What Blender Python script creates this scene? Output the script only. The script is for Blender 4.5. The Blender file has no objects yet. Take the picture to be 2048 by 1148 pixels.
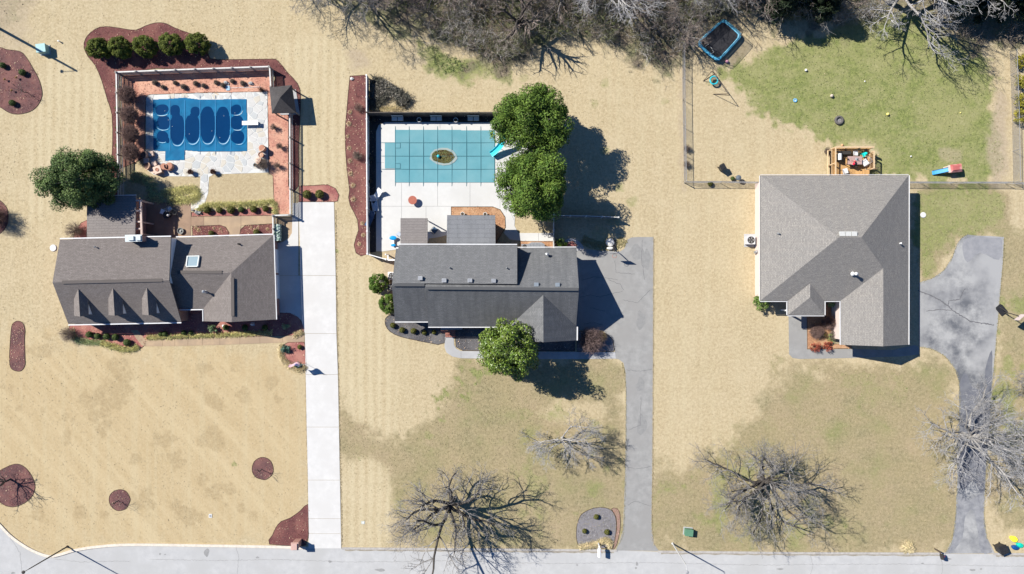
import bpy, bmesh, math, random
import numpy as np
from mathutils import Vector, Matrix
from mathutils.geometry import tessellate_polygon

# ------------------------------------------------------------------ camera, sky, sun, exposure
K = 17.5          # pixels of the 2048 px photograph per metre on the ground
H = 80.0          # flying height of the camera
SUN_EL, SUN_AZ = math.radians(43.0), math.radians(28.8)
scene = bpy.context.scene
col = scene.collection
cam_d = bpy.data.cameras.new('camera'); cam = bpy.data.objects.new('camera', cam_d); col.objects.link(cam)
cam.location = (0, 0, H); cam.rotation_euler = (0, 0, 0)
cam_d.sensor_width = 36.0; cam_d.lens = 36.0 * H / (2048 / K); cam_d.clip_end = 5000
scene.camera = cam
world = bpy.data.worlds.new('World'); scene.world = world; world.use_nodes = True
wn = world.node_tree; wn.nodes.clear()
sky = wn.nodes.new('ShaderNodeTexSky'); sky.sky_type = 'NISHITA'; sky.sun_disc = False
sky.sun_elevation = SUN_EL; sky.sun_rotation = math.radians(299.0)
sky.air_density = 1.0; sky.dust_density = 0.1; sky.ozone_density = 4.0
bg = wn.nodes.new('ShaderNodeBackground'); bg.inputs['Strength'].default_value = 0.05
wo = wn.nodes.new('ShaderNodeOutputWorld')
tint = wn.nodes.new('ShaderNodeMix'); tint.data_type = 'RGBA'; tint.blend_type = 'MULTIPLY'; tint.inputs[0].default_value = 1.0; tint.inputs[7].default_value = (.52, .86, 1.22, 1)   # camera white balance: open sky reads deep blue
wn.links.new(sky.outputs[0], tint.inputs[6]); wn.links.new(tint.outputs[2], bg.inputs[0]); wn.links.new(bg.outputs[0], wo.inputs[0])
sun_d = bpy.data.lights.new('sun', 'SUN'); sun_d.energy = 4.6; sun_d.angle = math.radians(0.5)
sun_d.color = (1.0, 0.955, 0.88)
sun = bpy.data.objects.new('sun', sun_d); col.objects.link(sun)
sdir = Vector((math.cos(SUN_AZ) * math.cos(SUN_EL), -math.sin(SUN_AZ) * math.cos(SUN_EL), -math.sin(SUN_EL)))
sun.rotation_euler = sdir.to_track_quat('-Z', 'Y').to_euler(); sun.location = (-60, 40, 70)
scene.view_settings.view_transform = 'Standard'; scene.view_settings.look = 'None'
scene.view_settings.exposure = 0.86; scene.view_settings.gamma = 1.0
scene.view_settings.use_curve_mapping = False
scene.cycles.max_bounces = 6; scene.cycles.diffuse_bounces = 3; scene.cycles.glossy_bounces = 2
scene.cycles.transparent_max_bounces = 12

# ------------------------------------------------------------------ helpers
random.seed(7)
RNG = np.random.default_rng(11)

def P(px, py, z=0.0):
    f = (H - z) / H / K
    return Vector(((px - 1024) * f, (574 - py) * f, z))

def PP(pts, z=0.0):
    return [P(x, y, z) for x, y in pts]

ORD = ['first', 'second', 'third', 'fourth', 'fifth', 'sixth', 'seventh', 'eighth', 'ninth', 'tenth', 'eleventh', 'twelfth',
       'thirteenth', 'fourteenth', 'fifteenth', 'sixteenth', 'seventeenth', 'eighteenth', 'nineteenth', 'twentieth']

def tag(o, label=None, cat=None, group=None, kind=None):
    if label: o['label'] = label
    if cat: o['category'] = cat
    if group: o['group'] = group
    if kind: o['kind'] = kind
    return o

def thing(name, label, cat, loc=(0, 0, 0), rz=0.0, group=None, kind=None):
    o = bpy.data.objects.new(name, None); o.empty_display_size = 0.3
    col.objects.link(o); o.location = loc; o.rotation_euler = (0, 0, rz)
    return tag(o, label, cat, group, kind)

def link_mesh(name, me, m, parent=None):
    o = bpy.data.objects.new(name, me)
    if m is not None:
        me.materials.clear(); me.materials.append(m)
    col.objects.link(o)
    if parent is not None: o.parent = parent
    return o

def dup(root, loc=None, rz=None, label=None, group=None, sc=None):
    r = root.copy(); col.objects.link(r)
    if loc is not None: r.location = loc
    if rz is not None: r.rotation_euler = (0, 0, rz)
    if sc is not None: r.scale = sc if hasattr(sc, '__len__') else (sc, sc, sc)
    if label: r['label'] = label
    if group: r['group'] = group
    for ch in list(root.children):
        c = ch.copy(); col.objects.link(c); c.parent = r
        for g in list(ch.children):
            d = g.copy(); col.objects.link(d); d.parent = c
    return r

def stamp(root, base_loc, base_rz, sc=None):
    root.location = base_loc; root.rotation_euler = (0, 0, base_rz)
    if sc is not None: root.scale = sc if hasattr(sc, '__len__') else (sc, sc, sc)
    return root

def smooth_poly(pts, n=5):
    """closed Catmull-Rom through pts"""
    out = []; m = len(pts)
    for i in range(m):
        p0, p1, p2, p3 = (np.array(pts[(i + j - 1) % m], float) for j in range(4))
        for k in range(n):
            t = k / n
            q = 0.5 * ((2 * p1) + (-p0 + p2) * t + (2 * p0 - 5 * p1 + 4 * p2 - p3) * t * t + (-p0 + 3 * p1 - 3 * p2 + p3) * t ** 3)
            out.append((float(q[0]), float(q[1])))
    return out

def smooth_line(pts, n=6):
    out = []; m = len(pts)
    for i in range(m - 1):
        p0 = np.array(pts[max(i - 1, 0)], float); p1 = np.array(pts[i], float)
        p2 = np.array(pts[i + 1], float); p3 = np.array(pts[min(i + 2, m - 1)], float)
        for k in range(n):
            t = k / n
            q = 0.5 * ((2 * p1) + (-p0 + p2) * t + (2 * p0 - 5 * p1 + 4 * p2 - p3) * t * t + (-p0 + 3 * p1 - 3 * p2 + p3) * t ** 3)
            out.append(tuple(float(v) for v in q))
    out.append(tuple(float(v) for v in pts[-1]))
    return out

def in_poly(pts, X, Y):
    X = np.asarray(X, float); Y = np.asarray(Y, float)
    r = np.zeros(X.shape, bool); n = len(pts); j = n - 1
    for i in range(n):
        xi, yi = pts[i]; xj, yj = pts[j]
        c = ((yi > Y) != (yj > Y))
        with np.errstate(divide='ignore', invalid='ignore'):
            xx = (xj - xi) * (Y - yi) / ((yj - yi) if yj != yi else 1e-9) + xi
        r ^= c & (X < xx); j = i
    return r

def dist_poly(pts, X, Y):
    d = np.full(X.shape, 1e9); n = len(pts)
    for i in range(n):
        ax, ay = pts[i]; bx, by = pts[(i + 1) % n]
        dx, dy = bx - ax, by - ay; L = dx * dx + dy * dy + 1e-9
        t = np.clip(((X - ax) * dx + (Y - ay) * dy) / L, 0, 1)
        d = np.minimum(d, (X - ax - t * dx) ** 2 + (Y - ay - t * dy) ** 2)
    return np.sqrt(d)

class MB:
    """collects shapes and links them as ONE mesh object"""
    def __init__(s, origin=(0, 0, 0)):
        s.v = []; s.f = []; s.uv = {}; s.o = Vector(origin)
    def add(s, vs, fs):
        b = len(s.v); s.v.extend([tuple(v) for v in vs]); s.f.extend([tuple(b + i for i in f) for f in fs]); return b
    def box(s, c, size, rz=0.0, M=None):
        hx, hy, hz = size[0] / 2, size[1] / 2, size[2] / 2
        R = Matrix.Rotation(rz, 3, 'Z') if M is None else M
        vs = [Vector(c) + R @ Vector((x * hx, y * hy, z * hz)) for x in (-1, 1) for y in (-1, 1) for z in (-1, 1)]
        s.add(vs, [(0, 1, 3, 2), (4, 6, 7, 5), (0, 4, 5, 1), (2, 3, 7, 6), (0, 2, 6, 4), (1, 5, 7, 3)]); return s
    def bar(s, a, b, w, h=None):
        a = Vector(a); b = Vector(b); d = b - a; L = d.length
        if L < 1e-6: return s
        h = h or w; d.normalize()
        u = Vector((0, 0, 1)).cross(d)
        if u.length < 1e-3: u = Vector((1, 0, 0))
        u.normalize(); v = d.cross(u)
        M = Matrix((d, u, v)).transposed()
        return s.box((a + b) / 2, (L, w, h), M=M)
    def tube(s, pts, r, k=6, cap=True):
        pts = [Vector(p) for p in pts]; n = len(pts)
        rs = [r] * n if not hasattr(r, '__len__') else r
        rings = []; pu = None
        for i in range(n):
            d = (pts[min(i + 1, n - 1)] - pts[max(i - 1, 0)]).normalized()
            u = d.cross(Vector((0, 0, 1)) if abs(d.z) < .9 else Vector((1, 0, 0)))
            if pu is not None:
                u2 = pu - d * pu.dot(d)
                if u2.length > 1e-3: u = u2
            u.normalize(); pu = u; w = d.cross(u)
            rings.append([pts[i] + (u * math.cos(2 * math.pi * j / k) + w * math.sin(2 * math.pi * j / k)) * rs[i] for j in range(k)])
        fs = []
        for i in range(n - 1):
            for j in range(k):
                fs.append((i * k + j, i * k + (j + 1) % k, (i + 1) * k + (j + 1) % k, (i + 1) * k + j))
        if cap: fs.append(tuple(range(k))[::-1]); fs.append(tuple((n - 1) * k + j for j in range(k)))
        s.add([p for r_ in rings for p in r_], fs); return s
    def lathe(s, prof, c=(0, 0, 0), k=16, squash=1.0, rz=0.0):
        """prof: list of (radius, z)"""
        c = Vector(c); vs = []; fs = []; n = len(prof)
        for r, z in prof:
            for j in range(k):
                a = 2 * math.pi * j / k
                x, y = r * math.cos(a), r * math.sin(a) * squash
                vs.append(c + Vector((x * math.cos(rz) - y * math.sin(rz), x * math.sin(rz) + y * math.cos(rz), z)))
        for i in range(n - 1):
            for j in range(k):
                fs.append((i * k + j, i * k + (j + 1) % k, (i + 1) * k + (j + 1) % k, (i + 1) * k + j))
        if prof[0][0] > 1e-4: fs.append(tuple(range(k))[::-1])
        if prof[-1][0] > 1e-4: fs.append(tuple((n - 1) * k + j for j in range(k)))
        s.add(vs, fs); return s
    def sphere(s, c, r, k=10, squash=(1, 1, 1), jit=0.0, rng=None):
        c = Vector(c); n = max(4, k // 2); vs = []; fs = []
        for i in range(n + 1):
            th = math.pi * i / n
            for j in range(k):
                a = 2 * math.pi * j / k
                q = 1 + (rng.uniform(-jit, jit) if rng else 0)
                vs.append(c + Vector((math.sin(th) * math.cos(a) * r * squash[0] * q, math.sin(th) * math.sin(a) * r * squash[1] * q, math.cos(th) * r * squash[2] * q)))
        for i in range(n):
            for j in range(k):
                fs.append((i * k + j, (i + 1) * k + j, (i + 1) * k + (j + 1) % k, i * k + (j + 1) % k))
        s.add(vs, fs); return s
    def sheet(s, pts):
        pts = [Vector(p) for p in pts]
        tris = tessellate_polygon([pts])
        b = len(s.v); s.v.extend([tuple(p) for p in pts])
        for t in tris:
            a, c, d = (pts[i] for i in t)
            if (c - a).cross(d - a).z < 0: t = (t[0], t[2], t[1])
            s.f.append(tuple(b + i for i in t))
        return s
    def slab(s, xy, z0, z1, bev=0.0):
        """closed prism from list of Vectors/pairs in metres"""
        n = len(xy); area = sum(xy[i][0] * xy[(i + 1) % n][1] - xy[(i + 1) % n][0] * xy[i][1] for i in range(n))
        if area < 0: xy = list(xy)[::-1]
        top = [Vector((p[0], p[1], z1)) for p in xy]
        b = len(s.v); s.v.extend([(p[0], p[1], z0) for p in xy]); s.v.extend([tuple(p) for p in top])
        for i in range(n):
            j = (i + 1) % n; s.f.append((b + i, b + j, b + n + j, b + n + i))
        for t in tessellate_polygon([top]):
            a, c, d = (top[i] for i in t)
            if (c - a).cross(d - a).z < 0: t = (t[0], t[2], t[1])
            s.f.append(tuple(b + n + i for i in t))
        return s
    def face(s, pts):
        b = len(s.v); s.v.extend([tuple(p) for p in pts]); s.f.append(tuple(range(b, b + len(pts)))); return s
    def uvface(s, pts):
        """polygon with UVs in metres: u along the horizontal, v up the slope"""
        pts = [Vector(p) for p in pts]; n = Vector((0, 0, 0))
        for i in range(len(pts)):
            n += pts[i].cross(pts[(i + 1) % len(pts)])
        n.normalize()
        if n.z < 0: pts = pts[::-1]; n = -n
        u = Vector((0, 0, 1)).cross(n)
        u = Vector((1, 0, 0)) if u.length < 1e-3 else u.normalized()
        v = n.cross(u)
        s.uv[len(s.f)] = [(p.dot(u), p.dot(v)) for p in pts]
        s.face(pts); return s
    def build(s, name, m, parent=None, smooth=False):
        me = bpy.data.meshes.new(name)
        o = s.o
        me.from_pydata([(x - o.x, y - o.y, z - o.z) for x, y, z in s.v], [], s.f)
        if s.uv:
            L = me.uv_layers.new(name='UVMap')
            for fi, uvs in s.uv.items():
                for k, li in enumerate(me.polygons[fi].loop_indices): L.data[li].uv = uvs[k]
        if smooth:
            me.polygons.foreach_set('use_smooth', [True] * len(me.polygons))
        me.update()
        return link_mesh(name, me, m, parent)

def np_mesh(name, V, F):
    """numpy verts (n,3) and faces (m,k) -> mesh"""
    me = bpy.data.meshes.new(name)
    V = np.ascontiguousarray(V, np.float32); F = np.ascontiguousarray(F, np.int32)
    m, k = F.shape
    me.vertices.add(len(V)); me.vertices.foreach_set('co', V.ravel())
    me.loops.add(m * k); me.loops.foreach_set('vertex_index', F.ravel())
    me.polygons.add(m)
    me.polygons.foreach_set('loop_start', np.arange(m, dtype=np.int32) * k)
    me.polygons.foreach_set('loop_total', np.full(m, k, np.int32))
    me.update(calc_edges=True)
    return me

def segs_mesh(name, segs, k=3):
    """segs: (n,8) p0 p1 r0 r1 -> open prisms"""
    S = np.asarray(segs, float); a = S[:, 0:3]; b = S[:, 3:6]; r0 = S[:, 6]; r1 = S[:, 7]
    d = b - a; L = np.linalg.norm(d, axis=1, keepdims=True) + 1e-9; d /= L
    ref = np.where(np.abs(d[:, 2:3]) < .9, np.array([[0, 0, 1.0]]), np.array([[1.0, 0, 0]]))
    u = np.cross(d, ref); u /= np.linalg.norm(u, axis=1, keepdims=True) + 1e-9
    w = np.cross(d, u); n = len(S)
    V = np.empty((n, 2, k, 3))
    for j in range(k):
        e = u * math.cos(2 * math.pi * j / k) + w * math.sin(2 * math.pi * j / k)
        V[:, 0, j] = a + e * r0[:, None]; V[:, 1, j] = b + e * r1[:, None]
    base = (np.arange(n) * 2 * k)[:, None]
    F = np.concatenate([np.stack([base[:, 0] + j, base[:, 0] + (j + 1) % k, base[:, 0] + k + (j + 1) % k, base[:, 0] + k + j], 1)[:, None] for j in range(k)], 1)
    return np_mesh(name, V.reshape(-1, 3), F.reshape(-1, 4))

def leaf_mesh(name, C, N, size, rng, aspect=0.5, fold=0.25):
    """C centres (n,3), N preferred normals (n,3), size (n,) -> folded diamond leaves of two triangles"""
    n = len(C); N = N / (np.linalg.norm(N, axis=1, keepdims=True) + 1e-9)
    t = rng.normal(size=(n, 3)); t -= N * np.sum(t * N, 1, keepdims=True); t /= np.linalg.norm(t, axis=1, keepdims=True) + 1e-9
    w = np.cross(N, t); s = np.asarray(size)[:, None]
    V = np.empty((n, 4, 3))
    V[:, 0] = C - t * s * .5; V[:, 2] = C + t * s * .5
    V[:, 1] = C + w * s * aspect * .5 + N * s * fold * aspect
    V[:, 3] = C - w * s * aspect * .5 + N * s * fold * aspect
    b = np.arange(n)[:, None] * 4
    F = np.concatenate([b + np.array([[0, 1, 2]]), b + np.array([[0, 2, 3]])], 0)
    return np_mesh(name, V.reshape(-1, 3), F)

# ------------------------------------------------------------------ materials
MATS = {}
def mat(name, c1, c2=None, scale=4.0, detail=5.0, rough=0.85, c3=None, scale3=0.35, bump=0.0, bscale=None, spec=0.25, metal=0.0,
        island=0.0, lo=0.35, hi=0.65, alpha=None, coords='pos', trans=0.0):
    """noise between c1 and c2, large patches of c3, optional value jitter per mesh island"""
    if name in MATS: return MATS[name]
    m = bpy.data.materials.new(name); m.use_nodes = True; MATS[name] = m
    t = m.node_tree; N = t.nodes; Lk = t.links
    b = N['Principled BSDF']; b.inputs['Roughness'].default_value = rough; b.inputs['Metallic'].default_value = metal
    b.inputs['Specular IOR Level'].default_value = spec
    g = N.new('ShaderNodeNewGeometry'); tc = N.new('ShaderNodeTexCoord')
    pos = g.outputs['Position'] if coords == 'pos' else tc.outputs['Object']
    out = None
    if c2 is None: c2 = tuple(v * .82 for v in c1)
    n1 = N.new('ShaderNodeTexNoise'); n1.inputs['Scale'].default_value = scale; n1.inputs['Detail'].default_value = detail
    n1.inputs['Roughness'].default_value = 0.65
    Lk.new(pos, n1.inputs['Vector'])
    r1 = N.new('ShaderNodeValToRGB'); r1.color_ramp.elements[0].position = lo; r1.color_ramp.elements[1].position = hi
    r1.color_ramp.elements[0].color = (*c1, 1); r1.color_ramp.elements[1].color = (*c2, 1)
    Lk.new(n1.outputs['Fac'], r1.inputs['Fac']); out = r1.outputs['Color']
    if c3 is not None:
        n3 = N.new('ShaderNodeTexNoise'); n3.inputs['Scale'].default_value = scale3; n3.inputs['Detail'].default_value = 4
        Lk.new(pos, n3.inputs['Vector'])
        r3 = N.new('ShaderNodeValToRGB'); r3.color_ramp.elements[0].position = .42; r3.color_ramp.elements[1].position = .62
        Lk.new(n3.outputs['Fac'], r3.inputs['Fac'])
        mx = N.new('ShaderNodeMix'); mx.data_type = 'RGBA'
        Lk.new(r3.outputs['Color'], mx.inputs[0]); Lk.new(out, mx.inputs[6]); mx.inputs[7].default_value = (*c3, 1); out = mx.outputs[2]
    if island > 0:
        mr = N.new('ShaderNodeMapRange'); mr.inputs['To Min'].default_value = 1 - island; mr.inputs['To Max'].default_value = 1 + island
        Lk.new(g.outputs['Random Per Island'], mr.inputs['Value'])
        hs = N.new('ShaderNodeHueSaturation'); Lk.new(mr.outputs[0], hs.inputs['Value']); Lk.new(out, hs.inputs['Color']); out = hs.outputs['Color']
    Lk.new(out, b.inputs['Base Color'])
    if bump > 0:
        bn = N.new('ShaderNodeTexNoise'); bn.inputs['Scale'].default_value = bscale or scale * 2; bn.inputs['Detail'].default_value = 4
        Lk.new(pos, bn.inputs['Vector'])
        bp = N.new('ShaderNodeBump'); bp.inputs['Strength'].default_value = bump; bp.inputs['Distance'].default_value = 0.05
        Lk.new(bn.outputs['Fac'], bp.inputs['Height']); Lk.new(bp.outputs['Normal'], b.inputs['Normal'])
    if alpha is not None: b.inputs['Alpha'].default_value = alpha
    if trans > 0:
        tr = N.new('ShaderNodeBsdfTranslucent'); Lk.new(out, tr.inputs['Color'])
        ms = N.new('ShaderNodeMixShader'); ms.inputs[0].default_value = trans
        Lk.new(b.outputs[0], ms.inputs[1]); Lk.new(tr.outputs[0], ms.inputs[2])
        Lk.new(ms.outputs[0], N['Material Output'].inputs['Surface'])
    return m

def roof_mat(name, c1, c2, streak, w=0.32, h=0.145, patch=0.35, tab=0.16):
    """shingle courses laid along the slope (UVs in metres)"""
    m = bpy.data.materials.new(name); m.use_nodes = True; MATS[name] = m
    t = m.node_tree; N = t.nodes; Lk = t.links; b = N['Principled BSDF']
    b.inputs['Roughness'].default_value = .9; b.inputs['Specular IOR Level'].default_value = .2
    uv = N.new('ShaderNodeUVMap')
    br = N.new('ShaderNodeTexBrick'); br.inputs['Scale'].default_value = 1; br.inputs['Brick Width'].default_value = w; br.inputs['Row Height'].default_value = h
    br.inputs['Mortar Size'].default_value = .008; br.inputs['Mortar Smooth'].default_value = .3; br.offset = .37; br.inputs['Bias'].default_value = 0
    br.inputs['Color1'].default_value = (*c1, 1); br.inputs['Color2'].default_value = (*c2, 1); br.inputs['Mortar'].default_value = (*[v * .45 for v in c1], 1)
    Lk.new(uv.outputs[0], br.inputs['Vector'])
    mp = N.new('ShaderNodeMapping'); mp.inputs['Scale'].default_value = (1.6, .22, 1); Lk.new(uv.outputs[0], mp.inputs['Vector'])
    n1 = N.new('ShaderNodeTexNoise'); n1.inputs['Scale'].default_value = 1.0; n1.inputs['Detail'].default_value = 5; Lk.new(mp.outputs[0], n1.inputs['Vector'])
    r1 = N.new('ShaderNodeValToRGB'); r1.color_ramp.elements[0].position = .38; r1.color_ramp.elements[1].position = .68
    Lk.new(n1.outputs['Fac'], r1.inputs['Fac'])
    sc = N.new('ShaderNodeMath'); sc.operation = 'MULTIPLY'; sc.inputs[1].default_value = patch; Lk.new(r1.outputs['Color'], sc.inputs[0])
    mx = N.new('ShaderNodeMix'); mx.data_type = 'RGBA'; Lk.new(sc.outputs[0], mx.inputs[0]); Lk.new(br.outputs['Color'], mx.inputs[6]); mx.inputs[7].default_value = (*streak, 1)
    n2 = N.new('ShaderNodeTexNoise'); n2.inputs['Scale'].default_value = 9; n2.inputs['Detail'].default_value = 3; Lk.new(uv.outputs[0], n2.inputs['Vector'])
    mr = N.new('ShaderNodeMapRange'); mr.inputs['To Min'].default_value = 1 - tab; mr.inputs['To Max'].default_value = 1 + tab; mr.inputs['From Min'].default_value = .3; mr.inputs['From Max'].default_value = .7
    Lk.new(n2.outputs['Fac'], mr.inputs['Value'])
    hs = N.new('ShaderNodeHueSaturation'); Lk.new(mx.outputs[2], hs.inputs['Color']); Lk.new(mr.outputs[0], hs.inputs['Value'])
    Lk.new(hs.outputs['Color'], b.inputs['Base Color'])
    bp = N.new('ShaderNodeBump'); bp.inputs['Strength'].default_value = .6; bp.inputs['Distance'].default_value = .02
    Lk.new(br.outputs['Fac'], bp.inputs['Height']); bp.invert = True; Lk.new(bp.outputs['Normal'], b.inputs['Normal'])
    return m

def brick_mat(name, c1, c2, mortar):
    m = bpy.data.materials.new(name); m.use_nodes = True; MATS[name] = m
    t = m.node_tree; N = t.nodes; Lk = t.links; b = N['Principled BSDF']; b.inputs['Roughness'].default_value = .9
    tc = N.new('ShaderNodeTexCoord'); g = N.new('ShaderNodeNewGeometry')
    sp = N.new('ShaderNodeSeparateXYZ'); Lk.new(g.outputs['Position'], sp.inputs[0])
    ad = N.new('ShaderNodeMath'); ad.operation = 'ADD'; Lk.new(sp.outputs[0], ad.inputs[0]); Lk.new(sp.outputs[1], ad.inputs[1])
    cb = N.new('ShaderNodeCombineXYZ'); Lk.new(ad.outputs[0], cb.inputs[0]); Lk.new(sp.outputs[2], cb.inputs[1])
    br = N.new('ShaderNodeTexBrick'); br.inputs['Scale'].default_value = 1; br.inputs['Brick Width'].default_value = .22; br.inputs['Row Height'].default_value = .075
    br.inputs['Mortar Size'].default_value = .008; br.inputs['Color1'].default_value = (*c1, 1); br.inputs['Color2'].default_value = (*c2, 1); br.inputs['Mortar'].default_value = (*mortar, 1)
    Lk.new(cb.outputs[0], br.inputs['Vector']); Lk.new(br.outputs['Color'], b.inputs['Base Color'])
    bp = N.new('ShaderNodeBump'); bp.inputs['Strength'].default_value = .5; bp.inputs['Distance'].default_value = .01; bp.invert = True
    Lk.new(br.outputs['Fac'], bp.inputs['Height']); Lk.new(bp.outputs['Normal'], b.inputs['Normal'])
    return m

white = mat('white_paint', (.78, .78, .76), (.7, .7, .69), 6, rough=.5)
vinyl = mat('white_vinyl', (.74, .74, .73), (.66, .66, .65), 3, rough=.45)
steel = mat('galvanised_steel', (.42, .43, .44), (.3, .31, .32), 5, rough=.45, metal=.6)
darkmetal = mat('dark_metal', (.035, .032, .03), (.05, .045, .04), 8, rough=.5)
brownmetal = mat('brown_metal', (.07, .05, .04), (.1, .075, .06), 8, rough=.6)
black = mat('black_plastic', (.018, .018, .02), (.03, .03, .032), 6, rough=.45)
glass = mat('window_glass', (.03, .04, .05), (.05, .06, .07), 1, rough=.08, spec=.8)
concrete = mat('pale_concrete', (.55, .54, .52), (.475, .468, .45), 1.4, 10, rough=.92, c3=(.49, .48, .46), scale3=.5, bump=.15, bscale=25, lo=.3, hi=.72)
deckcon = mat('pool_deck_concrete', (.535, .53, .51), (.50, .495, .475), 1.8, 8, rough=.92, c3=(.475, .47, .45), scale3=.25, bump=.12, bscale=25)
jointm = mat('dark_joint', (.16, .155, .15), (.22, .21, .2), 8)  # dark grey of the thin strips between deck slabs
tanwalk = mat('tan_concrete', (.40, .295, .19), (.34, .25, .165), 1.6, 6, rough=.9, c3=(.30, .225, .155), scale3=.4)
brownpatio = mat('brown_patio', (.30, .205, .14), (.24, .165, .115), 1.2, 6, rough=.85, c3=(.19, .135, .1), scale3=.3)
soil = mat('soil_and_edge_shade', (.10, .075, .05), (.06, .045, .03), 8, rough=1)  # pot soil, and the dark rims standing for shade at bed edges
redbark = mat('red_mulch', (.155, .062, .058), (.085, .034, .034), 7, 8, rough=1, c3=(.185, .080, .068), scale3=.5, bump=.8, bscale=18)
dullbark = mat('dull_red_mulch', (.145, .075, .072), (.085, .045, .045), 7, 8, rough=1, c3=(.175, .085, .075), scale3=.6, bump=.8, bscale=18)
salmonbark = mat('salmon_mulch', (.50, .26, .19), (.36, .16, .115), 6, 8, rough=1, c3=(.54, .31, .22), scale3=.5, bump=.8, bscale=16)
pinkbark = mat('pink_mulch', (.33, .13, .115), (.20, .07, .065), 6, 8, rough=1, c3=(.36, .17, .135), scale3=.6, bump=.8, bscale=16)
blackbark = mat('black_mulch', (.115, .11, .115), (.06, .057, .06), 7, 8, rough=1, c3=(.14, .135, .135), scale3=.6, bump=.8, bscale=18)
greymulch = mat('grey_mulch', (.235, .225, .23), (.13, .122, .125), 6, 8, rough=1, c3=(.20, .19, .2), scale3=.6, bump=.8, bscale=18)
strawm = mat('orange_straw', (.40, .225, .125), (.28, .145, .08), 6, 8, rough=1, c3=(.45, .28, .165), scale3=.6, bump=.6, bscale=18)
darkstrip = mat('dark_strip_mulch', (.055, .05, .05), (.03, .028, .03), 7, 8, rough=1, bump=.6, bscale=18)
chipred = mat('bark_chip_red', (.26, .10, .085), (.12, .04, .04), 3, rough=1, island=.6)
chippink = mat('bark_chip_pink', (.46, .22, .17), (.28, .11, .09), 3, rough=1, island=.5)
chipgrey = mat('bark_chip_grey', (.30, .285, .285), (.12, .115, .12), 3, rough=1, island=.6)
chiporange = mat('straw_chip', (.55, .33, .17), (.38, .19, .09), 3, rough=1, island=.5)
dryleaf = mat('dry_leaf', (.62, .47, .33), (.48, .33, .21), 3, rough=.9, island=.4)
brick1 = brick_mat('red_brick', (.34, .13, .09), (.27, .10, .075), (.42, .38, .34))
brick2 = brick_mat('pink_brick', (.62, .50, .45), (.58, .46, .41), (.62, .57, .53))
brick3 = brick_mat('brown_brick', (.28, .14, .10), (.22, .11, .08), (.36, .32, .28))
siding = mat('white_siding', (.78, .78, .78), (.72, .72, .72), 2, rough=.6)
shed_roof1 = None
# ------------------------------------------------------------------ ground: one sheet to the horizon, grass kinds kept per vertex
def vnoise(X, Y, cell, seed):
    r = np.random.default_rng(seed); n = 97
    G = r.random((n, n)); x = X / cell; y = Y / cell
    xi = np.floor(x).astype(int); yi = np.floor(y).astype(int); fx = x - xi; fy = y - yi
    fx = fx * fx * (3 - 2 * fx); fy = fy * fy * (3 - 2 * fy)
    a = G[xi % n, yi % n]; b_ = G[(xi + 1) % n, yi % n]; c = G[xi % n, (yi + 1) % n]; d = G[(xi + 1) % n, (yi + 1) % n]
    return (a * (1 - fx) + b_ * fx) * (1 - fy) + (c * (1 - fx) + d * fx) * fy

def fbm(X, Y, cell, seed, oct=4):
    s = 0; a = 1; tot = 0
    for i in range(oct):
        s = s + a * vnoise(X, Y, cell / 2 ** i, seed + i * 17); tot += a; a *= .55
    return s / tot - .5

def sstep(a, b, x):
    t = np.clip((x - a) / (b - a), 0, 1); return t * t * (3 - 2 * t)

gx = np.concatenate([[-60000, -20000, -7000, -2500, -900, -420], np.arange(-220, 2270, 2.9), [2450, 3000, 4500, 9000, 22000, 62000]])
gy = np.concatenate([[-60000, -20000, -7000, -2500, -900, -420], np.arange(-200, 1345, 2.9), [1500, 2000, 3500, 8000, 21000, 61000]])
GX, GY = np.meshgrid(gx, gy)
n_big = fbm(GX, GY, 120, 3); n_mid = fbm(GX, GY, 36, 5); n_fine = fbm(GX, GY, 12, 9, 3)

def mask(pts, soft, amp, smooth=True):
    p = smooth_poly(pts, 4) if smooth else pts
    sd = dist_poly(p, GX, GY); ins = in_poly(p, GX, GY); sd = np.where(ins, sd, -sd)
    sd = sd + amp * (n_mid * 1.6 + n_fine * 1.2)
    return sstep(-soft, soft, sd)

WOODS = [(560, -90), (600, -25), (700, 0), (765, 45), (830, 75), (900, 108), (985, 128), (1050, 122), (1105, 88), (1150, 78), (1230, 96), (1285, 125), (1335, 132),
         (1362, 118), (1392, 55), (1450, 28), (1540, 30), (1600, 60), (1690, 78), (1760, 40), (1830, 30), (1885, 78), (1960, 96), (2020, 92), (2070, 90), (2260, 80), (2260, -210), (560, -210)]
green = np.zeros(GX.shape); olive = np.zeros(GX.shape); litter = np.zeros(GX.shape)
def over(a, b): return a + b - a * b
olive = over(olive, mask([(684, 800), (715, 845), (780, 880), (860, 832), (905, 745), (960, 716), (1240, 728), (1250, 780), (1249, 1098), (1010, 1100), (800, 1085), (775, 1080), (772, 1000), (740, 935), (690, 920), (680, 860)], 20, 30))
olive = over(olive, .95 * mask([(1312, 960), (1420, 905), (1500, 850), (1545, 780), (1590, 728), (1760, 722), (1850, 720), (1900, 745), (1922, 820), (1916, 980), (1906, 1104), (1312, 1104)], 30, 46))
olive = over(olive, .8 * mask([(1995, 500), (2120, 460), (2160, 1000), (1985, 1040), (1984, 780), (1996, 620)], 14, 30))
olive = over(olive, .9 * mask([(1838, 380), (2010, 376), (2010, 470), (1930, 470), (1880, 530), (1842, 560)], 8, 16))
tan_isl = mask([(1120, 800), (1200, 795), (1225, 830), (1180, 860), (1120, 850), (1080, 810)], 14, 26)
olive = olive * (1 - .75 * tan_isl)
olive = olive * (1 - .8 * mask([(700, 925), (775, 930), (785, 1000), (778, 1088), (690, 1088)], 12, 14))
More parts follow.
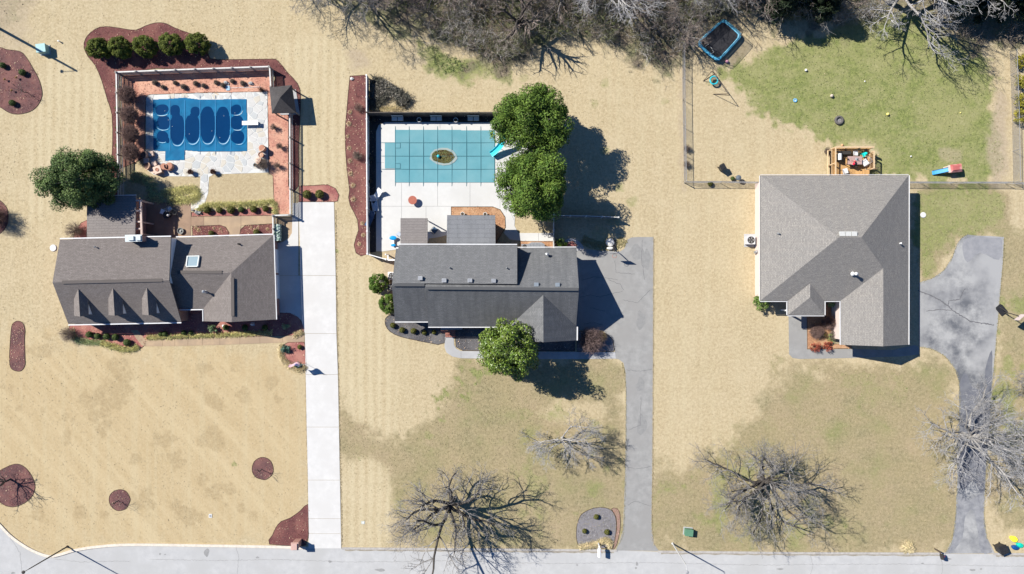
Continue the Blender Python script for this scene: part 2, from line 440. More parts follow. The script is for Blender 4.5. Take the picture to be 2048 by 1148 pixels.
green = over(green, .95 * mask([(1440, 150), (1490, 128), (1540, 95), (1640, 60), (1830, 15), (1935, 90), (1978, 130), (1998, 250), (2000, 330), (1985, 365), (1760, 356), (1745, 300), (1648, 292), (1600, 262), (1530, 240), (1480, 185)], 12, 30))
green = over(green, .8 * mask([(640, -20), (720, 5), (800, 40), (850, 75), (900, 98), (1000, 128), (1010, 150), (890, 152), (840, 110), (780, 60)], 16, 40))
green = over(green, .5 * mask([(850, 110), (905, 112), (940, 140), (905, 152), (865, 140)], 10, 22))
green = over(green, .85 * mask([(985, 715), (1030, 700), (1040, 722), (975, 745), (935, 790), (890, 840), (870, 820), (900, 760)], 8, 26) * sstep(-.05, .12, n_fine + n_mid * .5))
green = over(green, .8 * mask([(1840, 390), (2000, 380), (1990, 455), (1915, 470), (1870, 530), (1845, 548)], 10, 26))
green = over(green, .8 * mask([(1990, 640), (2100, 600), (2140, 900), (1984, 860)], 16, 36) * sstep(-.1, .15, n_mid))
green = over(green, .55 * mask([(1060, 850), (1240, 830), (1245, 1000), (1180, 1080), (1060, 1020)], 30, 50) * sstep(-.05, .2, n_mid))
green = over(green, .6 * mask([(1315, 1010), (1480, 930), (1640, 1010), (1680, 1090), (1500, 1060), (1360, 1050)], 30, 60) * sstep(-.05, .2, n_mid))
green = over(green, .30 * mask([(1560, 740), (1760, 730), (1800, 800), (1640, 830)], 30, 50) * sstep(.0, .2, n_mid))
for (x, y, r, s) in [(1212, 300, 14, .5), (1240, 375, 16, .5), (1262, 405, 18, .5), (1188, 205, 14, .35), (1210, 165, 12, .4), (1400, 135, 8, .6), (1047, 157, 13, .35), (862, 684, 9, .7), (673, 502, 4, .8), (467, 928, 5, .7),
                     (1230, 440, 20, .35), (1200, 470, 30, .3), (1000, 880, 9, .4), (720, 918, 6, .45), (858, 870, 12, .5), (950, 130, 20, .4), (1420, 165, 8, .5), (1780, 300, 30, .3), (1330, 200, 10, .3)]:
    d = np.hypot(GX - x, GY - y) + 9 * n_fine * 2
    green = over(green, s * sstep(r, r * .3, d))
litter = over(litter, mask(WOODS, 22, 60))
litter = litter * (1 - .7 * mask([(1640, 60), (1720, 45), (1800, 60), (1870, 70), (1890, 100), (1640, 110)], 12, 20))
bare = .75 * mask([(1986, 200), (2012, 195), (2014, 350), (1980, 365)], 8, 12)
bare = over(bare, .7 * mask([(700, 95), (728, 100), (740, 130), (705, 140)], 10, 16))
bare = over(bare, .7 * mask([(770, 510), (790, 505), (790, 545), (775, 560)], 6, 8))
bare = over(bare, .55 * mask([(1370, 120), (1372, 360), (1363, 360), (1360, 120)], 5, 10))
bare = over(bare, .5 * mask([(0, -40), (60, -20), (55, 70), (35, 95), (-60, 80), (-80, -40)], 14, 26))
bare = over(bare, .45 * mask([(1880, 297), (1922, 302), (1920, 325), (1882, 320)], 4, 4))
litter = over(litter, .35 * mask([(-60, -60), (48, -40), (40, 40), (10, 62), (-60, 70)], 14, 24))
# brown thatch blotches of the front lawn on the left and faint ones elsewhere
blot = np.zeros(GX.shape)
for (x, y, r) in [(232, 735, 22), (245, 770, 20), (252, 750, 16), (210, 775, 24), (185, 800, 22), (205, 825, 16), (230, 800, 20), (215, 850, 14), (190, 830, 16), (90, 700, 14), (95, 672, 9), (62, 700, 10), (85, 820, 8), (38, 818, 7), (130, 832, 9), (145, 840, 7),
                  (405, 740, 14), (465, 735, 8), (430, 800, 20), (490, 790, 16), (440, 815, 12), (135, 875, 12), (205, 865, 14), (330, 885, 26), (350, 915, 22), (420, 880, 24), (275, 918, 12), (265, 925, 8), (405, 960, 14), (430, 985, 18), (455, 975, 16), (415, 985, 14), (452, 1010, 6), (380, 965, 4),
                  (365, 1025, 20), (390, 1030, 18), (350, 1010, 16), (210, 1030, 10), (290, 1000, 24), (160, 1025, 14), (75, 1030, 18), (485, 1020, 12), (505, 1030, 10), (380, 1040, 14), (8, 775, 8), (20, 780, 8), (540, 765, 20), (555, 800, 12), (420, 735, 10)]:
    d = np.hypot(GX - x, GY - y) / r + 1.6 * n_fine + .6 * n_mid
    blot = over(blot, .85 * sstep(1.05, .75, d))
blot = over(blot, .55 * mask([(330, 353), (400, 353), (398, 380), (330, 385)], 4, 4)); blot = over(blot, .55 * mask([(418, 353), (546, 352), (547, 405), (412, 408)], 4, 4))
warm = mask([(-80, 690), (300, 700), (520, 715), (610, 745), (612, 1000), (540, 1085), (120, 1105), (-60, 1010)], 40, 60)
stripe = over(mask([(560, 90), (690, 100), (690, 370), (600, 372), (598, 180)], 18, 10), over(mask([(690, 540), (770, 560), (790, 860), (690, 800)], 18, 10), over(mask([(95, 120), (200, 170), (220, 300), (100, 420), (40, 440)], 18, 10), mask([(690, 930), (778, 935), (775, 1085), (690, 1088)], 12, 8))))
nv = GX.size
V = np.empty((nv, 3)); V[:, 0] = ((GX - 1024) / K).ravel(); V[:, 1] = ((574 - GY) / K).ravel(); V[:, 2] = 0
ny, nx = GX.shape
ii = (np.arange(ny - 1)[:, None] * nx + np.arange(nx - 1)[None, :]).ravel()
F = np.stack([ii, ii + nx, ii + nx + 1, ii + 1], 1)
gme = np_mesh('ground', V, F)
for nm, (r, g, b_, a_) in {'grass': (green, olive, litter, bare), 'thatch': (blot, warm, stripe, n_big + .5)}.items():
    at = gme.attributes.new(nm, 'FLOAT_COLOR', 'POINT')
    at.data.foreach_set('color', np.ascontiguousarray(np.stack([np.broadcast_to(q, GX.shape).ravel() for q in (r, g, b_, a_)], 1), np.float32).ravel())

def ground_material():
    m = bpy.data.materials.new('lawn'); m.use_nodes = True; t = m.node_tree; N = t.nodes; Lk = t.links
    b = N['Principled BSDF']; b.inputs['Roughness'].default_value = 1; b.inputs['Specular IOR Level'].default_value = .1
    g = N.new('ShaderNodeNewGeometry'); pos = g.outputs['Position']
    A = N.new('ShaderNodeAttribute'); A.attribute_name = 'grass'; B = N.new('ShaderNodeAttribute'); B.attribute_name = 'thatch'
    sa = N.new('ShaderNodeSeparateColor'); Lk.new(A.outputs['Color'], sa.inputs[0]); sb = N.new('ShaderNodeSeparateColor'); Lk.new(B.outputs['Color'], sb.inputs[0])
    def noise(scale, detail=6, rough=.65, vec=None):
        n = N.new('ShaderNodeTexNoise'); n.inputs['Scale'].default_value = scale; n.inputs['Detail'].default_value = detail; n.inputs['Roughness'].default_value = rough
        Lk.new(vec or pos, n.inputs['Vector']); return n.outputs['Fac']
    def ramp(f, p0, c0, p1, c1):
        r = N.new('ShaderNodeValToRGB'); e = r.color_ramp.elements
        e[0].position = p0; e[0].color = (*c0, 1); e[1].position = p1; e[1].color = (*c1, 1); Lk.new(f, r.inputs['Fac']); return r.outputs['Color']
    def mix(f, a, b2, kind='MIX'):
        x = N.new('ShaderNodeMix'); x.data_type = 'RGBA'; x.blend_type = kind
        if hasattr(f, 'is_linked'): Lk.new(f, x.inputs[0])
        else: x.inputs[0].default_value = f
        for v, i in ((a, 6), (b2, 7)):
            if hasattr(v, 'is_linked'): Lk.new(v, x.inputs[i])
            else: x.inputs[i].default_value = (*v, 1)
        return x.outputs[2]
    def math_(op, a, b2):
        x = N.new('ShaderNodeMath'); x.operation = op; x.use_clamp = True
        for v, i in ((a, 0), (b2, 1)):
            if hasattr(v, 'is_linked'): Lk.new(v, x.inputs[i])
            else: x.inputs[i].default_value = v
        return x.outputs[0]
    grain = noise(3.4, 7, .85); mid = noise(1.1, 7, .75); big = noise(.12, 4)
    dry = ramp(grain, .37, (.285, .225, .130), .60, (.475, .395, .255))
    dry = mix(math_('MULTIPLY', ramp(mid, .42, (0, 0, 0), .68, (1, 1, 1)), .55), dry, mix(.5, dry, (.335, .262, .148)))
    dry = mix(math_('MULTIPLY', ramp(noise(.28, 6, .7), .42, (0, 0, 0), .66, (1, 1, 1)), .5), dry, mix(.6, dry, (.48, .405, .275)))
    dry = mix(math_('MULTIPLY', sb.outputs[1], .85), dry, mix(.66, dry, (.395, .295, .160)))
    wv = N.new('ShaderNodeTexWave'); wv.wave_type = 'BANDS'; wv.bands_direction = 'X'; wv.inputs['Scale'].default_value = .30; wv.inputs['Distortion'].default_value = 2.5; wv.inputs['Detail'].default_value = 3
    wv.inputs['Detail Scale'].default_value = .35
    Lk.new(pos, wv.inputs['Vector'])
    dry = mix(math_('MULTIPLY', math_('MULTIPLY', wv.outputs['Fac'], sb.outputs[2]), .42), dry, (.50, .435, .29))
    def streaks(rot, sx, sy, fac, c):
        mr_ = N.new('ShaderNodeMapping'); mr_.inputs['Rotation'].default_value = (0, 0, rot); Lk.new(pos, mr_.inputs['Vector']); mpn = N.new('ShaderNodeMapping'); mpn.inputs['Scale'].default_value = (sx, sy, 1); Lk.new(mr_.outputs[0], mpn.inputs['Vector'])
        f = ramp(noise(1.0, 4, .6, mpn.outputs[0]), .45, (0, 0, 0), .66, (1, 1, 1))
        x = N.new('ShaderNodeMath'); x.operation = 'MULTIPLY'; Lk.new(f, x.inputs[0])
        if hasattr(fac, 'is_linked'): Lk.new(fac, x.inputs[1])
        else: x.inputs[1].default_value = fac
        return mix(x.outputs[0], dry, c)
    dry = streaks(math.radians(48), .05, .8, math_('MULTIPLY', sb.outputs[1], .38), (.50, .41, .255))
    dry = streaks(math.radians(90), .05, 1.1, .28, (.455, .395, .258))
    dry = mix(math_('MULTIPLY', sb.outputs[0], ramp(noise(2.6, 6, .8), .38, (.75, .75, .75), .62, (.1, .1, .1))), dry, (.27, .205, .115))
    ol = ramp(noise(2.8, 8, .85), .37, (.118, .108, .055), .61, (.335, .285, .168))
    ol = mix(ramp(noise(.16, 5, .65), .40, (0, 0, 0), .62, (1, 1, 1)), ol, mix(.72, ol, ramp(grain, .36, (.25, .19, .115), .62, (.41, .325, .21))))
    ol = mix(ramp(noise(.23, 4, .6), .50, (0, 0, 0), .68, (1, 1, 1)), ol, mix(.6, ol, (.205, .215, .085)))
    ol = mix(ramp(noise(.5, 6, .7), .40, (0, 0, 0), .66, (1, 1, 1)), ol, ramp(grain, .36, (.20, .170, .092), .62, (.355, .290, .172)))
    gr = ramp(noise(2.4, 8, .85), .37, (.062, .098, .022), .62, (.26, .275, .100))
    gr = mix(ramp(noise(.17, 5, .7), .45, (0, 0, 0), .66, (1, 1, 1)), gr, mix(.55, gr, (.30, .275, .135)))
    gr = mix(ramp(noise(.5, 7, .75), .42, (0, 0, 0), .66, (1, 1, 1)), gr, ramp(grain, .35, (.185, .185, .072), .64, (.325, .31, .16)))
    li = ramp(noise(2.6, 8, .8), .34, (.075, .064, .045), .64, (.265, .215, .155))
    li = mix(ramp(noise(.4, 5), .42, (0, 0, 0), .68, (1, 1, 1)), li, ramp(grain, .35, (.085, .10, .042), .64, (.215, .22, .11)))
    ba = ramp(noise(3.0, 7, .75), .34, (.255, .20, .135), .64, (.40, .33, .245))
    patch = noise(2.4, 7, .75)
    def patchy(f, w=.55):   # breaks the edge of a mask into tufts
        mr = N.new('ShaderNodeMapRange'); mr.inputs['From Min'].default_value = .5 - w / 2; mr.inputs['From Max'].default_value = .5 + w / 2
        x = N.new('ShaderNodeMath'); x.operation = 'ADD'; Lk.new(f, x.inputs[0])
        y = N.new('ShaderNodeMath'); y.operation = 'MULTIPLY_ADD'; Lk.new(patch, y.inputs[0]); y.inputs[1].default_value = 1.3; y.inputs[2].default_value = -.65
        z = N.new('ShaderNodeMath'); z.operation = 'MULTIPLY'; Lk.new(y.outputs[0], z.inputs[0])
        q = N.new('ShaderNodeMath'); q.operation = 'MULTIPLY'; Lk.new(f, q.inputs[0]); q.inputs[1].default_value = 3.0; q.use_clamp = True
        Lk.new(q.outputs[0], z.inputs[1]); Lk.new(z.outputs[0], x.inputs[1]); Lk.new(x.outputs[0], mr.inputs['Value']); return mr.outputs[0]
    c = mix(patchy(sa.outputs[1], .8), dry, ol); c = mix(patchy(sa.outputs[0], .8), c, gr)
    c = mix(A.outputs['Alpha'], c, ba); c = mix(patchy(sa.outputs[2], .8), c, li)
    # scattered weeds in all lawns
    weed = ramp(noise(1.7, 6, .8), .66, (0, 0, 0), .76, (1, 1, 1))
    c = mix(math_('MULTIPLY', weed, .35), c, mix(.5, c, (.15, .155, .07)))
    Lk.new(c, b.inputs['Base Color'])
    bp = N.new('ShaderNodeBump'); bp.inputs['Strength'].default_value = .55; bp.inputs['Distance'].default_value = .06
    Lk.new(noise(8, 5, .7), bp.inputs['Height']); Lk.new(bp.outputs['Normal'], b.inputs['Normal'])
    return m

ground = link_mesh('ground', gme, ground_material())
tag(ground, 'dormant tan lawns with olive and green patches around the houses', 'lawn', kind='structure')

# grass tufts standing on the lawn, most of them near the size of the grain seen from the air
def bilin(A_, x, y):
    i = np.clip(((x - gx[6]) / 2.9).round().astype(int) + 6, 0, GX.shape[1] - 1); j = np.clip(((y - gy[6]) / 2.9).round().astype(int) + 6, 0, GX.shape[0] - 1)
    return np.broadcast_to(A_, GX.shape)[j, i]
KEEPOUT = []
def tufts(label, n, field, m, size, seed, lift=.05, up=.7):
    rng = np.random.default_rng(seed); x = rng.uniform(-60, 2110, n); y = rng.uniform(-40, 1110, n)
    k = rng.random(n) < bilin(field, x, y)
    for q in KEEPOUT: k &= ~in_poly(q, x, y)
    x, y = x[k], y[k]; n = len(x)
    C = np.stack([(x - 1024) / K, (574 - y) / K, np.full(n, lift)], 1); Nn = rng.normal(size=(n, 3)) * .8 + [0, 0, up]
    tag(link_mesh('grass_tufts', leaf_mesh('grass_tufts', C, Nn, size * rng.uniform(.5, 1.3, n), rng, .4, .2), m), label, 'grass', kind='stuff')
KEEPOUT += [[(597, 404), (670, 404), (684, 1100), (612, 1100), (606, 640), (552, 640), (552, 486), (596, 480)], [(1147, 495), (1252, 480), (1307, 474), (1308, 1110), (1230, 1110), (1252, 800), (1245, 722), (885, 718), (885, 660), (1150, 660)], [(1838, 565), (1905, 520), (1935, 469), (2008, 474), (1975, 900), (1968, 1030), (1990, 1110), (1890, 1110), (1917, 900), (1915, 760), (1850, 720), (1575, 718), (1575, 625)],
            [(288, 180), (540, 180), (540, 350), (418, 354), (410, 412), (385, 476), (270, 476), (270, 400), (400, 400), (400, 354), (310, 354), (288, 330)], [(750, 240), (1062, 240), (1062, 390), (1030, 450), (1110, 462), (1110, 500), (750, 505)], [(268, 668), (610, 665), (610, 690), (268, 694)], [(380, 430), (585, 430), (585, 486), (545, 486), (545, 452), (380, 454)],
            [(-60, 1010), (0, 1040), (45, 1084), (100, 1108), (150, 1096), (260, 1085), (612, 1091), (1300, 1100), (2110, 1106), (2110, 1200), (-60, 1200)], [(500, 130), (600, 130), (600, 440), (535, 440)], [(225, 120), (300, 120), (300, 420), (225, 420)]]
tufts('dry tan grass tufts of the dormant lawns', 150000, .34 * (1 - np.clip(green + olive + litter, 0, 1)), mat('dry_blade', (.46, .385, .245), (.37, .30, .18), 2, island=.22, rough=1), .15, 301, .012, 2.6)
tufts('olive grass tufts of the half dormant lawns', 150000, .8 * olive * (1 - litter), mat('olive_blade', (.34, .285, .165), (.22, .20, .10), .5, island=.35, rough=1), .12, 302, .03, 1.3)
tufts('green grass tufts of the back lawn', 150000, .9 * green, mat('green_blade', (.28, .28, .115), (.105, .150, .04), .8, island=.45, rough=1), .14, 303, .04, 1.0)
tufts('leaf litter under the wood at the back', 120000, .6 * litter, mat('litter_leaf', (.25, .19, .13), (.14, .105, .07), 2, island=.5, rough=1), .17, 304, .04)

# ------------------------------------------------------------------ road, kerbs, drives and walks
def asphalt_mat(name, c1, c2, c3, dark=None):
    return mat(name, c1, c2, 1.3, 9, rough=.92, c3=c3, scale3=.3, bump=.25, bscale=40, lo=.3, hi=.7)
roadm = asphalt_mat('worn_road_asphalt', (.43, .428, .42), (.355, .355, .352), (.365, .363, .355))
drive2m = asphalt_mat('weathered_drive_asphalt', (.300, .297, .285), (.215, .213, .206), (.245, .24, .23))
drive3m = mat('mottled_drive_asphalt', (.32, .32, .315), (.105, .11, .122), .42, 9, rough=.92, c3=(.30, .30, .30), scale3=.15, bump=.2, bscale=40, lo=.38, hi=.62)
crackm = mat('crack', (.135, .135, .14), (.10, .10, .105), 9, rough=1)

ROADCRACKS = []
KERB = [(-60, 1000), (-25, 1023), (0, 1046), (20, 1067), (45, 1086), (72, 1101), (100, 1110), (122, 1106), (150, 1098), (195, 1091), (260, 1087), (400, 1088.5), (545, 1091), (612, 1093.5)]
RE = [(683, 1096.5), (1000, 1099), (1240, 1101), (1308, 1103), (1500, 1105.5), (1900, 1107.5), (2300, 1110)]
mb = MB(); top_ = [(-900, -300), (-420, 560), (-120, 955)] + smooth_line(KERB, 5) + RE + [(4000, 1118)]
bot_y = lambda x: 1255 + max(0, -x) * .9 if x > -200 else 1435 + (-x - 200) * 1.3
low_ = [P(x - (95 if x < -20 else 0), bot_y(x), .006) for x, y in top_]; up_ = [P(x, y, .006) for x, y in top_]; n_ = len(up_)
mb.add(low_ + up_, [(i, i + 1, n_ + i + 1, n_ + i) for i in range(n_ - 1)])
tag(mb.build('road', roadm), 'pale worn asphalt street along the front lawns', 'road', kind='structure')
road = mb_road = [o for o in col.objects if o.name == 'road'][0]
for c in [[(300, 1118), (420, 1121), (560, 1119), (700, 1124), (900, 1122), (1100, 1127), (1300, 1125), (1500, 1130), (1800, 1128), (2060, 1133)], [(470, 1090), (478, 1110), (474, 1150)], [(1010, 1102), (1016, 1125), (1012, 1160)], [(1620, 1108), (1626, 1130), (1618, 1160)], [(20, 1075), (40, 1105), (45, 1150)], [(1880, 1110), (1886, 1135), (1880, 1160)], [(110, 1118), (160, 1124), (260, 1122)]]:
    b_ = None
    ROADCRACKS.append(c)
kerbm = mat('pale_kerb_concrete', (.62, .56, .47), (.50, .45, .38), 3, rough=.9)
mb = MB(); kl = [P(x, y) for x, y in smooth_line(KERB, 5)]
for a, b_ in zip(kl[:-1], kl[1:]):
    d = (b_ - a); d.normalize(); nrm = Vector((d.y, -d.x, 0))
    q = [a - nrm * .02, b_ - nrm * .02, b_ + nrm * .27, a + nrm * .27]
    mb.slab([(p.x, p.y) for p in q], -.05, .12)
tag(mb.build('kerb', kerbm), 'pale concrete kerb curving round the street corner', 'kerb', kind='structure')
mb = MB(); kl = [P(x, y) for x, y in RE[:3]]
kd = mat('grey_kerb_concrete', (.40, .38, .35), (.30, .28, .26), 3, rough=.95)
for seg in ([(684, 1096.5), (900, 1098), (1150, 1100), (1234, 1101)], [(1316, 1103), (1600, 1106), (1890, 1107)], [(1986, 1107.5), (2150, 1108.5), (2300, 1110)]):
    pts = [P(x, y) for x, y in seg]
    for a, b_ in zip(pts[:-1], pts[1:]):
        mb.slab([(a.x, a.y + .12), (b_.x, b_.y + .12), (b_.x, b_.y - .12), (a.x, a.y - .12)], -.05, .07)
tag(mb.build('kerb', kd), 'low grey kerb between the street and the right lawns', 'kerb', kind='structure')

# concrete drive, one slab per bay
drv = thing('concrete_drive', None, None, (0, 0, 0)); tag(drv, 'long white concrete drive of separate slabs beside the dormer house', 'drive', kind='structure')
edgeL = [(404, 597), (486, 600), (551, 600), (640, 603), (667, 610), (749, 611.5), (854, 613.5), (960, 616), (1037, 617), (1067, 618), (1097, 617)]
edgeR = [(404, 668), (551, 671.5), (667, 673), (749, 676), (854, 678), (960, 680), (1037, 681.5), (1067, 682), (1097, 682.5)]
def lerp_edge(e, y):
    for (y0, x0), (y1, x1) in zip(e[:-1], e[1:]):
        if y <= y1: return x0 + (x1 - x0) * (y - y0) / (y1 - y0)
    return e[-1][1]
ys = [404, 551, 667, 749, 854, 960, 1037, 1067, 1097]
for y0, y1 in zip(ys[:-1], ys[1:]):
    L = [y0 + .3] + [y for y, x in edgeL if y0 < y < y1] + [y1 - .3]
    pts = [(lerp_edge(edgeL, y), y) for y in L] + [(lerp_edge(edgeR, y), y) for y in (y1 - .3, y0 + .3)]
    m_ = MB(); m_.slab([P(x, y) for x, y in pts], -.06, .045 + RNG.uniform(-.004, .004)); m_.build('slab', concrete, drv)
apr = [(597, 406), (596.6, 550.7), (554, 550.7), (553, 487), (568, 483), (578, 476), (584, 466), (585, 432), (585, 406)]
m_ = MB(); m_.slab([P(x, y) for x, y in smooth_poly(apr, 1)], -.06, .043); m_.build('slab', concrete, drv)
apr = [(554.5, 551.3), (599.6, 551.3), (602.5, 640), (596, 634), (580, 626), (556, 625)]
m_ = MB(); m_.slab([P(x, y) for x, y in apr], -.06, .042); m_.build('slab', concrete, drv)

def sheet(name, pts, m, z, label, cat, smooth=0, kind='structure', thick=0.0, parent=None):
    p = smooth_poly(pts, smooth) if smooth else pts
    b = MB()
    if thick: b.slab([P(x, y) for x, y in p], z - thick, z)
    else: b.sheet(PP(p, z))
    o = b.build(name, m, parent)
    if parent is None: tag(o, label, cat, kind=kind)
    return o
def crack(parent, pts, w=.05, z=.02, m=None):
    b = MB(); rng = random.Random(len(pts) * 7 + int(pts[0][0])); fine = []
    for (x0, y0), (x1, y1) in zip(pts[:-1], pts[1:]):
        n = max(2, int(math.hypot(x1 - x0, y1 - y0) / 3))
        for i in range(n): fine.append((x0 + (x1 - x0) * i / n + rng.uniform(-.9, .9), y0 + (y1 - y0) * i / n + rng.uniform(-.9, .9)))
    fine.append(pts[-1]); pp = [P(x, y, z) for x, y in fine]; L = []; R = []
    for i, p in enumerate(pp):
        d = (pp[min(i + 1, len(pp) - 1)] - pp[max(i - 1, 0)]); d = Vector((-d.y, d.x, 0)); d = d.normalized() if d.length > 1e-6 else Vector((0, 1, 0))
        ww = w * rng.uniform(.35, .75); L.append(p + d * ww); R.append(p - d * ww)
    n = len(pp); b.add(L + R, [(i, n + i, n + i + 1, i + 1) for i in range(n - 1)])
    return b.build('crack', m or crackm, parent)

for c in ROADCRACKS: crack(road, c, .03, .011, mat('road_crack', (.24, .238, .23), (.2, .2, .195), 9, rough=1))
def lobe(cx, cy, rx, ry, seed):
    r = random.Random(seed); ph = [r.uniform(0, 6.28) for _ in range(3)]
    return [(cx + rx * math.cos(a) * (1 + .18 * math.sin(2 * a + ph[0]) + .12 * math.sin(5 * a + ph[1])), cy + ry * math.sin(a) * (1 + .2 * math.sin(3 * a + ph[2]))) for a in [2 * math.pi * i / 20 for i in range(20)]]
stainm = mat('road_stain', (.27, .268, .262), (.22, .22, .215), 4, 7, rough=1)
for i, (x, y, rx, ry) in enumerate([(660, 1123, 4, 2.5), (1154, 1130, 2, 1.5), (1274, 1128, 2.5, 4), (1272, 1136, 2, 2), (1899, 1118, 4, 1.6), (1845, 1127, 3, 1.5), (1945, 1140, 7, 2), (1962, 1138, 2, 1.6), (515, 1115, 3, 2), (26, 1146, 4, 2), (320, 1108, 2, 2), (330, 1109, 2, 1), (413, 1105, 5, 8), (1560, 1138, 6, 2), (760, 1140, 9, 3)]):
    b_ = MB(); b_.sheet(PP(lobe(x, y, rx, ry, i), .0118 + i * .0003)); b_.build('tar_patch', stainm, road)
gut = mat('gutter_dirt', (.32, .29, .24), (.22, .195, .155), 2, 7, rough=1)
for seg in ([(690, 1100), (900, 1102), (1150, 1104), (1228, 1105)], [(1322, 1107), (1600, 1109.5), (1888, 1111)], [(1992, 1112), (2100, 1113)]):
    r_ = random.Random(int(seg[0][0])); f_ = smooth_line(seg, 24); b_ = MB(); b_.sheet(PP([(x, y - 2.5) for x, y in f_] + [(x, y + r_.uniform(.2, 2.6)) for x, y in f_[::-1]], .0105)); b_.build('gutter_dirt', gut, road)
d2 = sheet('asphalt_drive', [(1255, 479), (1262, 475), (1275, 474), (1307, 474), (1306.5, 560), (1306, 700), (1305, 900), (1303, 1050), (1308, 1088), (1318, 1102), (1231, 1101), (1238, 1086), (1246, 1060), (1250, 950), (1252, 800), (1251, 745), (1247, 726), (1238, 719), (1230, 717), (1230, 700), (1224, 676), (1204, 661), (1150, 661), (1147, 503), (1168, 499), (1240, 503), (1249, 497), (1252, 488)], drive2m, .018, 'grey asphalt drive running from the street to the black roofed house', 'drive')
for i, (x, y, rx, ry) in enumerate([(1281, 770, 8, 14), (1284, 850, 9, 20), (1282, 640, 10, 18), (1275, 506, 14, 16), (1292, 520, 8, 20)]):
    sheet('tar_patch', lobe(x, y, rx, ry, 40 + i), mat('asphalt_patch', (.245, .243, .235), (.20, .2, .196), 2.5, 8, rough=1), .0202 + i * .0004, '', '', parent=d2)
for c in [[(1165, 560), (1190, 553), (1215, 556), (1236, 560)], [(1160, 595), (1180, 590), (1200, 594), (1220, 588), (1245, 582)], [(1168, 648), (1190, 645), (1205, 650)], [(1180, 615), (1210, 622)], [(1218, 560), (1240, 568), (1248, 580)], [(1253, 740), (1280, 742), (1304, 738)], [(1258, 860), (1280, 850), (1282, 795)], [(1255, 935), (1275, 938), (1302, 933)], [(1256, 1010), (1270, 1002), (1302, 1012)], [(1230, 520), (1232, 545), (1270, 548)], [(1285, 480), (1283, 520), (1290, 560)], [(1245, 600), (1275, 605), (1300, 580)]]:
    crack(d2, c, .032, .0225)
d3 = sheet('asphalt_drive', [(1935, 469), (1950, 471), (1980, 472), (2008, 474), (2006, 520), (2000, 590), (1996, 640), (1989, 720), (1982, 800), (1976, 890), (1971, 960), (1968, 1030), (1974, 1075), (1990, 1107), (1890, 1107), (1905, 1078), (1911, 1030), (1915, 950), (1919, 820), (1918, 765), (1910, 738), (1890, 712), (1865, 698), (1838, 693), (1838, 565), (1864, 557), (1888, 540), (1905, 515), (1912, 492), (1922, 476)], drive3m, .018, 'mottled blue grey asphalt drive curving past the hip roofed house', 'drive')
for c, w in [([(1837, 581), (1860, 590), (1880, 600), (1896, 612), (1905, 620), (1920, 630), (1940, 642), (1960, 646), (1988, 650)], .11), ([(1896, 612), (1898, 602), (1920, 598), (1925, 585), (1931, 578)], .08), ([(1852, 622), (1880, 619), (1903, 620)], .07)]:
    crack(d3, c, w, .0225)
pm = mat('sealed_asphalt', (.115, .12, .14), (.155, .16, .175), 1.1, 6, rough=.9)
sheet('tar_patch', smooth_poly([(1919, 770), (1932, 745), (1945, 775), (1968, 775), (1970, 740), (1984, 700), (1983, 770), (1975, 900), (1966, 1000), (1950, 960), (1925, 980), (1914, 940), (1918, 840)], 3), pm, .0215, '', '', parent=d3)
sheet('tar_patch', smooth_poly([(1914, 985), (1940, 1000), (1968, 985), (1967, 1040), (1975, 1085), (1984, 1104), (1962, 1104), (1955, 1060), (1945, 1020), (1930, 1035), (1925, 1075), (1905, 1104), (1897, 1103), (1908, 1070), (1913, 1030)], 3), mat('worn_sealed_asphalt', (.16, .165, .18), (.26, .262, .27), 1.4, 8, rough=.9), .0235, '', '', parent=d3)
sheet('tar_patch', smooth_poly([(1930, 478), (1960, 474), (1990, 476), (2004, 480), (1998, 520), (1960, 505), (1935, 525), (1925, 500)], 3), mat('sealed_asphalt_pale', (.2, .205, .22), (.26, .26, .27), 1.1, 6, rough=.9), .0215, '', '', parent=d3)

walk3 = sheet('front_walk', [(1577, 631), (1613, 631), (1615, 699), (1704, 698), (1785, 700), (1830, 690), (1838, 694), (1838, 709), (1800, 713), (1700, 716), (1600, 718), (1585, 716), (1578, 708)], drive2m, .014, 'grey asphalt walk wrapping the front of the hip roofed house', 'walk')
walk2 = thing('front_walk', 'pale grey concrete walk curving to the brick steps', 'walk', kind='structure')
wcon = mat('grey_walk_concrete', (.42, .42, .42), (.35, .35, .355), 2, 7, rough=.92, c3=(.33, .33, .33), scale3=.4)
for pts in [[(890, 674), (907.6, 674), (908, 690), (913, 698), (922, 702), (922, 716.5), (905, 713), (893, 705), (889, 694)], [(922.3, 702), (990, 702.6), (990, 717.3), (922.3, 716.5)], [(990.3, 702.6), (1075, 703), (1075, 718), (990.3, 717.3)], [(1075.3, 703), (1160, 703.5), (1160, 718), (1075.3, 718)], [(1160.3, 703.5), (1230, 704), (1232, 717), (1160.3, 718)]]:
    m_ = MB(); m_.slab([P(x, y) for x, y in pts], -.03, .035); m_.build('slab', wcon, walk2)
walk1 = thing('front_walk', 'tan concrete walk along the planted front of the dormer house', 'walk', kind='structure')
cuts = [291, 325, 350, 376, 405, 440, 480, 520, 565, 609]
top = [(273, 672), (291, 680), (350, 678.5), (450, 675), (565, 671.5), (609, 670)]; bot = [(273, 690), (291, 692.5), (350, 692), (450, 689.5), (565, 685), (609, 683.5)]
def lerpx(e, x):
    for (x0, y0), (x1, y1) in zip(e[:-1], e[1:]):
        if x <= x1: return y0 + (y1 - y0) * (x - x0) / (x1 - x0)
    return e[-1][1]
for a, b_ in zip(cuts[:-1], cuts[1:]):
    m_ = MB(); m_.slab([P(a + .2, lerpx(top, a)), P(b_ - .2, lerpx(top, b_)), P(b_ - .2, lerpx(bot, b_)), P(a + .2, lerpx(bot, a))], -.03, .034); m_.build('slab', tanwalk, walk1)
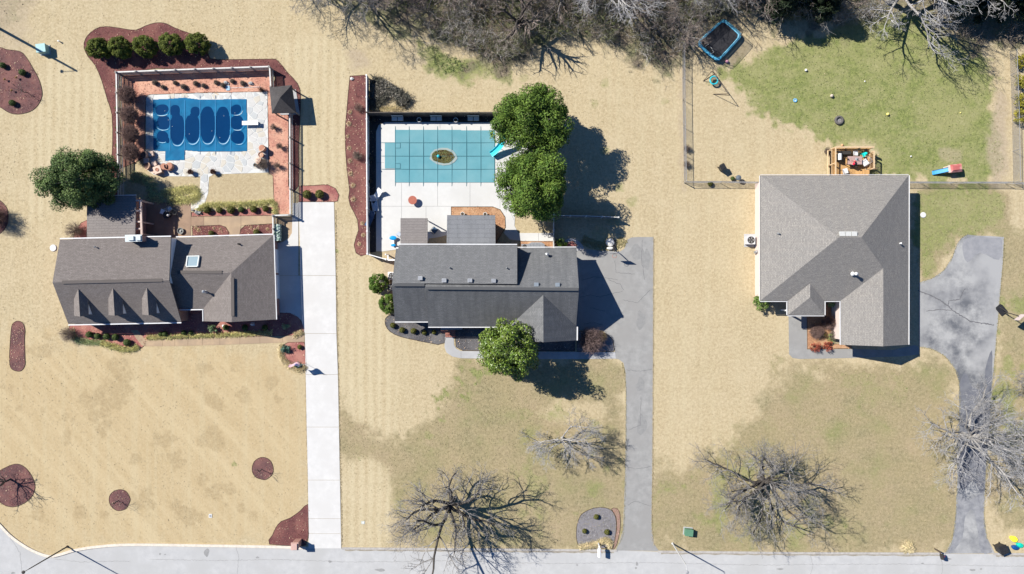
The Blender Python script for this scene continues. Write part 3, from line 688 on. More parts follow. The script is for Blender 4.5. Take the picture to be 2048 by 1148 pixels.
m_ = MB(); m_.slab([P(x, y) for x, y in [(262, 660), (276, 660), (290.6, 680), (290.6, 692.4), (283, 690), (272, 676)]], -.03, .033); m_.build('slab', tanwalk, walk1)

patio = thing('rear_patio', 'brown stained concrete patio behind the dormer house', 'patio', kind='structure')
for pts in [[(284, 404), (330, 404), (330, 474), (284, 474)], [(330.4, 404), (382, 404), (382, 474), (330.4, 474)], [(382.4, 433.5), (408, 433), (408, 451), (382.4, 452)], [(408.4, 433), (436, 432.6), (436, 450), (408.4, 451)], [(436.4, 432.6), (482, 432), (482, 452), (480, 471), (459, 471), (459, 464), (452, 453), (436.4, 450)], [(482.4, 432), (548, 431), (548, 446.5), (490, 450), (482.4, 452)]]:
    m_ = MB(); m_.slab([P(x, y) for x, y in pts], -.03, .03)
    m_.build('slab', brownpatio if pts[0][0] < 383 else tanwalk, patio)
sheet('side_walk', smooth_poly([(1128, 489), (1135, 478), (1150, 478), (1163, 488), (1168, 500), (1152, 502)], 3), wcon, .014, 'small curved concrete walk at the rear corner of the black roofed house', 'walk')
sheet('concrete_pad', [(553, 434), (584, 434), (584.6, 466), (578, 476), (566, 482), (553, 486)], tanwalk, .022, 'tan concrete pad between the picket fence and the white drive', 'pad')
sheet('concrete_pad', [(1488, 468), (1511, 468), (1511, 494), (1488, 494)], wcon, .03, 'small concrete pad under the air conditioner by the pink brick wall', 'pad', thick=.06)

# ------------------------------------------------------------------ planting beds
def bed(pts, m, label, chip=None, smooth=4, dens=16, leaf=3, z=.022, edge=True, seed=1):
    p = smooth_poly(pts, smooth) if smooth > 1 else pts
    b = MB(); b.sheet(PP(p, z)); o = b.build('mulch_bed', m); tag(o, label, 'mulch bed', kind='structure')
    xs = [q[0] for q in p]; ys_ = [q[1] for q in p]; rng = np.random.default_rng(seed + int(abs(xs[0]) * 13 + abs(ys_[0])))
    area = (max(xs) - min(xs)) * (max(ys_) - min(ys_)) / K / K
    for nm, mm, dn, sz in (('bark_chips', chip, dens, .13), ('fallen_leaves', dryleaf, leaf, .15)):
        n = int(area * dn)
        if mm is None or n < 3: continue
        X = rng.uniform(min(xs), max(xs), n); Y = rng.uniform(min(ys_), max(ys_), n)
        k = in_poly(p, X, Y); X = X[k] + rng.normal(size=k.sum()) * 1.6; Y = Y[k] + rng.normal(size=k.sum()) * 1.6
        if len(X) < 3: continue
        C = np.stack([(X - 1024) / K, (574 - Y) / K, np.full(len(X), z + .03) + rng.uniform(-.01, .03, len(X))], 1)
        Nn = rng.normal(size=(len(X), 3)) * .5 + np.array([0, 0, 1.0])
        tag(link_mesh(nm, leaf_mesh(nm, C, Nn, rng.uniform(.5, 1.25, len(X)) * sz, rng, .45, .15), mm, o), kind='stuff')
    if edge:
        e = MB(); q = PP(p, z); q.append(q[0]); e.tube(q, .035, 4, cap=False); e.build('bed_edge_shade', soil, o)  # dark soil rim, painted shade of the lawn edge over the trench
    return o
bed([(-60, 120), (-30, 98), (0, 95), (14, 99), (40, 103), (52, 114), (65, 135), (77, 157), (83, 176), (84, 192), (76, 210), (62, 222), (40, 228), (20, 226), (0, 214), (-25, 200), (-55, 165)], dullbark, 'large rounded mulch bed at the upper left edge of the lawn', chipred)
bed([(168, 95), (170, 80), (180, 66), (200, 54), (225, 54), (250, 58), (272, 60), (290, 52), (312, 45.5), (332, 47), (350, 56), (372, 64), (400, 75), (416, 95), (420, 117), (465, 119), (540, 118), (556, 122), (575, 145), (595, 167), (601, 190), (600, 235), (597, 300), (597, 371), (577, 372), (577, 235), (560, 205), (543, 178), (543, 137), (400, 139), (241, 147), (240, 250), (238, 402), (222, 402), (222, 345), (225, 290), (224, 230), (215, 200), (203, 160), (190, 130), (176, 113)], redbark, 'red mulch bed curving round the outside of the pool fence', chipred, smooth=2)
bed([(243, 147), (400, 141), (543, 136), (545, 178), (560, 205), (581, 232), (581, 428), (549, 428), (546, 352), (538, 345), (536, 240), (535, 183), (400, 186), (300, 189), (292, 194), (290, 250), (290, 300), (294, 310), (270, 325), (245, 335)], salmonbark, 'salmon coloured mulch bed inside the pool fence', chippink, smooth=1, dens=22)
bed([(598, 372), (625, 371), (655, 369), (671, 377), (678, 390), (675, 402), (668, 403.5), (598, 403.5)], pinkbark, 'pink mulch bed at the top end of the white drive', chippink, smooth=1)
bed([(700, 152), (733, 150), (736, 300), (735, 508), (722, 512), (712, 506), (708, 490), (712, 475), (717, 460), (715, 440), (708, 425), (700, 410), (697, 395), (699, 380), (694, 340), (691, 300), (690, 260), (694, 215), (697, 180)], redbark, 'long narrow red mulch bed beside the white privacy fence', chipred, smooth=1, leaf=7)
bed([(23, 655), (28, 645), (37, 642), (46, 647), (50, 660), (49, 680), (50, 715), (50, 730), (43, 741), (32, 742), (22, 736), (19, 720), (20, 690)], dullbark, 'capsule shaped red mulch bed in the left lawn', chippink, leaf=9)
def ring(cx, cy, rx, ry, n=14, seed=0):
    r = random.Random(seed); return [(cx + rx * math.cos(2 * math.pi * i / n) * r.uniform(.96, 1.04), cy + ry * math.sin(2 * math.pi * i / n) * r.uniform(.96, 1.04)) for i in range(n)]
bed(ring(525.5, 937, 21.5, 22.5, seed=1), dullbark, 'small round mulch bed in the front lawn near the white drive', chipred)
bed(ring(239, 1000, 20.5, 21.5, seed=2), dullbark, 'small round mulch bed in the front lawn near the street', chipred, leaf=6)
bed([(-8, 950), (0, 941), (30, 928), (50, 935), (65, 955), (70, 975), (62, 995), (45, 1008), (25, 1014), (5, 1008), (-10, 990)], dullbark, 'round mulch bed at the left edge with bare twigs over it', chipred)
bed(ring(-12, 434, 29, 36, seed=4), dullbark, 'half seen mulch bed on the left edge around a bare shrub', chipred)
bed([(-30, 620), (-12, 618), (-3, 640), (-2, 670), (-10, 690), (-30, 690)], dullbark, 'sliver of mulch bed cut by the left edge of the lawn', None, leaf=0)
bed([(539, 1088.5), (545, 1070), (552, 1055), (562, 1043), (580, 1036), (600, 1022), (616, 1008), (617, 1040), (617, 1072), (612, 1086), (606, 1091)], redbark, 'red mulch bed in the corner of the white drive and street', chipred, smooth=2)
bed([(140, 650), (250, 640), (362, 618), (408, 618), (460, 622), (554, 626), (580, 626), (597, 635), (608, 655), (607, 664), (588, 671), (450, 674.5), (300, 680), (290, 690), (272, 702), (250, 702), (225, 693), (205, 686), (165, 684), (148, 672)], pinkbark, 'pink mulch bed along the front of the dormer house', chippink, smooth=2, z=.016)
bed([(565, 690), (577, 684.5), (608.5, 684), (611, 700), (613.5, 735), (605, 741), (585, 735), (568, 722), (561, 705)], pinkbark, 'pink mulch bed with the flag beside the white drive', chippink, smooth=1)
bed([(383, 424.5), (396, 425), (470, 419), (546, 414), (548, 431), (383, 433)], pinkbark, 'pink mulch strip with six clipped boxwoods behind the dormer house', chippink, smooth=1)
bed([(384.5, 453), (440, 450), (451, 454), (458, 465), (457, 472), (385, 472)], redbark, 'short red mulch bed against the rear wall of the dormer house', chippink, smooth=1, leaf=10, dens=24)
bed([(479, 471), (481, 459), (490, 451), (548, 447.5), (548, 471)], redbark, 'short red mulch bed by the picket gate behind the dormer house', chippink, smooth=1, leaf=10, dens=24)
bed([(146, 478), (150, 462), (162, 446), (182, 436), (182, 478)], pinkbark, 'pink mulch wedge beside the rear addition', chippink, smooth=1)
bed([(771, 650), (771, 637), (782, 629), (796, 632), (888, 640), (888, 686), (860, 686), (830, 680), (800, 673), (780, 663)], blackbark, 'black mulch bed along the left front of the black roofed house', chipgrey, smooth=2)
bed([(908.5, 655), (1000, 652), (1150, 656), (1150, 702), (960, 701.5), (925, 701), (912, 694)], blackbark, 'black mulch bed between the front walk and black roofed house', chipgrey, smooth=1)
bed([(1154, 1082), (1153, 1058), (1157, 1040), (1165, 1027), (1185, 1017), (1205, 1015), (1222, 1020), (1231, 1035), (1232, 1060), (1227, 1086), (1210, 1096), (1165, 1096)], greymulch, 'grey mulch bed round the white mailbox by the street', chipgrey, smooth=3, dens=30, leaf=1)
bed([(1223, 1018), (1234, 1017), (1240, 1030), (1240, 1060), (1233, 1090), (1226, 1098), (1229, 1080), (1233, 1060), (1232, 1034)], mat('pale_red_mulch', (.30, .20, .155), (.22, .14, .105), 5, 8, rough=1), 'reddish strip of mulch beside the grey drive mouth', chippink, smooth=2, z=.017)
bed([(1154, 663), (1195, 661), (1214, 668), (1226, 680), (1229, 700), (1226, 703), (1154, 703)], greymulch, 'grey mulch bed under the bare shrub at the grey drive', chipgrey, smooth=1)
bed([(1614.5, 655), (1614.5, 698), (1703, 697), (1703, 688), (1664, 688), (1664, 600), (1614, 628)], strawm, 'orange straw bed in the nook of the hip roofed house', chiporange, smooth=1, dens=30)
bed([(735, 225), (1000, 228), (1010, 245), (770, 244), (758, 250), (752, 262), (752, 504), (735, 506)], darkstrip, 'dark mulch strip between the privacy fence and pool deck', None, smooth=1, leaf=2, edge=False)
# ------------------------------------------------------------------ flagstone patio and the blue covered pool
patio_poly = smooth_poly([(292, 193), (300, 188.5), (400, 185), (535, 183), (536, 260), (537, 345), (480, 347), (428, 348.5), (418, 354), (416.5, 385), (409, 408), (396, 417), (382, 417), (382, 405), (395, 398), (399.5, 385), (401, 353), (330, 352.5), (308, 350), (294, 340), (288, 328), (292, 300)], 1)
POOL1 = [(306, 199), (340, 197.5), (368, 195), (400, 199), (494, 198), (495, 303), (400, 303.5), (370, 301), (370, 320.5), (331, 322), (331, 302.5), (307, 302)]
fp = thing('flagstone_patio', 'white flagstone patio round the blue covered pool', 'patio', kind='structure')
mort = mat('pale_mortar', (.56, .56, .535), (.51, .515, .49), 4, 6, rough=.95)
b = MB(); b.slab([P(x, y) for x, y in patio_poly], -.03, .022); b.build('mortar_bed', mort, fp)
fstones = [mat('flagstone_white', (.49, .48, .455), (.44, .435, .415), 3, 6, rough=.9), mat('flagstone_grey', (.37, .385, .38), (.42, .43, .425), 3, 6, rough=.9),
           mat('flagstone_cream', (.49, .455, .385), (.44, .41, .35), 3, 6, rough=.9), mat('flagstone_buff', (.50, .395, .28), (.46, .36, .26), 3, 6, rough=.9)]
def voronoi_stones(poly, hole, step, rng, gap, parent, mats, wts, z0, z1):
    xs = [p[0] for p in poly]; ys_ = [p[1] for p in poly]; S = []
    y = min(ys_) - step
    r = 0
    while y < max(ys_) + step:
        x = min(xs) - step + (r % 2) * step / 2
        while x < max(xs) + step:
            S.append((x + rng.uniform(-.42, .42) * step, y + rng.uniform(-.42, .42) * step)); x += step
        y += step * .88; r += 1
    S = np.array(S); n = 0
    for i in range(len(S)):
        c = S[i]
        ok = in_poly(poly, c[:1], c[1:])[0] and not (hole and in_poly(hole, c[:1], c[1:])[0])
        if not ok: continue
        d = np.hypot(S[:, 0] - c[0], S[:, 1] - c[1]); nb = np.argsort(d)[1:18]
        cell = [(c[0] - step, c[1] - step), (c[0] + step, c[1] - step), (c[0] + step, c[1] + step), (c[0] - step, c[1] + step)]
        for j in nb:
            m_ = (S[i] + S[j]) / 2; nv_ = (S[j] - S[i]); L = np.hypot(*nv_); nv_ = nv_ / L; m_ = m_ - nv_ * gap / 2
            out = []
            for a, b_ in zip(cell, cell[1:] + cell[:1]):
                da = (a[0] - m_[0]) * nv_[0] + (a[1] - m_[1]) * nv_[1]; db = (b_[0] - m_[0]) * nv_[0] + (b_[1] - m_[1]) * nv_[1]
                if da <= 0: out.append(a)
                if da * db < 0:
                    t = da / (da - db); out.append((a[0] + (b_[0] - a[0]) * t, a[1] + (b_[1] - a[1]) * t))
            cell = out
            if len(cell) < 3: break
        if len(cell) < 3: continue
        fin = []
        for q in cell:      # pull corners that stick out back inside
            good = lambda s: in_poly(poly, np.array([s[0]]), np.array([s[1]]))[0] and not (hole and in_poly(hole, np.array([s[0]]), np.array([s[1]]))[0])
            t = 1.0
            while t > .1 and not good((c[0] + (q[0] - c[0]) * t, c[1] + (q[1] - c[1]) * t)): t -= .1
            fin.append((c[0] + (q[0] - c[0]) * t, c[1] + (q[1] - c[1]) * t))
        k = rng.choices(range(len(mats)), wts)[0]
        b = MB(); b.slab([P(x, y_) for x, y_ in fin], z0, z1 + rng.uniform(-.006, .008)); b.build('flagstone', mats[k], parent); n += 1
    return n
prng = random.Random(5)
voronoi_stones(patio_poly, POOL1, 14.0, prng, 1.5, fp, fstones, [6, 2.6, 2.2, .25], .0, .042)

def pool_cover_mesh():
    x0, x1, y0, y1 = 303.0, 498.0, 190.0, 326.0; st = .85
    xs = np.arange(x0, x1, st); ys_ = np.arange(y0, y1, st); X, Y = np.meshgrid(xs, ys_)
    ins = in_poly(POOL1, X, Y)
    z = np.full(X.shape, .075)
    ed = dist_poly(POOL1, X, Y); z -= .03 * sstep(0, 18, ed)
    ELL = [(323, 219.5, 15.5, 11.5, -.25), (350.5, 222, 10.5, 13, 0), (327, 245, 15.5, 15, .1), (354.8, 258, 15.6, 33, 0), (391, 224, 10, 11, 0), (385, 257, 16, 31, 0), (415.3, 249, 16.2, 38.5, 0), (446, 249.5, 15.8, 38, 0),
           (472, 219.5, 12.5, 10.5, -.6), (475, 245, 15, 15, 0), (477, 274, 15, 14.5, .2), (324.5, 273, 13, 12, .3), (336, 281, 4, 6, 0)]
    dip = np.zeros(X.shape); crest = np.zeros(X.shape)
    for cx, cy, rx, ry, a in ELL:
        u = (X - cx) * math.cos(a) + (Y - cy) * math.sin(a); v = -(X - cx) * math.sin(a) + (Y - cy) * math.cos(a)
        r = np.sqrt((np.abs(u) / rx) ** 2.25 + (np.abs(v) / ry) ** 2.25)
        dip = np.maximum(dip, .12 * (1 - r)); crest = np.maximum(crest, .05 * np.exp(-((r - 1.10) / .07) ** 2) * sstep(-.1, .7, v / ry + .3 * u / rx))
        dip = np.where((r >= 1) & (r < 1.35), np.maximum(dip, -.05 * (r - 1)), dip)
        z = np.where(r < 1.25, z, z)
    z = z - np.where(dip > 0, dip, 0) - .004 + np.where(dip > 0, 0, crest)
    for sx in (339.5, 369.5, 400, 430.8, 461.2): z += .012 * np.exp(-((X - sx) / .8) ** 2)
    for sy in (230.5, 261.5): z += .010 * np.exp(-((Y - sy) / 1.0) ** 2)
    z += .006 * fbm(X, Y, 26, 41) + .003 * np.sin((X + Y * .8) / 2.2) * ((Y > 302) & (X > 330) & (X < 370))
    wl = .075 - .03 - .004
    Vv = np.stack([((X - 1024) / K).ravel(), ((574 - Y) / K).ravel(), z.ravel()], 1)
    ny_, nx_ = X.shape; ii_ = (np.arange(ny_ - 1)[:, None] * nx_ + np.arange(nx_ - 1)[None, :])
    keep = (ins[:-1, :-1] & ins[1:, :-1] & ins[:-1, 1:] & ins[1:, 1:]).ravel(); ii_ = ii_.ravel()[keep]
    F_ = np.stack([ii_, ii_ + nx_, ii_ + nx_ + 1, ii_ + 1], 1)
    return np_mesh('tarp', Vv, F_), wl
pc = thing('pool_cover', 'blue tarpaulin winter cover with dark puddles on the flagstone pool', 'pool cover')
tarpm = mat('blue_tarp', (.003, .115, .245), (.004, .132, .27), 1.2, 5, rough=.7, c3=(.003, .098, .215), scale3=.8, spec=.12)
tme, wl = pool_cover_mesh(); to = link_mesh('tarp', tme, tarpm, pc); tme.polygons.foreach_set('use_smooth', [True] * len(tme.polygons))
pud = mat('puddle_water', (.001, .028, .095), (.0015, .032, .105), .7, 4, rough=.12, spec=.3)
b = MB(); b.sheet(PP([(309, 203), (492, 203), (492, 299), (309, 299)], wl - .006)); b.build('puddle_water', pud, pc)
glintm = mat('painted_glint', (.42, .55, .62), (.30, .45, .55), 5, rough=.8)  # pale strips: glints along the lower puddle rims, put in as colour
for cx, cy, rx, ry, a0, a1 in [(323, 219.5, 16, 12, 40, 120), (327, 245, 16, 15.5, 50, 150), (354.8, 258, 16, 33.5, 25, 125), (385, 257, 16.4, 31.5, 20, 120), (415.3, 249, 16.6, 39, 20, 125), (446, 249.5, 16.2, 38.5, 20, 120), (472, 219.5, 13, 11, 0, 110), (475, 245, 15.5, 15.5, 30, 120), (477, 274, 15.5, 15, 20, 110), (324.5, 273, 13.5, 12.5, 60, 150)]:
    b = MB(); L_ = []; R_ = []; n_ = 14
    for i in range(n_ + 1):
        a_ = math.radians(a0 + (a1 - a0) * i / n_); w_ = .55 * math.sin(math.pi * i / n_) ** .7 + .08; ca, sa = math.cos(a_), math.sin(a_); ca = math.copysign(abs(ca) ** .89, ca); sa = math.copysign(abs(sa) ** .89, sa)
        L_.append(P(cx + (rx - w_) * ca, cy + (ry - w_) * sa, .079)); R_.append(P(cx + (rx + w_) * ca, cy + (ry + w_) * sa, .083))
    b.add(L_ + R_, [(i, i + 1, n_ + 2 + i, n_ + 1 + i) for i in range(n_)]); b.build('painted_glint', glintm, pc)
speck = mat('pale_speck', (.5, .55, .55), (.4, .42, .42), 5)
b = MB()
for x, y in [(337, 240), (448, 232), (345, 253), (398, 206), (424, 262), (379, 268), (330, 222), (470, 226), (440, 275)]:
    b.slab([P(x + .7 * math.cos(a), y + .5 * math.sin(a)) for a in (0, 1.3, 2.6, 3.9, 5.2)], wl - .01, wl + .012)
tag(b.build('fallen_leaves', speck, pc), kind='stuff')
coping = mat('pool_coping', (.5, .5, .48), (.42, .42, .41), 5)
anchorm = mat('strap_webbing', (.02, .10, .22), (.03, .12, .25), 9)
for sx in (340, 369.5, 400, 431, 461.5):
    for sy, dy in ((197.2, -6.5), (303, 6)):
        if dy > 0 and 332 < sx < 369: continue
        a = MB(); a.bar(P(sx, sy, .085), P(sx, sy + dy, .055), .035, .012); a.build('anchor_strap', anchorm, pc)
    for sgn in (1,):
        a = MB(); a.bar(P(sx, 199.5, .088), P(sx, 301.5, .088), .028, .008); a.build('seam_strap', mat('seam_webbing', (.04, .25, .50), (.05, .28, .55), 9, rough=.6), pc)
dvb = thing('diving_board', 'white diving board over the end of the blue covered pool', 'diving board', P(500, 246, .0))
b = MB(dvb.location); b.slab([P(x, y, 0) * .993 for x, y in [(484, 242), (516, 241.4), (516, 249.6), (484, 250)]], .50, .56); b.build('board', white, dvb)
for x in (503, 513):
    b = MB(dvb.location); b.box(P(x, 245.6, 0) + Vector((0, 0, .27)), (.12, .42, .46)); b.build('stand', vinyl, dvb)

# ------------------------------------------------------------------ second pool: concrete deck, teal safety cover, slide
deck_poly = [(752.5, 264), (757, 251), (770, 245), (800, 244.3), (1010, 245), (1062, 250), (1062, 330), (1040, 390), (1030, 430), (1029, 452), (1037, 466), (1107, 466), (1107, 482), (1046, 482), (1020, 479), (1008, 466), (1012, 455), (1011, 434), (1001, 419), (986, 413), (902, 413), (902, 468), (880, 474), (858, 477), (852, 495), (800, 498), (765, 503), (752.5, 502)]
pdk = thing('pool_deck', 'broad white concrete deck round the teal covered pool', 'pool deck', kind='structure')
b = MB(); b.slab([P(x, y) for x, y in deck_poly], -.05, .04); b.build('deck_slab', deckcon, pdk)
for (a_, c_) in [((753, 412.5), (901, 412.5)), ((803, 413), (803, 496)), ((852, 413), (852, 470)), ((875, 366), (875, 412)), ((803, 366), (803, 412)), ((940, 366), (940, 412)), ((1000, 366), (1000, 416)), ((753, 325), (768, 325)), ((1016, 413), (1028, 440)), ((1077, 466), (1077, 482)), ((990, 325), (1050, 325)), ((880, 245), (880, 257))]:
    b = MB(); b.bar(P(*a_, .0405), P(*c_, .0405), .03, .006); b.build('slab_joint', jointm, pdk)
bed([(902.5, 413.7), (985, 413.7), (1000, 419.5), (1010, 434), (1011, 454), (1004, 466), (992, 486), (902.5, 486)], strawm, 'orange mulch planter in the pool deck around the rear roof', chiporange, smooth=1, z=.03, leaf=2, dens=26)
bed([(1040, 482.4), (1107.5, 482.4), (1107.5, 499), (1040, 499)], strawm, 'orange mulch strip along the rear wall by the gas units', chiporange, smooth=1, z=.03, leaf=2, dens=26)
bed([(1133, 486), (1146, 482), (1154, 490), (1150, 500), (1130, 500)], pinkbark, 'small mulch corner beside the round green shrub behind the black roofed house', chippink, smooth=1, leaf=2)
COV = [(790, 259), (989.5, 260.5), (989.5, 365.5), (790, 365.5), (790, 337.5), (770, 337), (770, 285), (790, 285)]
def safety_cover():
    x0, x1, y0, y1 = 768.0, 992.0, 256.0, 369.0; st = 1.0
    X, Y = np.meshgrid(np.arange(x0, x1, st), np.arange(y0, y1, st)); ins = in_poly(COV, X, Y)
    z = .085 - .03 * sstep(0, 40, dist_poly(COV, X, Y)) + .004 * fbm(X, Y, 30, 5)
    d = np.sqrt(((X - 886) / 24) ** 2 + ((Y - 314) / 15.5) ** 2) + .5 * fbm(X, Y, 14, 8)
    z -= .008 * sstep(1.25, .2, d)
    for sx in (818.2, 846.7, 875, 903.7, 933, 961.5): z += .006 * np.exp(-((X - sx) / 1.2) ** 2)
    Vv = np.stack([((X - 1024) / K).ravel(), ((574 - Y) / K).ravel(), z.ravel()], 1)
    ny_, nx_ = X.shape; ii_ = (np.arange(ny_ - 1)[:, None] * nx_ + np.arange(nx_ - 1)[None, :])
    keep = (ins[:-1, :-1] & ins[1:, :-1] & ins[:-1, 1:] & ins[1:, 1:]).ravel(); ii_ = ii_.ravel()[keep]
    return np_mesh('mesh_panel', Vv, np.stack([ii_, ii_ + nx_, ii_ + nx_ + 1, ii_ + 1], 1))
sc_ = thing('pool_cover', 'teal mesh safety cover with a dark debris puddle on the pool', 'pool cover')
tealm = mat('teal_mesh_fabric', (.105, .275, .315), (.092, .25, .29), 1.0, 7, rough=.8, c3=(.13, .29, .325), scale3=.3)
so = link_mesh('mesh_panel', safety_cover(), tealm, sc_)
strapm = mat('teal_strap', (.035, .13, .16), (.045, .15, .18), 9, rough=.8)
for sx in (790.6, 818.2, 846.7, 875, 903.7, 933, 961.5, 989):
    y0, y1 = 259.5, 365.5
    b = MB(); b.bar(P(sx, y0, .097), P(sx, y1, .097), .042, .01)
    for q, e in ((y0, y0 - 7), (y1, y1 + 7)): b.bar(P(sx, q, .09), P(sx, e, .055), .04, .012)
    b.build('strap', strapm, sc_)
for sy in (285.3, 312, 338.3):
    b = MB(); b.bar(P(769.5, sy, .100), P(989.5, sy, .100), .042, .01); b.bar(P(989.5, sy, .09), P(998, sy, .055), .04, .012); b.bar(P(769.5, sy, .09), P(762, sy, .055), .04, .012); b.build('strap', strapm, sc_)
for qx, qy in ((795.5, 291), (795.5, 332)):
    b = MB()
    for a_, c_ in (((-5, -5), (5, -5)), ((5, -5), (5, 5)), ((5, 5), (-5, 5)), ((-5, 5), (-5, -5))): b.bar(P(qx + a_[0], qy + a_[1], .099), P(qx + c_[0], qy + c_[1], .099), .04, .01)
    b.build('patch_seam', strapm, sc_)
hal = []
rr = random.Random(3)
debm = mat('pond_debris', (.05, .065, .022), (.11, .125, .04), 5, 8, rough=.7, c3=(.08, .08, .03), scale3=1.5, bump=.6)
rim = mat('silt_rim', (.28, .33, .30), (.22, .30, .29), 3, 6, rough=.9)
def lobed(cx, cy, rx, ry, seed, n=26, j=.10):
    r = random.Random(seed); ph = [r.uniform(0, 6.28) for _ in range(4)]
    return [(cx + rx * math.cos(a) * (1 + j * math.sin(2 * a + ph[0]) + j * .7 * math.sin(3 * a + ph[1])), cy + ry * math.sin(a) * (1 + j * math.sin(2 * a + ph[0]) + j * .7 * math.sin(5 * a + ph[2]))) for a in [2 * math.pi * i / n for i in range(n)]]
b = MB(); b.sheet(PP([(863.5, 316), (864, 308), (870, 302), (880, 299.5), (892, 299.5), (902, 304), (908, 311), (910, 313), (905, 321), (898, 326), (888, 327), (876, 324.5), (867, 321)], .092)); b.build('debris', debm, sc_)
b = MB(); b.sheet(PP([(859, 318), (861, 308), (868, 299.5), (882, 295.5), (895, 296), (906, 301), (913, 310), (915, 317), (909, 324), (900, 329.5), (886, 331), (873, 328)], .088)); b.build('silt_ring', mat('silt', (.30, .33, .30), (.22, .30, .31), 2.5, 6, rough=.9), sc_)
b = MB(); C = []; rng = np.random.default_rng(4)
an = rng.uniform(0, 6.28, 420); rd = np.sqrt(rng.uniform(0, 1, 420))
C = np.stack([(886.5 + 22 * rd * np.cos(an) - 1024) / K, (574 - 313.5 - 12.5 * rd * np.sin(an)) / K, np.full(420, .105)], 1)
tag(link_mesh('fallen_leaves', leaf_mesh('fallen_leaves', C, rng.normal(size=(420, 3)) * .4 + [0, 0, 1], rng.uniform(.08, .2, 420), rng), mat('pond_leaf', (.13, .13, .03), (.09, .05, .025), 4, island=.7), sc_), kind='stuff')
ballt = thing('ball', 'small teal ball lying in the debris puddle of the pool cover', 'ball', P(877, 313, .09))
b = MB(ballt.location); b.sphere(P(877, 313, .09) + Vector((0, 0, .17)), .19, 12); b.build('shell', mat('teal_rubber', (.03, .45, .5), (.03, .4, .46), 3, rough=.4), ballt, True)

sld = thing('pool_slide', 'turquoise curved pool slide at the corner of the teal cover', 'pool slide', P(1002, 290, 0))
slm = mat('turquoise_fibreglass', (.04, .58, .68), (.05, .62, .70), 2, rough=.3, spec=.5)
prof = [((1003.5, 262), 2.0), ((1005.5, 270), 1.85), ((1005.3, 279), 1.5), ((1003, 287), 1.15), ((998, 295), .82), ((990, 303), .58), ((982, 309), .45)]
cl = smooth_line([(*P(x, y, z),) for (x, y), z in prof], 5); b = MB(sld.location); rows = []
for i, p in enumerate(cl):
    p = Vector(p); d = Vector(cl[min(i + 1, len(cl) - 1)]) - Vector(cl[max(i - 1, 0)]); d.z = 0; d.normalize(); s_ = Vector((-d.y, d.x, 0))
    rows.append([p + s_ * w + Vector((0, 0, h_)) for w, h_ in ((-.31, .2), (-.28, .06), (-.16, 0), (.16, 0), (.28, .06), (.31, .2), (.34, .2), (.30, .0), (.16, -.05), (-.16, -.05), (-.30, .0), (-.34, .2))])
nn = len(rows[0]); b.add([q for r_ in rows for q in r_], [(i * nn + j, i * nn + (j + 1) % nn, (i + 1) * nn + (j + 1) % nn, (i + 1) * nn + j) for i in range(len(rows) - 1) for j in range(nn)]); b.build('chute', slm, sld)
for x, y, z in ((1001, 263, 1.9), (1008, 263, 1.9)):
    b = MB(sld.location); t_ = P(x, y, z); g_ = Vector((t_.x + .1, t_.y + .55, .04)); b.tube([t_ + Vector((0, 0, .7)), t_, g_], .022, 5)
    g2 = Vector((t_.x, t_.y - .5, .04)); b.tube([t_, g2], .022, 5); tag(b.build('hand_rail', vinyl, sld))
for k in range(5):
    f = .15 + k * .19; a_ = P(1001, 263, 1.9).lerp(P(1001, 263, 1.9) + Vector((.1, .55, -1.86)), f); c_ = P(1008, 263, 1.9).lerp(P(1008, 263, 1.9) + Vector((.1, .55, -1.86)), f); bb = MB(sld.location); bb.bar(a_, c_, .05, .03); bb.build('rung', vinyl, sld)
b = MB(sld.location); p_ = P(999, 294, .8); b.tube([p_, Vector((p_.x, p_.y, .04))], .03, 5)
b.build('support_post', vinyl, sld)

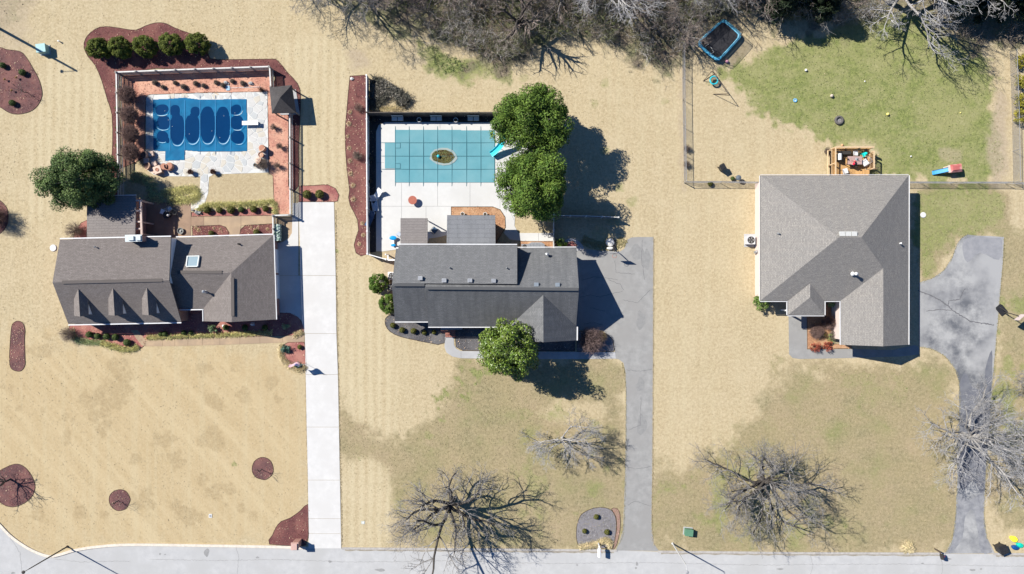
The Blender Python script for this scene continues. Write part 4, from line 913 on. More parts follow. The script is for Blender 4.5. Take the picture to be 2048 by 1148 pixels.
# ------------------------------------------------------------------ houses
class House:
    def __init__(s, name, label, px, py):
        s.r = thing(name, label, 'house', P(px, py)); s.o = s.r.location.copy()
    def MB(s): return MB(s.o)
    def roof(s, name, pts, faces, m, th=.16, parent=None):
        b = s.MB(); W = {k: P(*v) for k, v in pts.items()}; cnt = {}
        for f in faces:
            b.uvface([W[k] for k in f])
            for a_, c_ in zip(f, f[1:] + f[:1]): cnt[frozenset((a_, c_))] = cnt.get(frozenset((a_, c_)), 0) + 1
        dn = Vector((0, 0, -th))
        for f in faces: b.face([W[k] + dn for k in f][::-1])
        for e, n in cnt.items():
            if n == 1:
                a_, c_ = tuple(e); b.face([W[a_], W[c_], W[c_] + dn, W[a_] + dn])
        return b.build(name, m, parent or s.r)
    def gutter(s, name, a_, c_, m, w=.12, h=.13, drop=.05, out=.05, side=None):
        A, C = P(*a_), P(*c_); d = (C - A); d.z = 0; d.normalize(); n = Vector((d.y, -d.x, 0))
        cen = s.o
        mid = (A + C) / 2
        if side is None:
            if (mid - Vector((cen.x, cen.y, mid.z))).dot(n) < 0: n = -n
        else: n = Vector(side)
        b = s.MB(); off = n * (out + w / 2) + Vector((0, 0, -drop)); b.bar(A + off, C + off, w, h); return b.build(name, m, s.r)
    def walls(s, loop, m, name='wall'):
        """loop of (px,py,ztop) true ground pixels; one mesh"""
        b = s.MB(); n = len(loop)
        for i in range(n):
            x0, y0, z0 = loop[i]; x1, y1, z1 = loop[(i + 1) % n]
            a_, c_ = P(x0, y0), P(x1, y1); b.face([a_ - Vector((0, 0, .1)), c_ - Vector((0, 0, .1)), c_ + Vector((0, 0, z1)), a_ + Vector((0, 0, z0))])
        return b.build(name, m, s.r)
    def opening(s, x0, y0, x1, y1, t, zb, w, h, kind='window', m=None):
        A, C = P(x0, y0), P(x1, y1); d = (C - A).normalized(); n = Vector((d.y, -d.x, 0))
        if (A.lerp(C, .5) - Vector((s.o.x, s.o.y, 0))).dot(n) < 0: n = -n
        c_ = A.lerp(C, t) + Vector((0, 0, zb + h / 2)); M_ = Matrix((d, n, Vector((0, 0, 1)))).transposed()
        b = s.MB()
        for sx, sz, bw, bh in ((-w / 2, 0, .09, h), (w / 2, 0, .09, h), (0, h / 2, w + .09, .09), (0, -h / 2, w + .14, .1)):
            b.box(c_ + d * sx + Vector((0, 0, sz)) + n * .03, (bw, .1, bh), M=M_)
        if kind == 'window' : b.box(c_ + n * .025, (.04, .05, h), M=M_); b.box(c_ + n * .025, (w, .05, .04), M=M_)
        fr = b.build(kind, white, s.r)
        b = s.MB(); b.box(c_ + n * .005, (w - .02, .02, h - .02), M=M_); b.build('pane' if kind == 'window' else 'door_leaf', m or glass, fr)
    def pipe(s, px, py, z, h, r, m=None, cap=True, name='vent_pipe'):
        b = s.MB(); p = P(px, py, z); b.tube([p - Vector((0, 0, .25)), p + Vector((0, 0, h))], r, 8)
        if cap: b.lathe([(r * 1.7, 0), (r * 1.7, .1), (0.01, .2)], p + Vector((0, 0, h)), 8)
        b.lathe([(r * 2.4, -.1), (r * 1.3, .08)], p, 8)
        return b.build(name, m or steel, s.r)
    def boxvent(s, px, py, z, w=.42, m=None, slope=.6):
        b = s.MB(); p = P(px, py, z); b.box(p + Vector((0, 0, .12)), (w, w * .8, .22)); b.box(p + Vector((0, -.05, .25)), (w * 1.15, w * .95, .06)); b.build('roof_vent', m or steel, s.r)

roof1 = roof_mat('brown_grey_shingles', (.200, .176, .162), (.155, .136, .125), (.150, .131, .121), patch=.45)
roof2 = roof_mat('charcoal_shingles', (.168, .170, .172), (.132, .134, .137), (.088, .091, .096), patch=.65)
roof2b = roof_mat('light_charcoal_shingles', (.172, .173, .174), (.138, .139, .14), (.112, .114, .117), patch=.4)
roof3 = roof_mat('weathered_grey_shingles', (.262, .245, .222), (.205, .193, .178), (.20, .192, .182), patch=.45, tab=.22)
flat1 = roof_mat('brown_rolled_roofing', (.205, .186, .176), (.19, .172, .163), (.16, .145, .138), w=.9, h=.3)
flat2 = roof_mat('grey_rolled_roofing', (.165, .17, .18), (.152, .157, .167), (.21, .215, .23), w=1.5, h=.5, patch=.35)
guttw = mat('white_gutter', (.62, .62, .62), (.54, .54, .54), 4, rough=.45)

# --- house with three dormers
h1 = House('dormer_house', 'brown shingled house with three front dormers beside the white drive', 340, 560)
p1 = dict(bl=(119.8, 479.2, 4.35), br=(341.7, 474.4, 4.45), rl=(104.9, 565.0, 5.2), rr=(338.2, 560.6, 5.25), fl=(136.6, 648.0, 2.5), fr=(362.5, 643.4, 2.5))
h1.roof('roof', p1, [['bl', 'br', 'rr', 'rl'], ['rl', 'rr', 'fr', 'fl']], roof1)
g1 = dict(bl=(351.9, 475.7, 2.45), br=(546.1, 470.3, 2.45), a=(462.3, 545.3, 4.15), rl=(335, 548.5, 4.15), fl=(352, 617.8, 2.45), v=(407.2, 617.0, 2.45), w=(407.6, 642.5, 2.45), p=(463.6, 644.0, 4.15), q=(551.4, 638.9, 2.45), bl2=(335, 476, 2.45), fl2=(340, 618, 2.45))
h1.roof('roof', g1, [['bl2', 'br', 'a', 'rl'], ['rl', 'a', 'v', 'fl2'], ['a', 'p', 'w', 'v'], ['a', 'br', 'q', 'p']], roof1)
h1.walls([(170 + 4, 486, 4.2), (371, 482, 4.25), (373, 567, 5.0), (378, 641, 2.35), (174, 646, 2.35), (172, 568, 5.0)], brick1)
h1.walls([(374, 485, 2.3), (555, 481, 2.3), (560, 630, 2.3), (492, 634, 3.8), (432, 634, 2.3), (431, 609, 2.3), (377, 610, 2.3)], brick1)
b = h1.MB(); W_ = [P(374.5, 481, 0), P(377, 567, 0), P(381, 643, 0)]
b.face([W_[0] + Vector((0, 0, 2.2)), W_[1] + Vector((0, 0, 2.2)), W_[1] + Vector((0, 0, 5.0)), W_[0] + Vector((0, 0, 4.3))]); b.build('gable_siding', siding, h1.r)
h1.gutter('gutter', (119.8, 479.2, 4.4), (341.7, 474.4, 4.5), guttw, side=(0, 1, 0)); h1.gutter('gutter', (136.6, 648.0, 2.55), (362.5, 643.4, 2.55), guttw, side=(0, -1, 0))
h1.gutter('gutter', (352, 475.7, 2.5), (546.1, 470.3, 2.5), guttw, side=(0, 1, 0)); h1.gutter('gutter', (546.1, 470.3, 2.5), (551.4, 638.9, 2.5), guttw, side=(1, 0, 0), w=.09)
h1.gutter('gutter', (359, 617.8, 2.5), (407, 617, 2.5), guttw, side=(0, -1, 0)); h1.gutter('gutter', (407.2, 619, 2.5), (407.6, 642.5, 2.5), guttw, side=(-1, 0, 0), w=.09)
for (a_, c_) in (((124, 564.6, 5.19), (325, 560.2, 5.23)), ((355, 544.3, 4.16), (444, 544.3, 4.16)), ((464.8, 556, 4.16), (465.6, 632, 4.16))):
    b = h1.MB(); b.bar(P(*a_), P(*c_), .34, .06); b.build('ridge_vent', roof1, h1.r)
for k, (rx, ry, lx, ly, rx2, ry2, by, cx2, cy2) in enumerate([(156.5, 577, 147.8, 590, 175.9, 592, 632, 187, 628.5), (225.8, 576.6, 216.6, 589, 245, 590.5, 630.4, 255, 627.5), (293.8, 575.2, 284, 588, 312.2, 589.5, 629.5, 321.5, 625.5)]):
    ze, zr_ = 4.05, 4.72
    pts = dict(r=(rx, ry, 4.82), rf=(rx + 3.4, by + 1, 4.72), le=(lx, ly, ze + .1), lf=(lx + .6, by - .2, ze), re=(rx2, ry2, ze + .1), rf2=(rx2 + .4, by - 2, ze))
    d_ = h1.roof('dormer', pts, [['r', 'le', 'lf', 'rf'], ['r', 'rf', 'rf2', 're']], roof1, th=.10)
    L0 = P(lx + 2.2, by - 2, ze - .1); R0 = P(rx2 - .4, by - 3, ze - .1); Lb = P(lx + 2.2, ly + 1, ze - .1); Rb = P(rx2 - .4, ry2 + 1, ze - .1)
    b = h1.MB(); zb_ = 2.6
    b.face([Vector((R0.x, R0.y, zb_)), Vector((Rb.x, Rb.y, zb_)), Rb, R0]); b.face([Vector((L0.x, L0.y, zb_)), Vector((Lb.x, Lb.y, zb_)), Lb, L0])
    pk = P(rx + 3.2, by - 1.5, 4.55); b.face([Vector((L0.x, L0.y, zb_)), Vector((R0.x, R0.y, zb_)), R0, Vector((pk.x, R0.y, 4.58)), L0]); b.build('cheek_wall', siding, d_)
    b = h1.MB(); c_ = (L0 + R0) / 2; b.box(Vector((c_.x, c_.y - .03, 3.5)), (.7, .06, .95)); b.build('dormer_window', glass, d_)
# chimney
b = h1.MB(); b.slab([P(x, y, 5.6) for x, y in [(252, 471.5), (282, 470.6), (282.4, 481.8), (252.4, 482.6)]], 0, 5.6); ch = b.build('chimney', brick1, h1.r)
b = h1.MB(); b.slab([P(x, y, 5.7) for x, y in [(250, 469.8), (283.4, 469), (283.8, 483), (250.4, 483.8)]], 5.6, 5.72); b.box(P(262, 476.3, 5.8), (.6, .45, .22)); b.box(P(277, 476, 5.8), (.5, .5, .2)); b.build('chimney_cap', mat('chimney_cap_metal', (.50, .55, .55), (.42, .46, .46), 4, rough=.5), ch)
# skylight
b = h1.MB(); zc = lambda y: 2.45 + (y - 473) / 72 * 1.70
q = [P(375.5, 512.5, zc(512.5) + .12), P(398.5, 512, zc(512) + .12), P(395.5, 532.6, zc(532.6) + .12), P(373, 533, zc(533) + .12)]
for i in range(4): b.bar(q[i], q[(i + 1) % 4], .12, .22)
skl = b.build('skylight', mat('skylight_frame', (.55, .58, .56), (.5, .52, .5), 4, rough=.5), h1.r)
b = h1.MB(); b.face([v + Vector((0, 0, .04)) for v in q]); b.build('pane', mat('skylight_glass', (.22, .30, .33), (.26, .33, .36), 1, rough=.12, spec=.6), skl)
h1.pipe(411.5, 583, zc(545) - (583 - 545) / 72 * 1.70 + .05, .55, .10); h1.pipe(193.3, 494.2, 4.5, .28, .05); h1.pipe(478, 488, 2.95, .22, .05, darkmetal)
for t in (.12, .38, .62, .86): h1.opening(174, 646, 378, 641, t, .7, 1.0, 1.4)
h1.opening(174, 646, 378, 641, .5, .1, 1.1, 2.1, 'front_door', mat('door_paint', (.10, .06, .05), (.08, .05, .04), 5))
h1.opening(432, 634, 560, 630, .5, .7, 1.4, 1.3); h1.opening(555, 481, 560, 630, .28, .05, 2.6, 2.1, 'garage_door', siding); h1.opening(555, 481, 560, 630, .62, .05, 2.6, 2.1, 'garage_door', siding)
h1.opening(374, 485, 555, 481, .35, .8, 1.4, 1.1); h1.opening(374, 485, 555, 481, .75, .8, 1.4, 1.1)
# rear addition with pergola
ad_ = dict(a=(173.7, 393, 2.75), b=(272, 391.6, 2.75), c=(270, 478, 3.25), d=(173.7, 479, 3.25))
h1.roof('addition_roof', ad_, [['a', 'b', 'c', 'd']], flat1)
h1.walls([(204, 402, 2.6), (293, 401, 2.6), (293, 484, 3.0), (204, 485, 3.0)], brick1, 'addition_wall')
h1.gutter('gutter', (173.7, 393, 2.8), (272, 391.6, 2.8), guttw, side=(0, 1, 0), w=.08)
b = h1.MB(); bm_ = mat('beige_trim', (.48, .38, .33), (.42, .33, .29), 4, rough=.7)
b.bar(P(281.5, 400, 2.75), P(284, 470, 2.75), .22, .2)
for y in (401, 421.5, 443.5, 457.5): b.bar(P(272, y, 2.78), P(284, y, 2.78), .17, .16)
for y in (402, 444, 468): b.bar(P(282.5, y, 2.65), P(282.5, y, 2.65) * 1.0 - Vector((0, 0, 2.6)), .16)
b.build('pergola_beams', bm_, h1.r)

# --- black roofed house
h2 = House('charcoal_house', 'black roofed house between the teal pool and the magnolia', 970, 575)
p2 = dict(bl=(792, 497.5, 2.7), br=(1152.3, 495.7, 2.7), rl=(783.8, 570.2, 5.95), rm=(851, 575.6, 6.0), rr=(1158, 578.3, 6.05), fr=(1152.2, 652.6, 2.7), fm=(856.5, 652.6, 2.7), rm0=(850.2, 570.2, 5.95), fm0=(856.2, 642.2, 2.7), fl=(790, 642.2, 2.7))
h2.roof('roof', p2, [['bl', 'br', 'rr', 'rm', 'rm0', 'rl'], ['rl', 'rm0', 'fm0', 'fl'], ['rm', 'rr', 'fr', 'fm'], ['rm0', 'rm', 'fm', 'fm0']], roof2)
sh = dict(a=(797.3, 490.0, 4.75), b=(1034.3, 490.6, 4.75), c=(1034.3, 568.0, 6.08), d=(791.2, 566.5, 6.06))
h2.roof('rear_shed_roof', sh, [['a', 'b', 'c', 'd']], roof2b, th=.14)
b = h2.MB()
for x in (800.5, 1033.6):
    a_ = P(x, 497, 0); T0 = P(x, 491.5, 4.6); T1 = P(x, 567, 5.95); B1 = Vector((T1.x, T1.y, 5.0)); B0 = Vector((T0.x, T0.y, 2.7)); b.face([B0, B1, T1, T0])
T0, T1 = P(800.5, 491.8, 4.6), P(1033.6, 492, 4.6); b.face([Vector((T0.x, T0.y, 2.5)), Vector((T1.x, T1.y, 2.5)), T1, T0]); b.build('upper_wall', mat('grey_siding', (.26, .28, .3), (.24, .26, .28), 2), h2.r)
h2.walls([(808, 508, 2.6), (1139, 506, 2.6), (1141, 577, 5.75), (1141, 642, 2.6), (1141, 668, 2.6), (1084, 674, 5.1), (1028, 668, 2.6), (1028, 642, 2.6), (864, 641, 2.6), (864, 632, 2.6), (808, 632, 2.6), (806, 571, 5.6)], brick3)
cgz = lambda x: 0
cg = dict(t=(1086.6, 587.5, 5.55), f=(1086.8, 684.6, 5.5), r0=(1152.6, 653.5, 2.72), r1=(1152.3, 680.8, 2.72), l0=(1019, 653, 2.72), l1=(1020, 681.5, 2.72))
h2.roof('cross_gable_roof', cg, [['t', 'r0', 'r1', 'f'], ['t', 'f', 'l1', 'l0']], roof2)
h2.gutter('gutter', (792, 497.5, 2.75), (800, 497.5, 2.75), guttw, side=(0, 1, 0)); h2.gutter('gutter', (797.3, 490, 4.8), (1034.3, 490.6, 4.8), guttw, side=(0, 1, 0), w=.10)
h2.gutter('gutter', (1034.5, 496.2, 2.75), (1152.3, 495.7, 2.75), guttw, side=(0, 1, 0), w=.09); h2.gutter('gutter', (790, 642.2, 2.75), (856.2, 642.2, 2.75), guttw, side=(0, -1, 0), w=.10)
h2.gutter('gutter', (856.5, 652.6, 2.75), (1020, 652.6, 2.75), guttw, side=(0, -1, 0), w=.10); h2.gutter('gutter', (1152.6, 653.5, 2.75), (1152.3, 680.8, 2.75), guttw, side=(1, 0, 0), w=.13)
for (a_, c_) in (((786, 569.6, 6.0), (849, 569.7, 6.0)), ((852, 576, 6.06), (1157, 578.6, 6.1))):
    b = h2.MB(); b.bar(P(*a_), P(*c_), .30, .06); b.build('ridge_vent', roof2, h2.r)
for x, y in ((841, 555.5), (888.6, 560), (940, 560), (987.2, 560.6)): h2.boxvent(x, y, 5.95)
for x, y in ((1072.5, 568.2), (1114.7, 568.6)): h2.boxvent(x, y, 5.65, m=mat('blue_grey_vent', (.2, .23, .26), (.17, .2, .23), 5, rough=.5))
h2.pipe(899.6, 535.4, 5.55, .2, .05); h2.pipe(1013.5, 536, 5.55, .2, .05); h2.pipe(1094, 509, 3.25, .5, .11)
c1_ = dict(a=(801, 436.2, 2.7), b=(855, 436.2, 2.7), c=(855, 492, 3.0), d=(801, 492, 3.0)); h2.roof('patio_roof', c1_, [['a', 'b', 'c', 'd']], flat1, th=.18)
c2_ = dict(a=(894.3, 430.3, 2.9), b=(990.5, 430.3, 2.9), c=(991, 492, 3.3), d=(893, 492, 3.3)); h2.roof('patio_roof', c2_, [['a', 'b', 'c', 'd']], flat2, th=.2)
h2.walls([(901, 445, 2.75), (985, 445, 2.75), (985, 506, 3.0), (901, 506, 3.0)], mat('sunroom_wall', (.35, .3, .26), (.3, .26, .23), 3), 'sunroom_wall')
for x, y in ((812, 443), (858, 443)):
    b = h2.MB(); b.bar(P(x, y, .04), P(x, y, .04) + Vector((0, 0, 2.6)), .11); b.build('porch_post', white, h2.r)
for t in (.15, .5, .85): h2.opening(808, 632, 864, 632, t, .8, .9, 1.3)
for t in (.25, .75): h2.opening(864, 641, 1028, 642, t, .7, 1.1, 1.4)
h2.opening(864, 641, 1028, 642, .2, .1, 1.0, 2.1, 'front_door', mat('door_paint_red', (.2, .05, .04), (.17, .045, .04), 5)); h2.opening(1028, 668, 1141, 668, .5, .8, 1.6, 1.3)
for t in (.2, .8): h2.opening(901, 445, 985, 445, t, .6, 1.2, 1.6)
h2.opening(1141, 577, 1141, 642, .5, .8, 1.0, 1.2); h2.opening(1139, 506, 1141, 577, .5, .05, 2.6, 2.1, 'garage_door', siding)
stp = thing('brick_steps', 'red brick entry steps at the start of the grey front walk', 'steps', P(899, 668))
for k, (x0, y0, x1, y1, z) in enumerate(((882, 659, 911, 664, .42), (891, 664.4, 911, 669.4, .28), (891, 669.8, 911, 674.5, .14))):
    bw = (x1 - x0) / 6
    for i in range(6):
        b = MB(stp.location); b.slab([P(x0 + i * bw + .25, y0), P(x0 + (i + 1) * bw - .25, y0), P(x0 + (i + 1) * bw - .25, y1 - .3), P(x0 + i * bw + .25, y1 - .3)], 0, z); b.build('brick', brick1, stp)
b = MB(stp.location); b.slab([P(882, 648), P(925, 648), P(925, 658.6), P(882, 658.6)], 0, .43); b.build('landing', wcon, stp)

# --- hip roofed house
h3 = House('hip_roof_house', 'pale grey hip roofed house beside the mottled drive', 1650, 500)
p3 = dict(bl=(1520.8, 351, 3.2), br=(1817.3, 350.5, 3.2), rl=(1677.2, 475, 6.7), rr=(1723, 474.6, 6.7), fl=(1520.7, 601.4, 3.2), fj=(1681.6, 601.4, 3.2), gt=(1766.5, 536.5, 5.05), gf=(1766.5, 692.6, 5.05), gl=(1682.4, 689.6, 3.2), gr=(1816.6, 689.2, 3.2))
h3.roof('roof', p3, [['bl', 'br', 'rr', 'rl'], ['bl', 'rl', 'fl'], ['rl', 'rr', 'gt', 'fj', 'fl'], ['br', 'gr', 'gf', 'gt', 'rr'], ['gt', 'gf', 'gl', 'fj']], roof3)
pp3 = dict(t=(1620.2, 567.0, 4.22), a=(1620.2, 594.6, 4.22), l0=(1576.2, 601.8, 3.22), r0=(1648.8, 601.8, 3.22), l1=(1575.6, 630.2, 3.2), r1=(1648.8, 630.2, 3.2))
h3.roof('porch_roof', pp3, [['t', 'l0', 'l1', 'a'], ['t', 'a', 'r1', 'r0'], ['a', 'l1', 'r1']], roof3, th=.14)
h3.walls([(1510, 368, 3.05), (1778, 368, 3.05), (1778, 676, 3.05), (1720, 679, 4.75), (1663, 676, 3.05), (1663, 592, 3.05), (1510, 592, 3.05)], brick2)
for a_, c_, sd in (((1520.8, 351), (1817.3, 350.5), (0, 1, 0)), ((1817.3, 350.5), (1816.6, 689.2), (1, 0, 0)), ((1520.7, 601.4), (1575.8, 601.4), (0, -1, 0)), ((1649, 601.4), (1681.6, 601.4), (0, -1, 0)), ((1681.9, 603), (1682.4, 689.6), (-1, 0, 0)), ((1575.6, 603), (1575.6, 630.2), (-1, 0, 0)), ((1648.8, 603), (1648.8, 630.2), (1, 0, 0)), ((1575.6, 630.2), (1648.8, 630.2), (0, -1, 0)), ((1520.8, 351), (1520.7, 601.4), (-1, 0, 0))):
    h3.gutter('gutter', (*a_, 3.24), (*c_, 3.24), guttw, side=sd, w=.04 if sd == (-1, 0, 0) and a_[0] < 1530 else (.05 if sd[1] == 1 else .07), h=.12)
for x in (1578, 1646):
    b = h3.MB(); q = P(x, 627, 3.1); b.bar(Vector((q.x + (-.35 if x > 1600 else .35), q.y + .3, 0)), Vector((q.x + (-.35 if x > 1600 else .35), q.y + .3, 3.05)), .18); b.build('porch_post', white, h3.r)
for x, y in ((1682.5, 467), (1694.5, 467), (1706.5, 467)): h3.boxvent(x, y, 6.45, .5, mat('pale_vent', (.5, .5, .47), (.44, .44, .42), 5, rough=.6))
h3.pipe(1706.5, 547.6, 4.95, .6, .10, white, True); h3.pipe(1711, 548.5, 4.95, .45, .07); h3.pipe(1798.5, 487, 3.8, .3, .06, white); h3.pipe(1556, 467, 4.1, .2, .05)
for t in (.12, .35, .6, .85): h3.opening(1510, 368, 1778, 368, t, .8, 1.2, 1.3)
h3.opening(1510, 592, 1663, 592, .18, .8, 1.5, 1.4); h3.opening(1510, 592, 1663, 592, .68, .05, 1.0, 2.1, 'front_door', mat('door_paint_dark', (.06, .07, .09), (.05, .06, .08), 5)); h3.opening(1663, 676, 1778, 676, .5, .8, 1.8, 1.3)
h3.opening(1778, 368, 1778, 676, .62, .05, 2.7, 2.1, 'garage_door', siding); h3.opening(1778, 368, 1778, 676, .84, .05, 2.7, 2.1, 'garage_door', siding); h3.opening(1778, 368, 1778, 676, .2, .8, 1.1, 1.2)

# --- pool gazebo
gz = House('pool_gazebo', 'small dark hip roofed gazebo at the corner of the flagstone pool', 572, 204)
gz.r['category'] = 'gazebo'
roofg = roof_mat('dark_brown_shingles', (.085, .078, .076), (.065, .06, .06), (.05, .047, .047), patch=.5)
zg = 1.9
gz.roof('roof', dict(a=(538.8, 174.8, zg), b=(583.2, 170, zg), c=(591.6, 225.5, zg), d=(543.8, 226.2, zg), t=(560, 195.3, 3.1)), [['a', 'b', 't'], ['b', 'c', 't'], ['c', 'd', 't'], ['d', 'a', 't']], roofg)
for x, y in ((541.5, 177.5), (581, 173.5), (588.5, 222.5), (546, 223)):
    b = gz.MB(); q = P(x, y, zg); b.bar(Vector((q.x, q.y, 0)), Vector((q.x, q.y, zg - .05)), .12); b.build('post', mat('grey_wood', (.22, .19, .16), (.16, .135, .115), 7), gz.r)
b = gz.MB(); b.slab([P(x, y) for x, y in [(556, 181), (592, 179), (600, 229), (561, 230)]], 0, .08); b.build('floor_slab', wcon, gz.r)
# ------------------------------------------------------------------ trees and shrubs
def vrot(d, ang, az):
    """turn direction d by ang away from itself, round azimuth az"""
    x, y, z = d
    if abs(z) < .9: ux, uy, uz = y, -x, 0.0
    else: ux, uy, uz = 0.0, z, -y
    l = math.sqrt(ux * ux + uy * uy + uz * uz); ux /= l; uy /= l; uz /= l
    wx, wy, wz = y * uz - z * uy, z * ux - x * uz, x * uy - y * ux
    c, s = math.cos(ang), math.sin(ang); ca, sa = math.cos(az), math.sin(az)
    return (x * c + (ux * ca + wx * sa) * s, y * c + (uy * ca + wy * sa) * s, z * c + (uz * ca + wz * sa) * s)

def grow(rng, out, p, d, L, r, lev, maxlev, nch, curl=.16, up=.04, rmin=.009, spread=(.5, 1.0)):
    n = max(3, min(8, int(L / .35))); st = L / n; rt = max(rmin, r * .38); zmin = .5
    pts = []
    for i in range(n):
        d = (d[0] + rng.gauss(0, curl), d[1] + rng.gauss(0, curl), d[2] + rng.gauss(0, curl) + up)
        l = math.sqrt(d[0] ** 2 + d[1] ** 2 + d[2] ** 2); d = (d[0] / l, d[1] / l, d[2] / l)
        q = (p[0] + d[0] * st, p[1] + d[1] * st, max(.15, p[2] + d[2] * st))
        r0 = r + (rt - r) * i / n; r1 = r + (rt - r) * (i + 1) / n
        out[lev if lev < 2 else 2].append((*p, *q, r0, r1)); pts.append((q, d, r1, (i + 1) / n)); p = q
    if lev >= maxlev: return
    k = nch[min(lev, len(nch) - 1)]
    for j in range(k):
        t = .22 + .78 * (j + rng.random()) / k; i = min(n - 1, int(t * n)); q, dd, rr, tt = pts[i]
        nd = vrot(dd, rng.uniform(*spread), rng.uniform(0, 6.283))
        if lev == 0 and nd[2] < 0: nd = (nd[0], nd[1], abs(nd[2]) * .5)
        grow(rng, out, q, nd, L * rng.uniform(.38, .62) * (1.1 - .45 * tt), max(rmin, rr * rng.uniform(.5, .72)), lev + 1, maxlev, nch, curl, up, rmin, spread)

def bare_tree(name, label, px, py, h, R, seed, barkm, twigm, limbs=8, trunk_r=.28, fork=.22, maxlev=3, nch=(6, 5, 4), el=(.25, 1.2), rmin=.011, curl=.16, group=None, lean=(0, 0), limb_spec=None, cat='tree', z=0):
    root = thing(name, label, cat, P(px, py), 0, group); rng = random.Random(seed); out = {0: [], 1: [], 2: []}
    th = h * fork; n = 5; p = (0, 0, -.15); tr = []
    for i in range(n):
        q = (lean[0] * (i + 1) / n + rng.gauss(0, .04), lean[1] * (i + 1) / n + rng.gauss(0, .04), th * (i + 1) / n)
        tr.append((*p, *q, trunk_r * (1.25 if i == 0 else 1 - .06 * i), trunk_r * (1 - .06 * (i + 1)))); p = q
    top = p
    for k in range(limbs):
        if limb_spec: az, e, L = limb_spec[k % len(limb_spec)]
        else:
            az = 6.283 * (k + rng.uniform(-.3, .3)) / limbs; e = rng.uniform(*el); L = (R / max(.45, math.cos(e)) if e < .9 else (h - th)) * rng.uniform(.75, 1.05); L = min(L, h)
        d = (math.cos(az) * math.cos(e), math.sin(az) * math.cos(e), math.sin(e))
        f = rng.uniform(.62, 1.0); s = (top[0] * f, top[1] * f, th * f)
        grow(rng, out, s, d, L * .92, trunk_r * rng.uniform(.4, .6), 0, maxlev, nch, curl, .05, rmin)
    link_mesh('trunk', segs_mesh('trunk', tr, 8), barkm, root)
    link_mesh('limbs', segs_mesh('limbs', out[0], 5), barkm, root)
    cr = link_mesh('crown', segs_mesh('crown', out[1] + out[2], 3), twigm, root)
    return root

bark_grey = mat('grey_bark', (.22, .205, .19), (.12, .11, .10), 9, rough=.95, coords='obj', island=.2)
twig_grey = mat('grey_twig', (.29, .275, .265), (.19, .18, .17), 3, rough=.95, coords='obj', island=.35)
twig_brown = mat('brown_twig', (.27, .22, .19), (.18, .145, .125), 3, rough=.95, coords='obj', island=.4)
twig_pale = mat('pale_twig', (.40, .39, .385), (.27, .262, .26), 3, rough=.9, coords='obj', island=.25)
bark_pale = mat('pale_bark', (.36, .345, .325), (.24, .225, .21), 5, rough=.9, coords='obj', island=.15)
bark_dark = mat('dark_bark', (.075, .066, .058), (.05, .043, .038), 6, rough=.95, coords='obj', island=.2)
twig_dark = mat('dark_twig', (.20, .175, .155), (.13, .115, .10), 3, rough=.95, coords='obj', island=.4)

bare_tree('bare_tree', 'tall bare oak with dark spreading limbs at the kerb below the magnolia lawn', 905, 998, 12.5, 6.3, 3, bark_dark, twig_grey, limbs=11, trunk_r=.36, fork=.2, maxlev=3, nch=(8, 7, 6), el=(.15, 1.25), rmin=.010, lean=(-.1, -.1))
bare_tree('bare_tree', 'low spreading bare tree with pale curved limbs beside the straight grey drive', 1124, 876, 4.6, 4.7, 8, bark_pale, twig_pale, limbs=9, trunk_r=.16, fork=.25, maxlev=3, nch=(9, 8, 6), el=(.1, .8), rmin=.0075, curl=.2)
bare_tree('bare_tree', 'broad dense bare tree on the olive lawn above the green utility box', 1518, 954, 8.5, 7.4, 15, bark_dark, twig_grey, limbs=14, trunk_r=.28, fork=.16, maxlev=3, nch=(9, 8, 5), el=(.1, 1.25), rmin=.009, curl=.24)
bare_tree('bare_tree', 'big pale bare tree overhanging the mottled curved drive', 1924, 868, 11.0, 7.0, 21, bark_pale, twig_pale, limbs=18, trunk_r=.26, fork=.16, maxlev=3, nch=(9, 7, 6), el=(.2, 1.3), rmin=.009, curl=.2)
bare_tree('bare_tree', 'bare tree half cut by the right edge below the driveway hoop', 2072, 752, 6.0, 4.4, 25, bark_grey, twig_grey, limbs=9, trunk_r=.25, fork=.22, maxlev=3, nch=(7, 6, 4), el=(.1, .9), rmin=.012)
bare_tree('bare_tree', 'small bare tree in the round mulch bed at the lower left edge', 22, 958, 4.2, 2.2, 33, bark_dark, twig_dark, limbs=8, trunk_r=.12, fork=.3, maxlev=2, nch=(6, 5), el=(.4, 1.2), rmin=.011)
bare_tree('bare_tree', 'fine bare sapling on the small round bed near the white drive', 524, 938, 2.6, .7, 34, bark_dark, twig_dark, limbs=5, trunk_r=.04, fork=.4, maxlev=1, nch=(5,), el=(.7, 1.3), rmin=.008)
bare_tree('bare_tree', 'fine bare sapling on the small round bed near the street', 238, 1001, 2.2, .6, 35, bark_dark, twig_dark, limbs=5, trunk_r=.04, fork=.4, maxlev=1, nch=(5,), el=(.7, 1.3), rmin=.008)
bare_tree('bare_tree', 'thin bare sapling on the large rounded bed at upper left', 54, 186, 2.2, .9, 36, bark_dark, twig_dark, limbs=5, trunk_r=.04, fork=.4, maxlev=1, nch=(6,), el=(.6, 1.3), rmin=.008)
